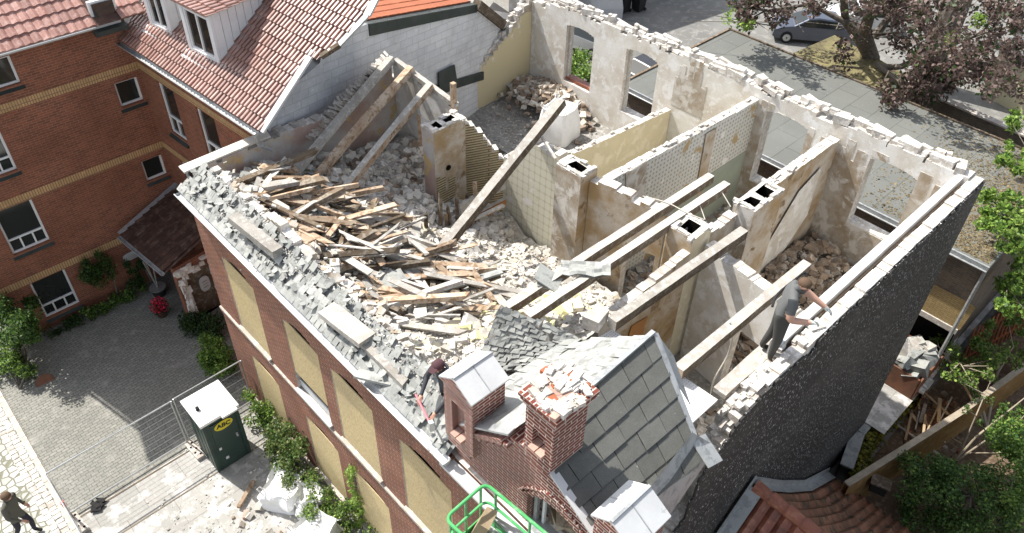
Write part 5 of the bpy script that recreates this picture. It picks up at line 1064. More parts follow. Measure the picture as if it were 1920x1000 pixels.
# ================================================================== FLAT ROOFED ANNEX, LEAN-TO, GARDEN WALLS
ax = thing('flat_roofed_annex', 'long grey felt roofed outbuilding behind the ruin, leaves scattered on its roof', 'outbuilding', (28, 10, GZ))
AX0, AX1, AY0, AY1, AZ = 24.45, 32.4, 3.05, 18.7, 3.2
t = NT('annex felt', 0.9, .2); co = t.coord('UV'); b_ = t.n('TexBrick'); b_.offset = .37
for k, v in (('Scale', 1), ('Brick Width', 2.4), ('Row Height', 1.02), ('Mortar Size', .018), ('Mortar Smooth', .5), ('Bias', 0)): b_.inputs[k].default_value = v
b_.inputs['Color1'].default_value = (.125, .13, .12, 1); b_.inputs['Color2'].default_value = (.145, .15, .138, 1); b_.inputs['Mortar'].default_value = (.065, .07, .062, 1); t.L(co, b_.inputs['Vector'])
oc = t.coord('Object'); cl = t.mix(t.math('MULTIPLY', t.ramp(t.noise(oc, .35, 5, .7), .35, .7), .5), b_.outputs['Color'], (.175, .18, .168)); cl = t.mix(t.ramp(t.noise(oc, 14, 3, .6), .70, .74), cl, (.45, .45, .42)); cl = t.mix(t.ramp(t.noise(oc, 1.2, 4, .7), .66, .74), cl, (.16, .17, .12)); t.out(cl)
m = MB(); m.box(((AX0+AX1)/2, (AY0+AY1)/2, AZ-.1), (AX1-AX0, AY1-AY0, .2), 'annex felt'); m.bar((AX1-.04, AY0, AZ+.03), (AX1-.04, AY1, AZ+.03), .1, .08, 'wood dark'); m.bar((AX0, AY1-.04, AZ+.03), (AX1, AY1-.04, AZ+.03), .1, .08, 'wood dark'); m.build('annex_roof', ax)
m = MB(); m.box((AX0-.05, (AY0+AY1)/2, AZ-.06), (.08, AY1-AY0, .12), 'zinc'); half_tube(m, (AX0-.14, AY0, AZ-.12), (AX0-.14, AY1, AZ-.12), .07, 'zinc'); m.tube([(AX0-.1, AY0+.05, AZ-.2), (AX0-.05, AY0+.05, GZ)], .06, 'zinc'); m.build('rain_gutter', ax)
wx = AX0+.12
o1 = onX(1724, 583, wx); o2 = onX(1786, 612, wx); yb, ya = o1.y, o2.y; zl = o1.z
m = MB(); wall_multi(m, (wx, AY1-.1), (wx, AY0+.1), .3, GZ, AZ-.2, [(AY1-.1-yb-.5, AY1-.1-ya, GZ, zl-.1)], 'old dark brick'); m.build('wall', ax)
m = MB(); m.box((wx-.02, (ya+yb)/2+.5, zl), (.1, yb-ya+1.4, .22), 'stone coping'); m.face([(wx-.012, yb+1.1, zl+.12), (wx-.012, ya-.25, zl+.12), (wx-.012, ya-.35, zl+1.3), (wx-.012, ya+.2, zl+1.35), (wx-.012, yb+1.1, zl+1.3)], 'yellow brick'); m.build('lintel', ax)
m = MB(); m.face([(wx, AY0+.1, GZ), (AX1-.1, AY0+.1, GZ), (AX1-.1, AY0+.1, AZ-.2), (wx, AY0+.1, AZ-.2)], 'old dark brick'); m.face([(AX1-.1, AY0+.1, -.1), (AX1-.1, AY1-.1, -.1), (AX1-.1, AY1-.1, AZ-.2), (AX1-.1, AY0+.1, AZ-.2)], 'old dark brick'); m.face([(AX1-.1, AY1-.1, -.1), (wx, AY1-.1, -.1), (wx, AY1-.1, AZ-.2), (AX1-.1, AY1-.1, AZ-.2)], 'old dark brick'); m.face([(wx+.6, yb+1.2, GZ), (wx+.6, ya-.1, GZ), (wx+.6, ya-.1, zl), (wx+.6, yb+1.2, zl)], 'hole dark'); m.build('wall', ax)
m = MB()
def lit(rn):
    while True:
        x, y = rn.uniform(AX0+.1, AX1-.1), AY0+.1+abs(rn.gauss(0, 2.3))
        if y < 10.5 and rn.random() < (1.0-(y-3)/8)+.3*mno.noise(V((x*.5, y*.5, 0))): return x, y
chunks(m, 13000, lit, (.025, .04, .06, .09), ['litter'], lambda x, y: AZ, 33, .18)
tag(m.build('leaf_litter'), 'brown dead leaves and moss spread over the near end of the flat roof', 'leaves', kind='stuff')
# moss grown shed roof and garden wall behind
m = MB(); q = [at(1487, 100, 2.2), at(1565, 66, 2.2), at(1700, 140, 2.2), at(1640, 178, 2.2)]; m.prism(q, (0, 0, -.15), 'moss roof'); sh = thing('shed', 'low shed with a yellow mossy roof under the copper tree', 'shed', (q[0]+q[2])/2-V((0, 0, 2.2))); o = m.build('shed_roof', sh)
m = MB(); qq = [lerp(p, (q[0]+q[2])/2, .06)-V((0, 0, .15)) for p in q]
for a, b in zip(qq, qq[1:]+qq[:1]): m.face([V((a.x, a.y, 0)), V((b.x, b.y, 0)), b, a], 'old dark brick')
m.build('shed_wall', sh)
a, b = at(1600, 112, 1.8), at(1935, 258, 1.8); m = MB(); wall(m, (b.x, b.y), (a.x, a.y), .3, 0, 1.8, 'old dark brick', 'old dark brick', 'stone coping', jag=0, step=90) if False else wall(m, (a.x, a.y), (b.x, b.y), .3, -.1, 1.75, 'old dark brick', 'old dark brick', 'stone coping', jag=0, step=90); m.bar(a+V((0, .12, 0)), b+V((0, .12, 0)), .38, .08, 'stone coping'); tag(m.build('garden_wall'), 'dark brick garden wall with a pale coping behind the flat roof', 'wall')
p = at(1862, 205, 0); m = MB(); hs = thing('garden_house', 'small cream rendered building with a brown roof edge at the right above the garden wall', 'building', p)
hq = [at(1838, 178, 0), at(1960, 240, 0)]; dd = (hq[1]-hq[0]); dl = V((-dd.y, dd.x, 0)).normalized()*4; m.prism([hq[0], hq[1], hq[1]+dl, hq[0]+dl] if dl.x > 0 else [hq[0], hq[1], hq[1]-dl, hq[0]-dl], (0, 0, 2.6), 'cream render'); m.build('wall', hs)
m = MB(); dl = dl if dl.x > 0 else -dl; e = dd.normalized()*.3; e2 = dl.normalized()*.35; m.prism([hq[0]-e-e2+V((0, 0, 2.6)), hq[1]+e-e2+V((0, 0, 2.6)), hq[1]+e+dl+V((0, 0, 2.9)), hq[0]-e+dl+V((0, 0, 2.9))], (0, 0, .14), 'felt roof'); m.build('roof', hs)
m = MB(); c = lerp(hq[0], hq[1], .7)+V((0, 0, 1.3)); m.bar(c-dd.normalized()*.4-e2*.1, c+dd.normalized()*.4-e2*.1, .06, .9, 'white paint'); m.build('window', hs)
# tiled lean-to below the slate hung gable
lt = thing('tiled_outbuilding', 'low building with red and mossy roll tiles against the foot of the slate hung gable', 'building', (13, 1, GZ))
RX, RZ, EX2, EZ = 11.5, 3.86, 18.35, -2.75; Yw = 3.58
m = MB(); prof_ = [(RX, RZ), (13.6, 1.5), (16.0, -1.0), (EX2, EZ)]
for (xa, za), (xb, zb) in zip(prof_, prof_[1:]):
    L_ = math.hypot(xb-xa, zb-za); n_ = max(1, int(L_/.38)); e_v = V((xa-xb, 0, za-zb))/L_
    tile_roof(m, V((xb, Yw-6.7, zb)), (0, 1, 0), e_v, 22, n_, .29, L_/n_, 'tile mossy', prof='wave', amp=.085, step=.03, seed=int(xa*10)); m.face([(xb, Yw-7, zb-.03), (xb, Yw, zb-.03), (xa, Yw, za-.03), (xa, Yw-7, za-.03)][::-1], 'tile mossy')
m.build('roof', lt)
m = MB(); L_ = 6; e_v = V((2.6, 0, 2.6)).normalized(); tile_roof(m, V((RX-3.8, Yw-6.7, RZ-3.8)), (0, 1, 0), e_v, 22, 15, .29, .36, 'tile red', prof='wave', amp=.085, step=.03, seed=55); m.face([(RX-3.8, Yw-7, RZ-3.85), (RX, Yw-7, RZ-.05), (RX, Yw, RZ-.05), (RX-3.8, Yw, RZ-3.85)], 'tile red'); m.build('roof', lt)
m = MB()
for k in range(14): y = Yw-.1-k*.42; m.tube([(RX, y, RZ+.05), (RX, y-.44, RZ+.03)], [.17, .14], 'tile red', 10)
m.build('ridge_tiles', lt)
m = MB()
for (xa, za), (xb, zb) in zip(prof_, prof_[1:]): m.prism([(xa, Yw-.02, za+.08), (xb, Yw-.02, zb+.08), (xb, Yw-.02, zb+.36), (xa, Yw-.02, za+.36)], (0, -.03, 0), 'zinc'); m.prism([(xa, Yw-.04, za+.12), (xb, Yw-.04, zb+.12), (xb, Yw-.32, zb+.12), (xa, Yw-.32, za+.12)], (0, 0, .02), 'zinc')
m.prism([(RX, Yw-.02, RZ+.1), (RX-3.8, Yw-.02, RZ-3.7), (RX-3.8, Yw-.02, RZ-3.3), (RX, Yw-.02, RZ+.4)], (0, -.03, 0), 'zinc'); m.prism([(RX-.1, Yw-.04, RZ+.06), (RX-3.8, Yw-.04, RZ-3.64), (RX-3.8, Yw-.34, RZ-3.64), (RX-.1, Yw-.34, RZ+.06)], (0, 0, .02), 'zinc'); m.build('roof_flashing', lt)
m = MB(); m.box((14.5, .2, (GZ-3)/2), (7, 6.5, abs(GZ+3)), 'ochre render') if False else m.face([(EX2-.2, Yw, GZ), (EX2-.2, Yw-7, GZ), (EX2-.2, Yw-7, EZ), (EX2-.2, Yw, EZ)][::-1], 'ochre render'); half_tube(m, (EX2+.06, Yw, EZ-.05), (EX2+.06, Yw-7, EZ-.05), .07, 'wood dark'); m.build('wall', lt)
# mossy curved wall, white topped wall, ochre garden wall
def gwall(pxs, ztop, th, mf, mtop, label, name='garden_wall', zb=GZ, cap=0.0):
    P = [at(*p, ztop) for p in pxs]; mm = MB()
    for a, b in zip(P, P[1:]):
        d = (b-a); d.z = 0; d.normalize(); nl = V((-d.y, d.x, 0)); 
        if nl.y < 0: nl = -nl
        q = [a, b, b+nl*th, a+nl*th]; f = lambda p: V((p.x, p.y, zb))
        mm.prism(q, (0, 0, -.07), mtop); mm.face([f(a), f(b), b-V((0, 0, .07)), a-V((0, 0, .07))], mf); mm.face([f(b), f(a), a-V((0, 0, .07)), b-V((0, 0, .07))], mf); mm.face([f(a+nl*th*.9), f(b+nl*th*.9), b+nl*th*.9-V((0, 0, .07)), a+nl*th*.9-V((0, 0, .07))], mf)
    return mm, P
m, P = gwall([(1600, 880), (1622, 815), (1650, 780), (1700, 730), (1722, 700)], -2.25, .42, 'soil', 'slate pale', ''); tag(m.build('garden_wall'), 'curved low wall topped with thin slates and grown over with moss beside the black gable', 'wall')
mossm = MB(); chunks(mossm, 1500, lambda rn: (lambda t, k: tuple((lerp(P[k], P[k+1], t)+V((rn.gauss(.1, .12), -abs(rn.gauss(.12, .16)), 0)))[:2]))(rn.random(), rn.randrange(4)), (.06, .1, .14), ['moss'], lambda x, y: -2.4-1.0*max(0, min(1, RND.random())), 41); tag(mossm.build('moss_growth'), 'bright yellow green moss cushions hanging down the curved garden wall', 'moss', kind='stuff')
m, P = gwall([(1732, 738), (1766, 680), (1803, 622)], -1.9, .36, 'ochre render', 'mortar white', ''); loose_bricks(m, P[0][:2], P[2][:2], .3, -1.92, 'mortar white', 30, 44); tag(m.build('garden_wall'), 'ochre rendered wall with a row of white bricks along its top', 'wall')
m, P = gwall([(1592, 912), (1692, 850), (1812, 773), (1925, 690), (1990, 640)], -1.6, .2, 'ochre render', 'branch pale', ''); tag(m.build('garden_wall'), 'long ochre garden wall with a pale timber capping running behind the dark bush', 'wall')  # sun on the capping is put into its pale colour
m = MB(); c = at(1648, 912, -2.2); m.box(c, (.35, .5, .42), 'rubber', Matrix.Rotation(.3, 3, 'Z'), jit=.05); m.box(c+V((0, 0, .24)), (.44, .6, .07), 'wood dark', Matrix.Rotation(.3, 3, 'Z')); tag(m.build('letter_box'), 'dark box fixed low on the ochre garden wall', 'box')
rn = random.Random(4)
for i in range(16):
    a = at(rn.uniform(1700, 1790), rn.uniform(740, 830), GZ+.12+.02*i); an = rn.uniform(-.3, 1.9); L_ = rn.uniform(.7, 1.9); d = V((math.cos(an), math.sin(an), rn.gauss(0, .1)))*L_/2
    timber('scrap_wood', a-d, a+d, rn.choice((.05, .08, .12)), .05, rn.choice(('straw wood', 'wood grey', 'straw wood')), 'broken lath or board on the scrap pile in the garden between the walls', 'board', 'scrap wood pile in the garden')
m = MB(); chunks(m, 160, lambda r_: tuple(at(r_.uniform(1690, 1800), r_.uniform(740, 850), GZ)[:2]), (.08, .14, .2), ['tile red', 'brown rubble', 'soil'], lambda x, y: GZ, 61); tag(m.build('garden_debris'), 'brick bits and sticks littering the garden soil by the scrap pile', 'rubble', kind='stuff')
m = MB(); fa, fb = at(1800, 690, GZ), at(1935, 610, GZ); fd = (fb-fa); fl_ = fd.length; fd.normalize()
for k in range(int(fl_/.28)): p = fa+fd*k*.28; m.bar(p+V((0, 0, .1)), p+V((.25, .25, 1.9)), .2, .03, 'fence wood', up=(0, 1, 0))
m.bar(fa+V((.05, .05, .5)), fb+V((.05, .05, .5)), .08, .06, 'fence wood'); m.bar(fa+V((.2, .2, 1.5)), fb+V((.2, .2, 1.5)), .08, .06, 'fence wood'); tag(m.build('board_fence'), 'rust red board fence at the right edge beyond the garden walls', 'fence')
c = onX(1708, 672, 23.8); c.z = -2.2; sk = thing('rubble_skip', 'small open container heaped with grey bags in front of the annex doorway', 'container', c)
m = MB(); Mz = Matrix.Rotation(.1, 3, 'Z')
for (x, y, sx, sy) in ((-.9, 0, .06, 1.5), (.9, 0, .06, 1.5), (0, -.75, 1.86, .06), (0, .75, 1.86, .06)): m.box(c+V((x, y, .5)), (sx, sy, 1.0), 'rust')
m.box(c+V((0, 0, .1)), (1.8, 1.5, .1), 'rust'); m.build('container_body', sk)
m = MB()
for k in range(14): m.box(c+V((U(-.6, .6), U(-.5, .5), .75+U(0, .5))), (U(.4, .8), U(.4, .7), U(.25, .5)), RND.choice(('slate pale', 'wood grey', 'slate grey')), Matrix.Rotation(U(-.6, .6), 3, 'X') @ Matrix.Rotation(U(0, 3), 3, 'Z'), jit=.5)
m.build('rubbish_bags', sk)
# ================================================================== PLANTS
def leaf(mb, c, s, mat, rn, up=.6, r=None):
    n = V((rn.gauss(0, 1), rn.gauss(0, 1), rn.gauss(0, 1)+up)).normalized(); a = n.cross(V((rn.gauss(0, 1), rn.gauss(0, 1), rn.gauss(0, 1)))).normalized(); b = n.cross(a)
    k = rn.uniform(.7, 1.3)*s; f = rn.uniform(.05, .25)*k
    mb.face([c-a*k*.5, c-b*k*.32-n*f*.3, c+a*k*.5-n*f, c+b*k*.32-n*f*.3], mat, rn.random() if r is None else r)
def foliage(mb, clumps, n, s, mat, rn, mats=None):
    "clumps: (centre, radius, weight); leaves sit mostly towards the outside of each clump"
    ws = [c[2] for c in clumps]
    for c, r, w_ in rn.choices(clumps, ws, k=n):
        d = V((rn.gauss(0, 1), rn.gauss(0, 1), rn.gauss(0, 1))).normalized()*r*rn.uniform(.35, 1.08)
        leaf(mb, c+d, s, mats[rn.randrange(len(mats))] if mats else mat, rn)
def clumps_px(poly_px, zr, n, rr, rn):
    "clumps through the volume seen in a patch of the picture, at real heights"
    x0, y0, x1, y1 = poly_px; out = []
    for i in range(n): out.append((at(rn.uniform(x0, x1), rn.uniform(y0, y1), rn.uniform(*zr)), rn.uniform(*rr), 1))
    return out
def plant(name, label, cat, clumps, n, s, mat, seed, stems=None, smat='bark', fname='foliage', root=None, group=None, mats=None):
    rn = random.Random(seed); cx = sum((c[0] for c in clumps), V())/len(clumps); base = root or V((cx.x, cx.y, min(c[0].z-c[1] for c in clumps)))
    t = thing(name, label, cat, base, group); m = MB(); foliage(m, clumps, n, s, mat, rn, mats); m.build(fname, t)
    if stems:
        m = MB()
        for path, rr in stems: m.tube(path, rr, smat, 8)
        m.build('trunk' if name.endswith('tree') else 'stem', t)
    return t
rn = random.Random(3)
def between(a, b, n, rr, jx=.3, z=(0, 1)):
    return [(lerp(V(a), V(b), rn.random())+V((rn.gauss(0, jx), rn.gauss(0, jx), rn.uniform(*z))), rn.uniform(*rr), 1) for _ in range(n)]
def stemset(base, tops, r0=.03):
    out = []
    for t_ in tops: mid = lerp(V(base), V(t_), .5)+V((U(-.15, .15), U(-.15, .15), .05)); out.append(([V(base), mid, V(t_)], [r0, r0*.7, r0*.3]))
    return out
cl = between((4.75, 14.6, 0), (4.65, 12.9, 0), 26, (.18, .34), .18, (.1, 1.55)); plant('climbing_shrub', 'large climbing shrub before the boarded facade, between portable toilet and slumped bag', 'shrub', cl, 5200, .085, 'leaf ivy', 1, stemset((4.95, 13.8, 0), [c[0] for c in cl[:9]]), mats=['leaf ivy', 'leaf ivy', 'leaf green'])
cl = between((4.6, 12.4, 0), (4.75, 10.6, 0), 24, (.18, .32), .22, (.1, 1.3)); plant('climbing_shrub', 'bright leafy shrub at the foot of the facade below the slumped bag', 'shrub', cl, 4600, .08, 'leaf green', 2, stemset((4.9, 11.5, 0), [c[0] for c in cl[:9]]), mats=['leaf green', 'leaf bright', 'leaf ivy'])
cl = [(V((5.1, 10.72+rn.gauss(0, .12), z)), .14, 1) for z in [.3+.22*k for k in range(14)]]; plant('ivy', 'narrow column of yellowish ivy climbing the brick between two lower boarded windows', 'climber', cl, 900, .07, 'leaf bright', 3, [([V((5.15, 10.75, 0)), V((5.14, 10.7, 1.5)), V((5.15, 10.75, 3.2))], [.03, .025, .01])])
cl = between((4.85, 16.1, 0), (4.9, 15.2, 0), 14, (.15, .28), .15, (.2, 1.5)); plant('shrub', 'yellow green shrub squeezed between the white toilet roof and the facade', 'shrub', cl, 1900, .08, 'leaf bright', 4, stemset((4.95, 15.7, 0), [c[0] for c in cl[:5]]), mats=['leaf bright', 'leaf green'])
cl = between((5.05, 19.3, 0), (4.95, 17.7, 0), 22, (.2, .36), .2, (.15, 1.0)); plant('bush', 'dense bright green bush at the far corner of the ruin facade', 'bush', cl, 5200, .08, 'leaf green', 5, stemset((5.1, 18.5, 0), [c[0] for c in cl[:5]]), mats=['leaf green', 'leaf bright'])
cl = between((5.2, 21.3, 0), (5.6, 19.7, 0), 16, (.2, .34), .2, (.1, .55)); plant('bush', 'low dark green bush by the porch wall, left of the bright one', 'bush', cl, 3000, .08, 'leaf dark', 6)
cl = [(onY(rn.uniform(158, 212), rn.uniform(470, 532), 23.7), rn.uniform(.14, .26), 1) for _ in range(16)]; plant('climbing_rose', 'rounded climbing rose trained on the brick wall left of the porch', 'climber', cl, 2600, .075, 'leaf dark', 7, [([V((3.9, 23.85, 0)), V((4.0, 23.75, 1.0)), V((3.9, 23.7, 1.9))], [.03, .025, .015])], mats=['leaf dark', 'leaf green'], root=V((3.9, 23.85, 0)))
cl = [(onY(rn.uniform(235, 292), rn.uniform(488, 540), 23.5), rn.uniform(.12, .22), 1) for _ in range(12)]; plant('climbing_rose', 'dark straggling climber beside the porch post under the roof edge', 'climber', cl, 1500, .07, 'leaf dark', 8, [([V((5.1, 23.6, 0)), V((5.0, 23.5, 1.0)), V((5.0, 23.5, 1.8))], [.03, .025, .015])], root=V((5.1, 23.6, 0)))
cl = between((2.7, 23.5, 0), (4.9, 23.55, 0), 26, (.12, .2), .12, (.1, .4)); plant('flower_bed', 'strip of low yellowish plants along the foot of the brick wall', 'plants', cl, 2600, .07, 'leaf green', 9, mats=['leaf green', 'leaf bright', 'leaf dark'])
cl = between((1.3, 23.5, 0), (2.6, 23.6, 0), 14, (.12, .2), .12, (.05, .3)); plant('flower_bed', 'strip of dark low plants under the lowest white window', 'plants', cl, 1300, .07, 'leaf dark', 10)
cl = [(at(rn.uniform(-15, 62), rn.uniform(565, 640), rn.uniform(1.2, 2.3)), rn.uniform(.25, .45), 1) for _ in range(20)]; plant('shrub', 'tall leafy shrub at the left edge beside the lowest white window', 'shrub', cl, 5200, .1, 'leaf green', 11, stemset((.5, 23.0, 0), [c[0] for c in cl[:6]], .04), mats=['leaf green', 'leaf dark', 'leaf green'], root=V((.5, 23, 0)))
cl = [(at(rn.uniform(-20, 58), rn.uniform(632, 700), rn.uniform(.2, .9)), rn.uniform(.2, .36), 1) for _ in range(16)]; plant('shrub', 'lower sunlit shrub at the left edge by the kerb', 'shrub', cl, 3600, .09, 'leaf green', 12, stemset((.0, 22.0, 0), [c[0] for c in cl[:5]], .03), mats=['leaf green', 'leaf bright', 'leaf dark'], root=V((0, 22, 0)))
# potted red flowers
p = at(305, 592, 0); pf = thing('flower_pot', 'pot of crimson flowers standing on the courtyard before the porch', 'flower pot', p); m = MB(); m.tube([p, p+V((0, 0, .28))], [.14, .2], 'tile brown', 12); m.build('pot', pf)
m = MB(); rr_ = random.Random(9); foliage(m, [(p+V((0, 0, .42)), .3, 1)], 500, .06, 'leaf dark', rr_); m.build('foliage', pf); m = MB(); foliage(m, [(p+V((0, 0, .5)), .3, 1)], 420, .07, 'flower red', rr_); m.build('blossom', pf)
p = at(300, 552, 0); pf = thing('plant_pot', 'dark pot with a bare shrub beside the porch step', 'flower pot', p); m = MB(); m.tube([p, p+V((0, 0, .34))], [.2, .27], 'rubber', 14); m.tube([p+V((0, 0, .33)), p+V((0, 0, .36))], [.285, .285], 'steel', 14); m.build('pot', pf); m = MB()
for k in range(7): m.tube([p+V((0, 0, .3)), p+V((U(-.2, .2), U(-.2, .2), 1.4+U(0, .5)))], [.02, .008], 'wood grey', 5)
m.build('stem', pf)
m = MB(); m.tube([at(86, 718, 0), at(86, 718, .012)], .28, 'rust', 20); tag(m.build('manhole_cover'), 'dark round manhole cover in the paving by the left shrubs', 'manhole cover')

# copper beech behind the flat roof
rn = random.Random(12); TB = V((37.6, 13.0, -.1))
tr = thing('copper_tree', 'large copper leaved tree with a forked grey trunk behind the flat roof', 'tree', TB)
def limb(path, rr): return ([V(p) for p in path], rr)
trunk = [limb([TB, at(1636, 110, 2.0), at(1620, 60, 3.6), at(1640, 0, 6.0)], [.42, .34, .3, .2]), limb([at(1637, 120, 1.8), at(1610, 72, 3.2), at(1585, 40, 4.0), at(1580, -20, 6)], [.3, .25, .2, .14]), limb([at(1640, 70, 3.3), at(1668, 30, 4.4), at(1690, -30, 6)], [.22, .16, .1]), limb([at(1637, 128, 1.8), at(1690, 125, 3), at(1770, 90, 4), at(1850, 60, 5)], [.2, .14, .09, .05]), limb([at(1590, 45, 4.1), at(1520, 8, 4.8), at(1440, 20, 5.2), at(1390, 15, 5.3)], [.14, .09, .06, .03]), limb([at(1640, 120, 2), at(1700, 160, 3), at(1760, 150, 3.6)], [.16, .1, .05])]
m = MB()
for p_, r_2 in trunk: m.tube(p_, r_2, 'bark', 10)
for k in range(46):
    p_, r_2 = rn.choice(trunk); i_ = rn.randrange(1, len(p_)-1); b0 = lerp(p_[i_], p_[i_+1], rn.random()); m.tube([b0, b0+V((rn.gauss(0, .6), rn.gauss(0, .8), rn.gauss(.2, .4))), b0+V((rn.gauss(0, 1.3), rn.gauss(0, 1.6), rn.gauss(.3, .7)))], [.05, .03, .01], 'bark', 5)
m.build('trunk', tr)
cl = []
for (x0, y0, x1, y1, z0, z1, n) in ((1365, -30, 1440, 30, 4.5, 6, 9), (1420, -40, 1560, 5, 5, 7, 9), (1560, -50, 1720, 12, 5, 7.5, 20), (1600, 0, 1720, 60, 4.5, 6, 9), (1440, 0, 1560, 30, 4.6, 5.6, 6), (1700, -30, 1910, 90, 4, 7.5, 40), (1700, 90, 1880, 150, 3, 5.5, 26), (1860, 0, 1940, 170, 4, 6, 16), (1650, 140, 1760, 195, 2.2, 4, 14), (1760, 130, 1860, 165, 2.4, 4, 9), (1560, 80, 1600, 120, 3.5, 4.5, 2), (1670, 50, 1720, 100, 3.5, 5, 3), (1385, 20, 1410, 45, 4.5, 5, 2)):
    for _ in range(n): cl.append((at(rn.uniform(x0, x1), rn.uniform(y0, y1), rn.uniform(z0, z1)), rn.uniform(.3, .75), 1))
m = MB(); foliage(m, cl, 15500, .2, 'leaf copper', rn, ['leaf copper']*14+['leaf dark']*2); foliage(m, [(at(1375, 30, 5), .5, 1), (at(1835, 40, 5), .4, 1), (at(1785, 75, 5), .35, 1), (at(1400, 45, 5), .35, 1)], 420, .17, 'leaf bright', rn); m.build('crown', tr)
p = at(1700, 125, 1.5); m = MB(); 
m2 = MB(); m2.tube([V((p.x+2, p.y-.5, 0)), V((p.x+2, p.y-.5, 6))], [.75, .6], 'bark', 14); t2 = thing('tree', 'thick bare trunk standing behind the copper tree, right of its fork', 'tree', V((p.x+2, p.y-.5, 0))); m2.build('trunk', t2)
# maple at the right edge, shrubs and the dark bush of the garden
def edge_tree(name, label, base, boxes, n, s, mats, seed, branches, bm_='bark'):
    rn = random.Random(seed); t = thing(name, label, 'tree' if 'tree' in name else 'bush', base); cl = []
    for (x0, y0, x1, y1, z0, z1, k, ra, rb) in boxes:
        for _ in range(k): cl.append((at(rn.uniform(x0, x1), rn.uniform(y0, y1), rn.uniform(z0, z1)), rn.uniform(ra, rb), 1))
    m = MB(); foliage(m, cl, n, s, mats[0], rn, mats); m.build('crown' if 'tree' in name else 'foliage', t); m = MB()
    for path, rr in branches: m.tube(path, rr, bm_, 7)
    pts_ = [lerp(V(a), V(b), k/6) for path, rr in branches for a, b in zip(path, path[1:]) for k in range(1, 7)]
    for c, r, w_ in cl[::3]: m.tube([min(pts_, key=lambda p: (p-c).length), c], [.02, .008], bm_, 5)
    m.build('trunk' if 'tree' in name else 'branch', t)
edge_tree('maple_tree', 'bright green maple whose boughs reach in from the right edge', at(2080, 560, GZ), ((1835, 362, 1935, 432, 4.2, 5.0, 24, .16, .3), (1868, 398, 1935, 470, 3.9, 4.8, 18, .16, .28), (1875, 488, 1935, 590, 1.8, 3.0, 24, .16, .28), (1893, 205, 1935, 240, 4.6, 5.4, 7, .16, .28), (1878, 270, 1935, 325, 4.4, 5.2, 14, .16, .28)), 6000, .15, ['leaf bright', 'leaf green', 'leaf bright'], 21,
          [([at(2080, 560, GZ), at(2060, 450, 0), at(2010, 400, 3.6), at(1880, 400, 4.6)], [.16, .13, .08, .02]), ([at(2060, 450, 0), at(2000, 540, 2), at(1890, 540, 2.4)], [.1, .06, .02]), ([at(2060, 450, 0), at(1980, 300, 4.2), at(1890, 295, 4.8)], [.1, .06, .02])])
edge_tree('garden_bush', 'loose sunlit shrub with pale branches above the ochre garden wall', at(1850, 800, GZ), ((1760, 640, 1860, 720, -1.8, -.6, 22, .16, .3), (1830, 600, 1930, 700, -1.6, -.4, 18, .16, .28), (1740, 620, 1770, 650, -1.2, -.8, 4, .12, .2)), 3600, .12, ['leaf ivy', 'leaf green', 'leaf bright'], 22,
          [([at(1850, 800, GZ), at(1830, 720, -2), at(1800, 680, -1)], [.07, .05, .02]), ([at(1850, 800, GZ), at(1870, 700, -1.8), at(1900, 650, -.8)], [.06, .05, .02]), ([at(1850, 800, GZ), at(1790, 690, -1.6), at(1760, 650, -1)], [.05, .04, .02])], 'branch pale')
edge_tree('garden_bush', 'big dark green yew like bush filling the lower right corner', at(1830, 960, GZ), ((1700, 855, 1800, 935, -2.4, -1.2, 30, .22, .42), (1770, 880, 1940, 1010, -2.6, -.8, 52, .25, .45), (1690, 930, 1790, 1000, -3, -2.4, 14, .22, .4)), 15000, .095, ['leaf yew', 'leaf yew', 'leaf yew', 'leaf dark'], 23, [([at(1830, 960, GZ), at(1820, 930, -2)], [.12, .08]), ([at(1830, 960, GZ), at(1880, 950, -1.8)], [.1, .05])])
edge_tree('garden_bush', 'bright green feathery bush at the right edge below the pale branches', at(1930, 860, GZ), ((1850, 770, 1945, 850, -1.8, -.6, 26, .2, .36), (1890, 850, 1945, 960, -1.6, -.4, 20, .2, .36)), 6500, .1, ['leaf bright', 'leaf green', 'leaf yew'], 24, [([at(1930, 860, GZ), at(1910, 830, -1.6)], [.08, .03])])
edge_tree('bare_shrub', 'sparse shrub of long pale bare twigs in front of the ochre wall', at(1790, 865, GZ), ((1800, 700, 1900, 800, -1.4, -.8, 10, .1, .2), (1870, 820, 1930, 850, -1.4, -1, 4, .1, .2)), 620, .1, ['leaf ivy', 'leaf green'], 25, [([at(1788, 868, GZ+.3), at(1830, 820, -1.9), at(1880, 780, -1.2), at(1935, 735, -.8)], [.05, .04, .03, .012]), ([at(1788, 868, GZ+.3), at(1850, 825, -1.8), at(1900, 800, -1.4), at(1925, 775, -1.1)], [.04, .03, .02, .01]), ([at(1800, 850, GZ+.3), at(1860, 850, -1.8), at(1925, 845, -1.5)], [.035, .025, .01]), ([at(1800, 850, GZ+.3), at(1830, 780, -1.6), at(1855, 720, -.9)], [.035, .025, .01]), ([at(1815, 880, GZ+.3), at(1870, 870, -2), at(1930, 830, -1.5)], [.03, .02, .01])], 'branch pale')
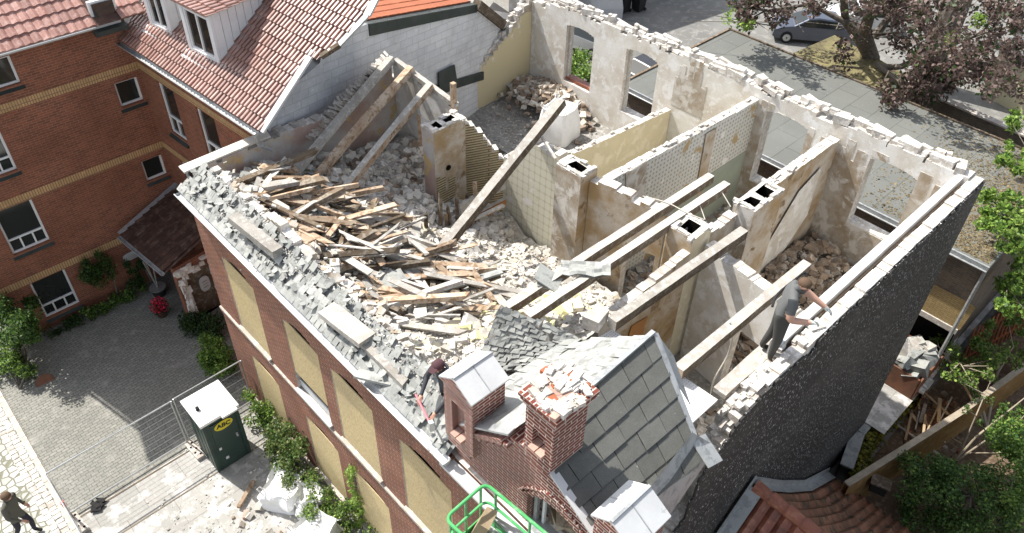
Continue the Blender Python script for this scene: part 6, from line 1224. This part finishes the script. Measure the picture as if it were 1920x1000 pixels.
# greenery of the rear street, seen through the openings
cl = clumps_px((1062, 100, 1108, 150), (.6, 1.8), 16, (.25, .45), rn); plant('bush', 'leafy green bush seen through the left opening of the rear wall', 'bush', cl, 2600, .14, 'leaf green', 31, stemset((cl[0][0].x, cl[0][0].y, 0), [c[0] for c in cl[:4]]), mats=['leaf green', 'leaf bright'])
cl = clumps_px((1168, 172, 1200, 215), (.2, 1.0), 10, (.2, .35), rn); t = plant('rose_bush', 'bush with red roses seen through the second opening of the rear wall', 'bush', cl, 1200, .11, 'leaf green', 32); m = MB(); foliage(m, cl, 160, .12, 'flower red', rn); m.build('blossom', t)
cl = clumps_px((1195, 195, 1235, 225), (-.5, .5), 10, (.2, .35), rn); plant('bush', 'dark shaded bush under the glass canopy', 'bush', cl, 1100, .1, 'leaf dark', 33)
tiles = MB(); q = [at(1058, 145, 4.2), at(1108, 175, 4.2), at(1108, 150, 4.5), at(1060, 130, 4.5)]
m = MB(); a, b, c, d = [at(*p, 2.4) for p in ((1172, 172), (1236, 200), (1243, 150), (1215, 132))]; cp = thing('glass_canopy', 'small glass roofed canopy outside the second rear opening', 'canopy', V((a.x, a.y, 0))); m.prism([a, b, c, d], (0, 0, .02), 'zinc'); m.build('glass_roof', cp); m = MB()
for s_, e_ in ((a, b), (b, c), (c, d), (d, a), (lerp(a, b, .5), lerp(d, c, .5))): m.bar(s_+V((0, 0, .04)), e_+V((0, 0, .04)), .07, .07, 'rubber')
for s_ in (a, b, c, d): m.tube([V((s_.x, s_.y, 0)), s_], .04, 'rubber', 6)
m.build('canopy_frame', cp)

# ================================================================== VEHICLES
def car(label, mat, loc, rz, kind='hatch'):
    root = thing('parked_car', label, 'car', loc); L, Wd = 4.3, 1.74
    prof = [(-2.12, .32), (-2.15, .62), (-2.05, .92), (-1.7, 1.0), (-1.25, 1.40), (-.2, 1.47), (.35, 1.40), (1.05, 1.0), (1.75, .88), (2.08, .68), (2.12, .36), (1.9, .24), (-1.95, .24)]
    if kind == 'van': prof = [(-2.3, .35), (-2.35, 1.0), (-2.3, 1.9), (-2.1, 2.0), (.9, 2.0), (1.45, 1.15), (2.2, 1.0), (2.35, .7), (2.35, .35), (2.1, .25), (-2.1, .25)]
    sec = [(-1, .0), (-.97, .0)]
    m = MB(); n = len(prof); ys = [(-.87, .93, .0), (-.80, .985, .02), (0, 1.0, .03), (.80, .985, .02), (.87, .93, .0)]
    def P(i, k):
        x, z = prof[i]; y, sc, dz = ys[k]; tap = 1-.24*max(0, min(1, (z-.95)/.5)); return V((x*(.985+.015*sc), y*tap*(1 if abs(x) < 1.9 else .93), z+dz*(1 if z > .8 else 0)-(0.03 if k in (0, 4) and z > 1.3 else 0)))
    for k in range(4):
        for i in range(n): m.face([P(i, k), P(i, k+1), P((i+1) % n, k+1), P((i+1) % n, k)], mat, .5, smooth=True)
    m.face([P(i, 0) for i in range(n)], mat, .5); m.face([P(i, 4) for i in range(n)][::-1], mat, .5)
    R = Matrix.Rotation(rz, 3, 'Z')
    def fin(mm, nme, par):
        mm.v = [R @ p+V(loc) for p in mm.v]; return mm.build(nme, par)
    body = fin(m, 'body', root)
    g_ = MB(); e = .012
    def gl(pts): g_.face(pts, 'glass dark', .5)
    def quad_on(i, j, s0=.08, s1=.92):
        a, b = P(i, 1), P(i, 3); c, d = P(j, 3), P(j, 1); nn = (b-a).cross(d-a).normalized(); nn = nn if nn.z > 0 or abs(nn.z) < .1 else -nn
        gl([lerp(a, d, s0)+nn*e+V((0, .05, 0)), lerp(b, c, s0)+nn*e-V((0, .05, 0)), lerp(b, c, s1)+nn*e-V((0, .05, 0)), lerp(a, d, s1)+nn*e+V((0, .05, 0))])
    if kind == 'van': quad_on(4, 5)
    else: quad_on(6, 7); quad_on(3, 4)
    for s in (-1, 1):
        if kind == 'van': pts = [(.0, 1.15), (1.35, 1.15), (.95, 1.8), (.0, 1.8)]
        else: pts = [(-1.45, 1.03), (.85, 1.03), (.30, 1.36), (-.2, 1.41), (-1.15, 1.36)]
        q = []
        for x, z in pts: tap = 1-.24*max(0, min(1, (z-.95)/.5)); q.append(V((x, s*(.87*tap+.012), z)))
        gl(q if s < 0 else q[::-1])
    fin(g_, 'window', root)
    for x in (-1.33, 1.33):
        for s in (-1, 1):
            w_ = MB(); w_.tube([V((x, s*.70, .32)), V((x, s*.89, .32))], .32, 'rubber', 20); wo_ = fin(w_, 'wheel', root); r_2 = MB(); r_2.tube([V((x, s*.89, .32)), V((x, s*.905, .32))], [.21, .19], 'steel', 14); r_2.tube([V((x, s*.9, .32)), V((x, s*.912, .32))], .05, 'rubber', 8); fin(r_2, 'rim', wo_)
    for s in (-1, 1):
        h = MB(); h.box((2.03, s*.62, .72), (.18, .32, .14), 'sign white', jit=.2); fin(h, 'headlight', root); h = MB(); h.box((-2.08, s*.66, .86), (.1, .24, .16), 'tape red', jit=.1); fin(h, 'tail_light', root)
        if kind != 'van': h = MB(); h.box((.72, s*.95, 1.02), (.12, .16, .11), mat, jit=.2); fin(h, 'mirror', root)
    return root
c0 = at(1505, 58, .3); car('dusty blue hatchback half hidden behind the copper tree', 'car blue', (c0.x, c0.y-.4, 0), rad(128))
car('black car parked beyond the broken party wall at the top', 'car black', at(962, 22, .2)-V((0, 0, .2)), rad(205))
car('pale silver car seen through the left opening of the rear wall', 'car silver', at(1092, 72, .5)-V((0, 0, .5)), rad(95))
car('black car seen through the second opening of the rear wall', 'car black', at(1210, 152, .3)-V((0, 0, .3)), rad(175))
car('white estate car parked among the bins at the top edge, right of the corner', 'car white', at(1118, 8, .3)-V((0, 0, .3)), rad(60), 'van')
car('white car in dappled shade behind the copper trunk', 'car white', at(1612, 42, .3)-V((0, 0, .3)), rad(128))
for k, (px, py, lab) in enumerate(((1168, 22, 'black wheeled bin at the top edge, left of the two bins'), (1196, 20, 'black wheeled bin at the top edge, right of the two bins'))):
    p = at(px, py, 0); b = thing('wheelie_bin', lab, 'bin', p); m = MB(); s_ = .33
    m.hexa([p+V((x*.8*s_, y*.8*s_, .06)) for x, y in ((-1, -1), (1, -1), (1, 1), (-1, 1))]+[p+V((x*s_, y*s_, 1.0)) for x, y in ((-1, -1), (1, -1), (1, 1), (-1, 1))], 'bin black'); m.build('body', b); m = MB(); m.box(p+V((0, 0, 1.04)), (.74, .74, .08), 'bin black', Matrix.Rotation(.05, 3, 'Y')); m.build('lid', b); m = MB()
    for s in (-1, 1): m.tube([p+V((.3, s*.26, .1)), p+V((.3, s*.32, .1))], .1, 'rubber', 12)
    m.build('wheel', b)
# house across the yard whose shadow falls on the rear street
rh = thing('rear_house', 'plain pale house at the top edge behind the rear street', 'house', (35, 35, 0)); m = MB(); q = [V((29, 30.6, 0)), V((41.2, 29.0, 0)), V((42, 40, 0)), V((30, 42, 0))]; m.prism(q, (0, 0, 8.2), 'plaster white'); m.build('wall', rh); m = MB(); a = [p+V((0, 0, 8.2)) for p in q]; r0, r1 = lerp(a[0], a[3], .5)+V((0, 0, 2)), lerp(a[1], a[2], .5)+V((0, 0, 2)); m.face([a[0], a[1], r1, r0], 'tile red'); m.face([a[2], a[3], r0, r1], 'tile red'); m.face([a[1], a[2], r1], 'plaster white'); m.face([a[3], a[0], r0], 'plaster white'); m.build('roof', rh)
# ================================================================== TOILET, FENCE, LIFT
tq = [at(*p, 2.28) for p in ((372.5, 801), (446, 757.5), (409, 710), (338, 750))]
c = sum(tq, V())/4; to = thing('portable_toilet', 'dark green portable toilet with a white roof and a yellow oval sign', 'toilet', (c.x, c.y, 0))
hwx = ((tq[1]-tq[0]).length+(tq[2]-tq[3]).length)/4; hwy = ((tq[3]-tq[0]).length+(tq[2]-tq[1]).length)/4; cx, cy = c.x, c.y
m = MB(); bx, by = hwx-.05, hwy-.05; m.box((cx, cy, 1.12), (2*bx, 2*by, 2.2), 'toilet green')
for k in range(3): m.box((cx-bx+.005, cy-by*.6+k*by*.6, 1.1), (.03, .06, 1.9), 'toilet green')
for s in (-1, 1): m.box((cx+s*(bx-.04), cy-by, 1.1), (.09, .05, 2.1), 'toilet green')
m.build('cabin', to)
m = MB(); m.box((cx+.02, cy-by-.012, 1.08), (bx*1.35, .035, 1.85), 'toilet green'); d_ = m.build('door', to); m = MB(); m.box((cx+bx*.55, cy-by-.045, 1.15), (.05, .05, .16), 'steel'); m.box((cx-bx*.5, cy-by-.038, .95), (.07, .02, .09), 'sign white'); m.box((cx-bx*.3, cy-by-.038, .45), (.09, .02, .09), 'sign white'); m.build('door_latch', d_)
m = MB(); P = [[V((cx+hwx*x, cy+hwy*y, 2.24+.07*(1-abs(x)**3)*(1-abs(y)**3))) for y in (-1, -.8, -.4, 0, .4, .8, 1)] for x in (-1, -.8, -.4, 0, .4, .8, 1)]; m.grid(P, 'toilet roof', r=.5); 
for a, b in zip(((-1, -1), (1, -1), (1, 1), (-1, 1)), ((1, -1), (1, 1), (-1, 1), (-1, -1))):
    A, B = V((cx+hwx*a[0], cy+hwy*a[1], 2.24)), V((cx+hwx*b[0], cy+hwy*b[1], 2.24)); m.face([A-V((0, 0, .09)), B-V((0, 0, .09)), B, A], 'toilet roof')
m.box((cx+hwx*.45, cy-hwy*1.02, 2.19), (hwx*.8, .16, .07), 'toilet roof'); m.build('toilet_roof', to)
m = MB(); m.tube([V((cx-hwx*.62, cy-hwy*.1, 2.28)), V((cx-hwx*.62, cy-hwy*.1, 2.40))], .05, 'rubber', 12); m.build('vent_pipe', to)
m = MB(); n = 28; sc = V((cx+bx*.05, cy-by-.036, 1.82)); m.prism([sc+V((.27*math.cos(2*math.pi*k/n), 0, .17*math.sin(2*math.pi*k/n))) for k in range(n)], (0, -.008, 0), 'sticker yellow'); sg = m.build('sign', to)
fc = bpy.data.curves.new('lettering', 'FONT'); fc.body = 'ABC'; fc.size = .21; fc.align_x = 'CENTER'; fc.align_y = 'CENTER'; fc.extrude = .003; fc.offset = .006
fo = bpy.data.objects.new('lettering', fc); COL.objects.link(fo); bpy.context.view_layer.update(); me = bpy.data.meshes.new_from_object(fo.evaluated_get(bpy.context.evaluated_depsgraph_get())); bpy.data.objects.remove(fo); me.materials.clear(); me.materials.append(MATS['ink black'])
fo = bpy.data.objects.new('lettering', me); COL.objects.link(fo); fo.location = sc+V((0, -.012, 0)); put(fo, sg); fo.rotation_euler = (math.pi/2, rad(8), 0)
# construction fence
def fence(p0, p1, label, tape=False, nw=8):
    p0, p1 = V(p0), V(p1); f = thing('site_fence', label, 'fence', p0, 'site fence panels'); d = (p1-p0).normalized(); Z = V((0, 0, 1)); L = (p1-p0).length
    m = MB()
    for z in (.14, 2.0): m.tube([p0+Z*z, p1+Z*z], .023, 'steel', 8)
    for t in (0, L): m.tube([p0+d*t+Z*.05, p0+d*t+Z*2.0], .023, 'steel', 8)
    m.build('frame', f); m = MB()
    for k in range(1, nw): m.tube([p0+Z*(.14+1.86*k/nw), p1+Z*(.14+1.86*k/nw)], .0045, 'steel', 5)
    for k in range(1, int(L/.22)): m.tube([p0+d*k*.22+Z*.14, p0+d*k*.22+Z*2.0], .0016, 'steel', 3)
    m.build('wire_mesh', f)
    if tape: m = MB(); m.box(p0+d*1.0+Z*1.9, (.07, .07, .2), 'tape red'); m.build('marker_tape', f)
    return f
fence((-.46, 16.5, 0), (2.93, 16.55, 0), 'wire mesh fence panel across the courtyard mouth, between kerb and toilet'); fence((3.02, 16.58, 0), (5.1, 16.6, 0), 'wire mesh fence panel running behind the toilet to the facade', nw=5); fence((-.46, 16.42, 0), (-.42, 13.0, 0), 'fence panel along the kerb seen almost edge on with red tape', True)
def foot(p, rz, label):
    p = V(p); m = MB(); R3 = Matrix.Rotation(rz, 3, 'Z')
    m.box(p+V((0, 0, .06)), (.24, .74, .12), 'stone coping', R3, jit=.03)
    for k in range(5): m.tube([p+R3 @ V((.05*(-1)**k, -.26+.13*k, .1)), p+R3 @ V((.05*(-1)**k, -.26+.13*k, .125))], .035, 'hole dark', 10)
    return tag(m.build('fence_foot'), label, 'fence foot')
foot((2.98, 16.15, 0), .05, 'pale concrete fence foot beside the portable toilet'); foot((-.4, 16.1, 0), .1, 'pale concrete fence foot at the kerb corner')
m = MB(); p = at(185, 948, .06)
for k in range(6): m.box(p+V((U(-.12, .12), U(-.12, .12), U(0, .05))), (.25, .12, .05), 'rubber', Matrix.Rotation(U(0, 3), 3, 'Z'), jit=.4)
tag(m.build('rubbish'), 'small dark scrap of rubbish on the drain line left of the fence foot', 'litter')
# lift cage at the bottom edge
ZT = 8.55; A, B, Cc = at(834, 973, ZT), at(910, 906, ZT), at(1085, 1052, ZT); Dd = A+(Cc-B)
lf = thing('lift_cage', 'bright green tubular cage of an access platform in front of the pediment', 'access platform', V((A.x, A.y, 0)))
def rounded(c4, r, z):
    out = []
    for i in range(4):
        p, a, b = c4[i], c4[i-1], c4[(i+1) % 4]; u = (a-p).normalized(); w_ = (b-p).normalized()
        for k in range(6):
            t = k/5; out.append((p+u*r*(1-t)**2+w_*r*t**2)+V((0, 0, z)))
    return out+[out[0]]
c4 = [A, B, Cc, Dd]; m = MB(); m.tube(rounded(c4, .16, 0), .03, 'rail green', 10); m.build('top_rail', lf); m = MB(); c4i = [lerp(p, (A+Cc)/2, .05) for p in c4]; m.tube(rounded(c4i, .16, -.42), .025, 'rail green', 10); m.build('mid_rail', lf)
m = MB(); m.tube(rounded(c4, .16, -1.08), .03, 'rail green', 10)
for i in range(4):
    for t in (.12, .5, .88):
        q = lerp(c4[i], c4[(i+1) % 4], t); m.tube([q, q-V((0, 0, 1.08))], .024, 'rail green', 8)
m.build('post', lf)
m = MB(); m.prism([p-V((0, 0, 1.12)) for p in c4], (0, 0, .03), 'steel'); 
for i in range(4): a, b = c4[i], c4[(i+1) % 4]; m.bar(a-V((0, 0, 1.0)), b-V((0, 0, 1.0)), .02, .16, 'rail green')
m.build('cage_floor', lf); m = MB(); cc = (A+Cc)/2; m.bar(cc-V((0, 0, 1.1)), V((2.2, -3, .6)), .3, .35, 'rail green'); m.box((2.0, -3.5, .7), (1.6, 3.0, 1.0), 'rail green'); m.build('boom', lf)
m = MB(); m.box(lerp(A, B, .55)+V((.15, -.2, -.75)), (.35, .2, .7), 'straw wood', Matrix.Rotation(.4, 3, 'Z') @ Matrix.Rotation(.3, 3, 'X'), jit=.05); tag(m.build('wooden_block'), 'pale timber block standing inside the green lift cage', 'timber'); 

# ================================================================== PEOPLE
def person(label, loc, rz, sc, J, paint, extra, bulk=1.0):
    """one continuous body grown over a skeleton; J: joint -> (x fwd, y left, z), radius"""
    E_ = [('pelvis', 'waist'), ('waist', 'chest'), ('chest', 'neck'), ('neck', 'jaw'), ('jaw', 'head'), ('head', 'crown'), ('jaw', 'nose')]
    for s in 'lr': E_ += [('chest', 'sh'+s), ('sh'+s, 'el'+s), ('el'+s, 'wr'+s), ('wr'+s, 'pa'+s), ('pelvis', 'hip'+s), ('hip'+s, 'kn'+s), ('kn'+s, 'an'+s), ('an'+s, 'toe'+s), ('head', 'ear'+s)]
    rad_ = dict(pelvis=.15, waist=.14, chest=.165, neck=.058, jaw=.072, head=.094, crown=.062, nose=.016, sh=.075, el=.05, wr=.034, pa=.036, hip=.098, kn=.064, an=.046, toe=.04, ear=.014)
    J = dict(J)
    for s in 'lr':
        w_, e = V(J['wr'+s]), V(J['el'+s]); d = (w_-e).normalized(); J['pa'+s] = w_+d*.07
        sd = d.cross(V((0, 0, 1))).normalized(); dn = V(J.get('curl'+s, (0, 0, -1)))
        for k in range(4):
            o = sd*(k-1.5)*.02; a = 'f%d%s' % (k, s); ln = (.07, .085, .08, .06)[k]
            J[a+'a'] = J['pa'+s]+d*.04+o; J[a+'b'] = J[a+'a']+d*ln*.5+dn*.012; J[a+'c'] = J[a+'b']+d*ln*.35+dn*ln*.45; E_ += [('pa'+s, a+'a'), (a+'a', a+'b'), (a+'b', a+'c')]
        t = 't'+s; J[t+'a'] = w_+d*.045+sd*.035*(1 if s == 'l' else -1); J[t+'b'] = J[t+'a']+d*.04+dn*.025+sd*.012*(1 if s == 'l' else -1); E_ += [('pa'+s, t+'a'), (t+'a', t+'b')]
    hd, jw = V(J['head']), V(J['jaw']); upv = (hd-jw).normalized(); fv = V(J.get('face', (1, 0, 0))); fv = (fv-upv*fv.dot(upv)).normalized(); lf_ = upv.cross(fv)
    J['crown'] = hd+upv*.07; J['nose'] = jw+upv*.045+fv*.105; J['earl'] = hd+lf_*.098-upv*.02; J['earr'] = hd-lf_*.098-upv*.02
    names = [k for k in J if not k.startswith(('curl', 'face'))]; idx = {k: i for i, k in enumerate(names)}
    me = bpy.data.meshes.new('skeleton'); me.from_pydata([tuple(V(J[k])) for k in names], [(idx[a], idx[b]) for a, b in E_], []); o = bpy.data.objects.new('skeleton', me); COL.objects.link(o)
    md = o.modifiers.new('skin', 'SKIN'); md.use_smooth_shade = True; o.modifiers.new('sub', 'SUBSURF').levels = 2
    for k, i in idx.items():
        r = rad_.get(k, rad_.get(k[:-1], .0095))*(bulk if k[:2] in ('ch', 'wa', 'pe', 'sh', 'el', 'wr', 'hi', 'kn') else 1); sv = me.skin_vertices[0].data[i]; sv.radius = (r, r*(.78 if k in ('chest', 'waist', 'pelvis') else 1)); sv.use_root = (k == 'pelvis')
        if k[0] == 'f' and k[1].isdigit() or (k[0] == 't' and len(k) == 3 and k[1] in 'lr'): sv.radius = (.0095, .0095)
    bpy.context.view_layer.update(); bme = bpy.data.meshes.new_from_object(o.evaluated_get(bpy.context.evaluated_depsgraph_get())); bpy.data.objects.remove(o)
    bme.name = 'person'; segs = [(a, b, V(J[a]), V(J[b])) for a, b in E_]; mats = []
    bme.materials.clear()
    for p in bme.polygons:
        c = p.center; best = None
        for a, b, A_, B_ in segs:
            ab = B_-A_; t = max(0, min(1, (c-A_).dot(ab)/max(1e-9, ab.length_squared))); dd_ = (c-(A_+ab*t)).length-rad_.get(a, rad_.get(a[:-1], .01))*.9
            if best is None or dd_ < best[0]: best = (dd_, a, b, t, c)
        mt = paint(best[1], best[2], best[3], c)
        if mt not in mats: mats.append(mt); bme.materials.append(MATS[mt])
        p.material_index = mats.index(mt); p.use_smooth = True
    body = bpy.data.objects.new('person', bme); COL.objects.link(body); body.location = V(loc); body.rotation_euler = (0, 0, rz); body.scale = (sc,)*3; tag(body, label, 'person')
    extra(body, J, hd, jw, upv, fv, lf_); 
    def kid(mb, name): ob = mb.build(name); ob.parent = body; return ob
    m = MB()
    for s in (-1, 1): m.box(jw+upv*.085+fv*.088+lf_*s*.034, (.012, .022, .012), 'ink black', Matrix((fv, lf_, upv)).transposed())
    kid(m, 'eye'); m = MB(); m.box(jw+upv*.0+fv*.075, (.012, .05, .012), 'flower red' if False else 'skin', Matrix((fv, lf_, upv)).transposed()); kid(m, 'mouth')
    return body
def shell(c, upv, fv, lf_, rx, ry, rz_, mat, lo, front=None, n=14):
    "a cap of hair or cloth: upper part of an ellipsoid about the head"
    m = MB(); P = []
    for i in range(8):
        ph = lerp(math.pi/2, lo, i/7); row = []
        for k in range(n+1):
            a = 2*math.pi*k/n; ph_ = ph
            if front is not None and i > 0: ph_ = lerp(math.pi/2, lerp(lo, front, max(0, math.cos(a))**1.5), i/7)
            row.append(c+fv*rx*math.cos(ph_)*math.cos(a)+lf_*ry*math.cos(ph_)*math.sin(a)+upv*rz_*math.sin(ph_))
        P.append(row)
    m.grid(P, mat, r=.5); return m
def base_pose(lean=.0, twist=0):
    f = lambda x, y, z: V((x, y, z))
    J = dict(pelvis=f(0, 0, .95), waist=f(lean*.12, 0, 1.10), chest=f(lean*.36, 0, 1.34), neck=f(lean*.5, 0, 1.50), jaw=f(lean*.56+.02, 0, 1.57), head=f(lean*.62+.02, 0, 1.66))
    for s, y in (('l', 1), ('r', -1)):
        J['sh'+s] = f(lean*.40, .19*y, 1.42); J['hip'+s] = f(0, .09*y, .90); J['kn'+s] = f(.03, .10*y, .49); J['an'+s] = f(0, .11*y, .08); J['toe'+s] = f(.16, .13*y, .04)
    return J
# bearded worker leaning on the gable head
J = base_pose(.12); J['jaw'] = V((.13, -.02, 1.575)); J['head'] = V((.15, -.03, 1.66)); J['neck'] = V((.07, 0, 1.50)); J['face'] = (1, -.25, -.4)
J.update(ell=V((.30, .24, 1.25)), wrl=V((.55, .20, 1.11)), elr=V((.06, -.29, 1.12)), wrr=V((.33, -.22, 1.10)), anl=V((-.14, .12, .08)), knl=V((-.03, .12, .5)), toel=V((.02, .14, .04)))
def p1(a, b, t, c):
    if a[:2] == 'pa' or b[:2] == 'pa' or a[0] in 'ft' and a not in ('toel', 'toer'): return 'glove'
    if a[:2] in ('el',): return 'skin'
    if a[:2] == 'sh' and t > .68: return 'skin'
    if a in ('jaw', 'head', 'neck') or b in ('crown', 'nose'): return 'skin' if not (a == 'chest') else 'shirt grey'
    if a[:2] == 'an': return 'shoe'
    if a[:3] in ('hip',) or a[:2] == 'kn' or b[:3] == 'hip' or (a == 'pelvis' and c.z < .98): return 'trousers grey'
    return 'shirt grey'
def e1(body, J, hd, jw, upv, fv, lf_):
    m = shell(hd+upv*.0, upv, fv, lf_, .104, .098, .088, 'hair', -.45, .55); ob = m.build('hair'); ob.parent = body
    m = MB(); P = []
    for i in range(5):
        z = lerp(.03, -.075, i/4); P.append([jw+upv*z+(fv*math.cos(a)*1.04+lf_*math.sin(a))*(.088-.012*i) for a in [lerp(-1.45, 1.45, k/10) for k in range(11)]])
    m.grid(P, 'hair', r=.5); ob = m.build('beard'); ob.parent = body
    w_ = (J['wrl']+J['pal'])/2+(J['wrl']-J['ell']).normalized()*.12
w1 = at(1441, 668, 7.78); person('bearded worker in grey T-shirt and gloves leaning on the slate hung wall', w1, math.atan2(-.86, .50), 1.3, J, p1, e1, 1.28)
# worker swinging a sledgehammer by the eaves
J = base_pose(.28); J['face'] = (1, .1, -.5); J.update(elr=V((.18, -.30, 1.14)), wrr=V((.42, -.20, .98)), ell=V((.30, .30, 1.16)), wrl=V((.50, .24, .96)), kn_=V((0, 0, 0)))
J.pop('kn_')
def p2(a, b, t, c):
    if a[:2] in ('wr', 'pa') or (a[0] in 'ft' and not a.startswith('toe')): return 'skin'
    if a in ('jaw', 'head', 'neck') and b != 'chest': return 'skin'
    if a[:2] == 'an': return 'shoe'
    if a[:3] == 'hip' or a[:2] == 'kn' or b[:3] == 'hip' or (a == 'pelvis' and c.z < .92): return 'jeans dark'
    return 'hoodie'
def e2(body, J, hd, jw, upv, fv, lf_):
    m = shell(hd-upv*.005, upv, fv, lf_, .112, .106, .10, 'cap maroon', -.12, .1); m.prism([hd+fv*.09+lf_*.075+upv*.025, hd+fv*.19+lf_*.05, hd+fv*.19-lf_*.05, hd+fv*.09-lf_*.075+upv*.025], upv*.012, 'cap maroon'); ob = m.build('cap'); ob.parent = body
    m = MB(); n_ = J['neck']; P = [[n_-fv*.02+(fv*math.cos(a)+lf_*math.sin(a))*r_+V((0, 0, z)) for a in [2*math.pi*k/12 for k in range(13)]] for r_, z in ((.07, .05), (.11, .03), (.125, -.02), (.10, -.07))]; m.grid(P, 'hoodie', r=.5); ob = m.build('hood'); ob.parent = body
w2p = at(840, 724, 8.65); w2p.z = 7.62; W2RZ = math.atan2(-.1, -1); W2S = 1.08
pb2 = person('worker in dark hoodie and maroon cap bending over the eaves with a sledgehammer', w2p, W2RZ, W2S, J, p2, e2)
R3 = Matrix.Rotation(W2RZ, 3, 'Z'); tow = lambda v: w2p+R3 @ (V(v)*W2S)
par_ = J['wrr']+(J['wrr']-J['elr']).normalized()*.09
ha, hb = tow(par_+V((.02, -.03, -.02))), tow(V((.75, .36, .93)))
sh_ = thing('sledgehammer', 'sledgehammer with a pink red handle held by the worker in the maroon cap', 'hammer', hb); m = MB(); dh = (hb-ha).normalized(); m.tube([ha-dh*.12, hb], [.02, .022], 'handle red', 8); m.build('handle', sh_); m = MB(); s_ = dh.cross(V((0, 0, 1))).normalized(); u_ = s_.cross(dh); m.bar(hb-u_*.11, hb+u_*.11, .085, .085, 'steel', up=dh); m.build('hammer_head', sh_)
# passer by on the cobbles
J = base_pose(.1); J['face'] = (1, .1, -.25); J.update(ell=V((-.10, .27, 1.14)), wrl=V((.02, .29, .93)), elr=V((.10, -.27, 1.15)), wrr=V((.26, -.2, 1.02)), knl=V((.16, .10, .50)), anl=V((.10, .11, .12)), toel=V((.26, .13, .05)), knr=V((-.03, -.10, .49)), anr=V((-.22, -.11, .12)), toer=V((-.08, -.13, .05)))
def p3(a, b, t, c):
    if a[:2] in ('wr', 'pa') or (a[0] in 'ft' and not a.startswith('toe')): return 'skin'
    if a in ('jaw', 'head', 'neck') and b != 'chest': return 'skin'
    if a[:2] == 'an': return 'shoe'
    if (a[:3] == 'hip' and c.z < .78) or a[:2] == 'kn': return 'jeans dark'
    return 'coat olive'
def e3(body, J, hd, jw, upv, fv, lf_):
    m = shell(hd, upv, fv, lf_, .112, .106, .1, 'hair', -.75, .35); ob = m.build('hair'); ob.parent = body
person('passer by with brown hair in an olive grey jacket walking on the cobbles', at(56, 1004, 0), math.atan2(-.6, .55), 1.15, J, p3, e3)
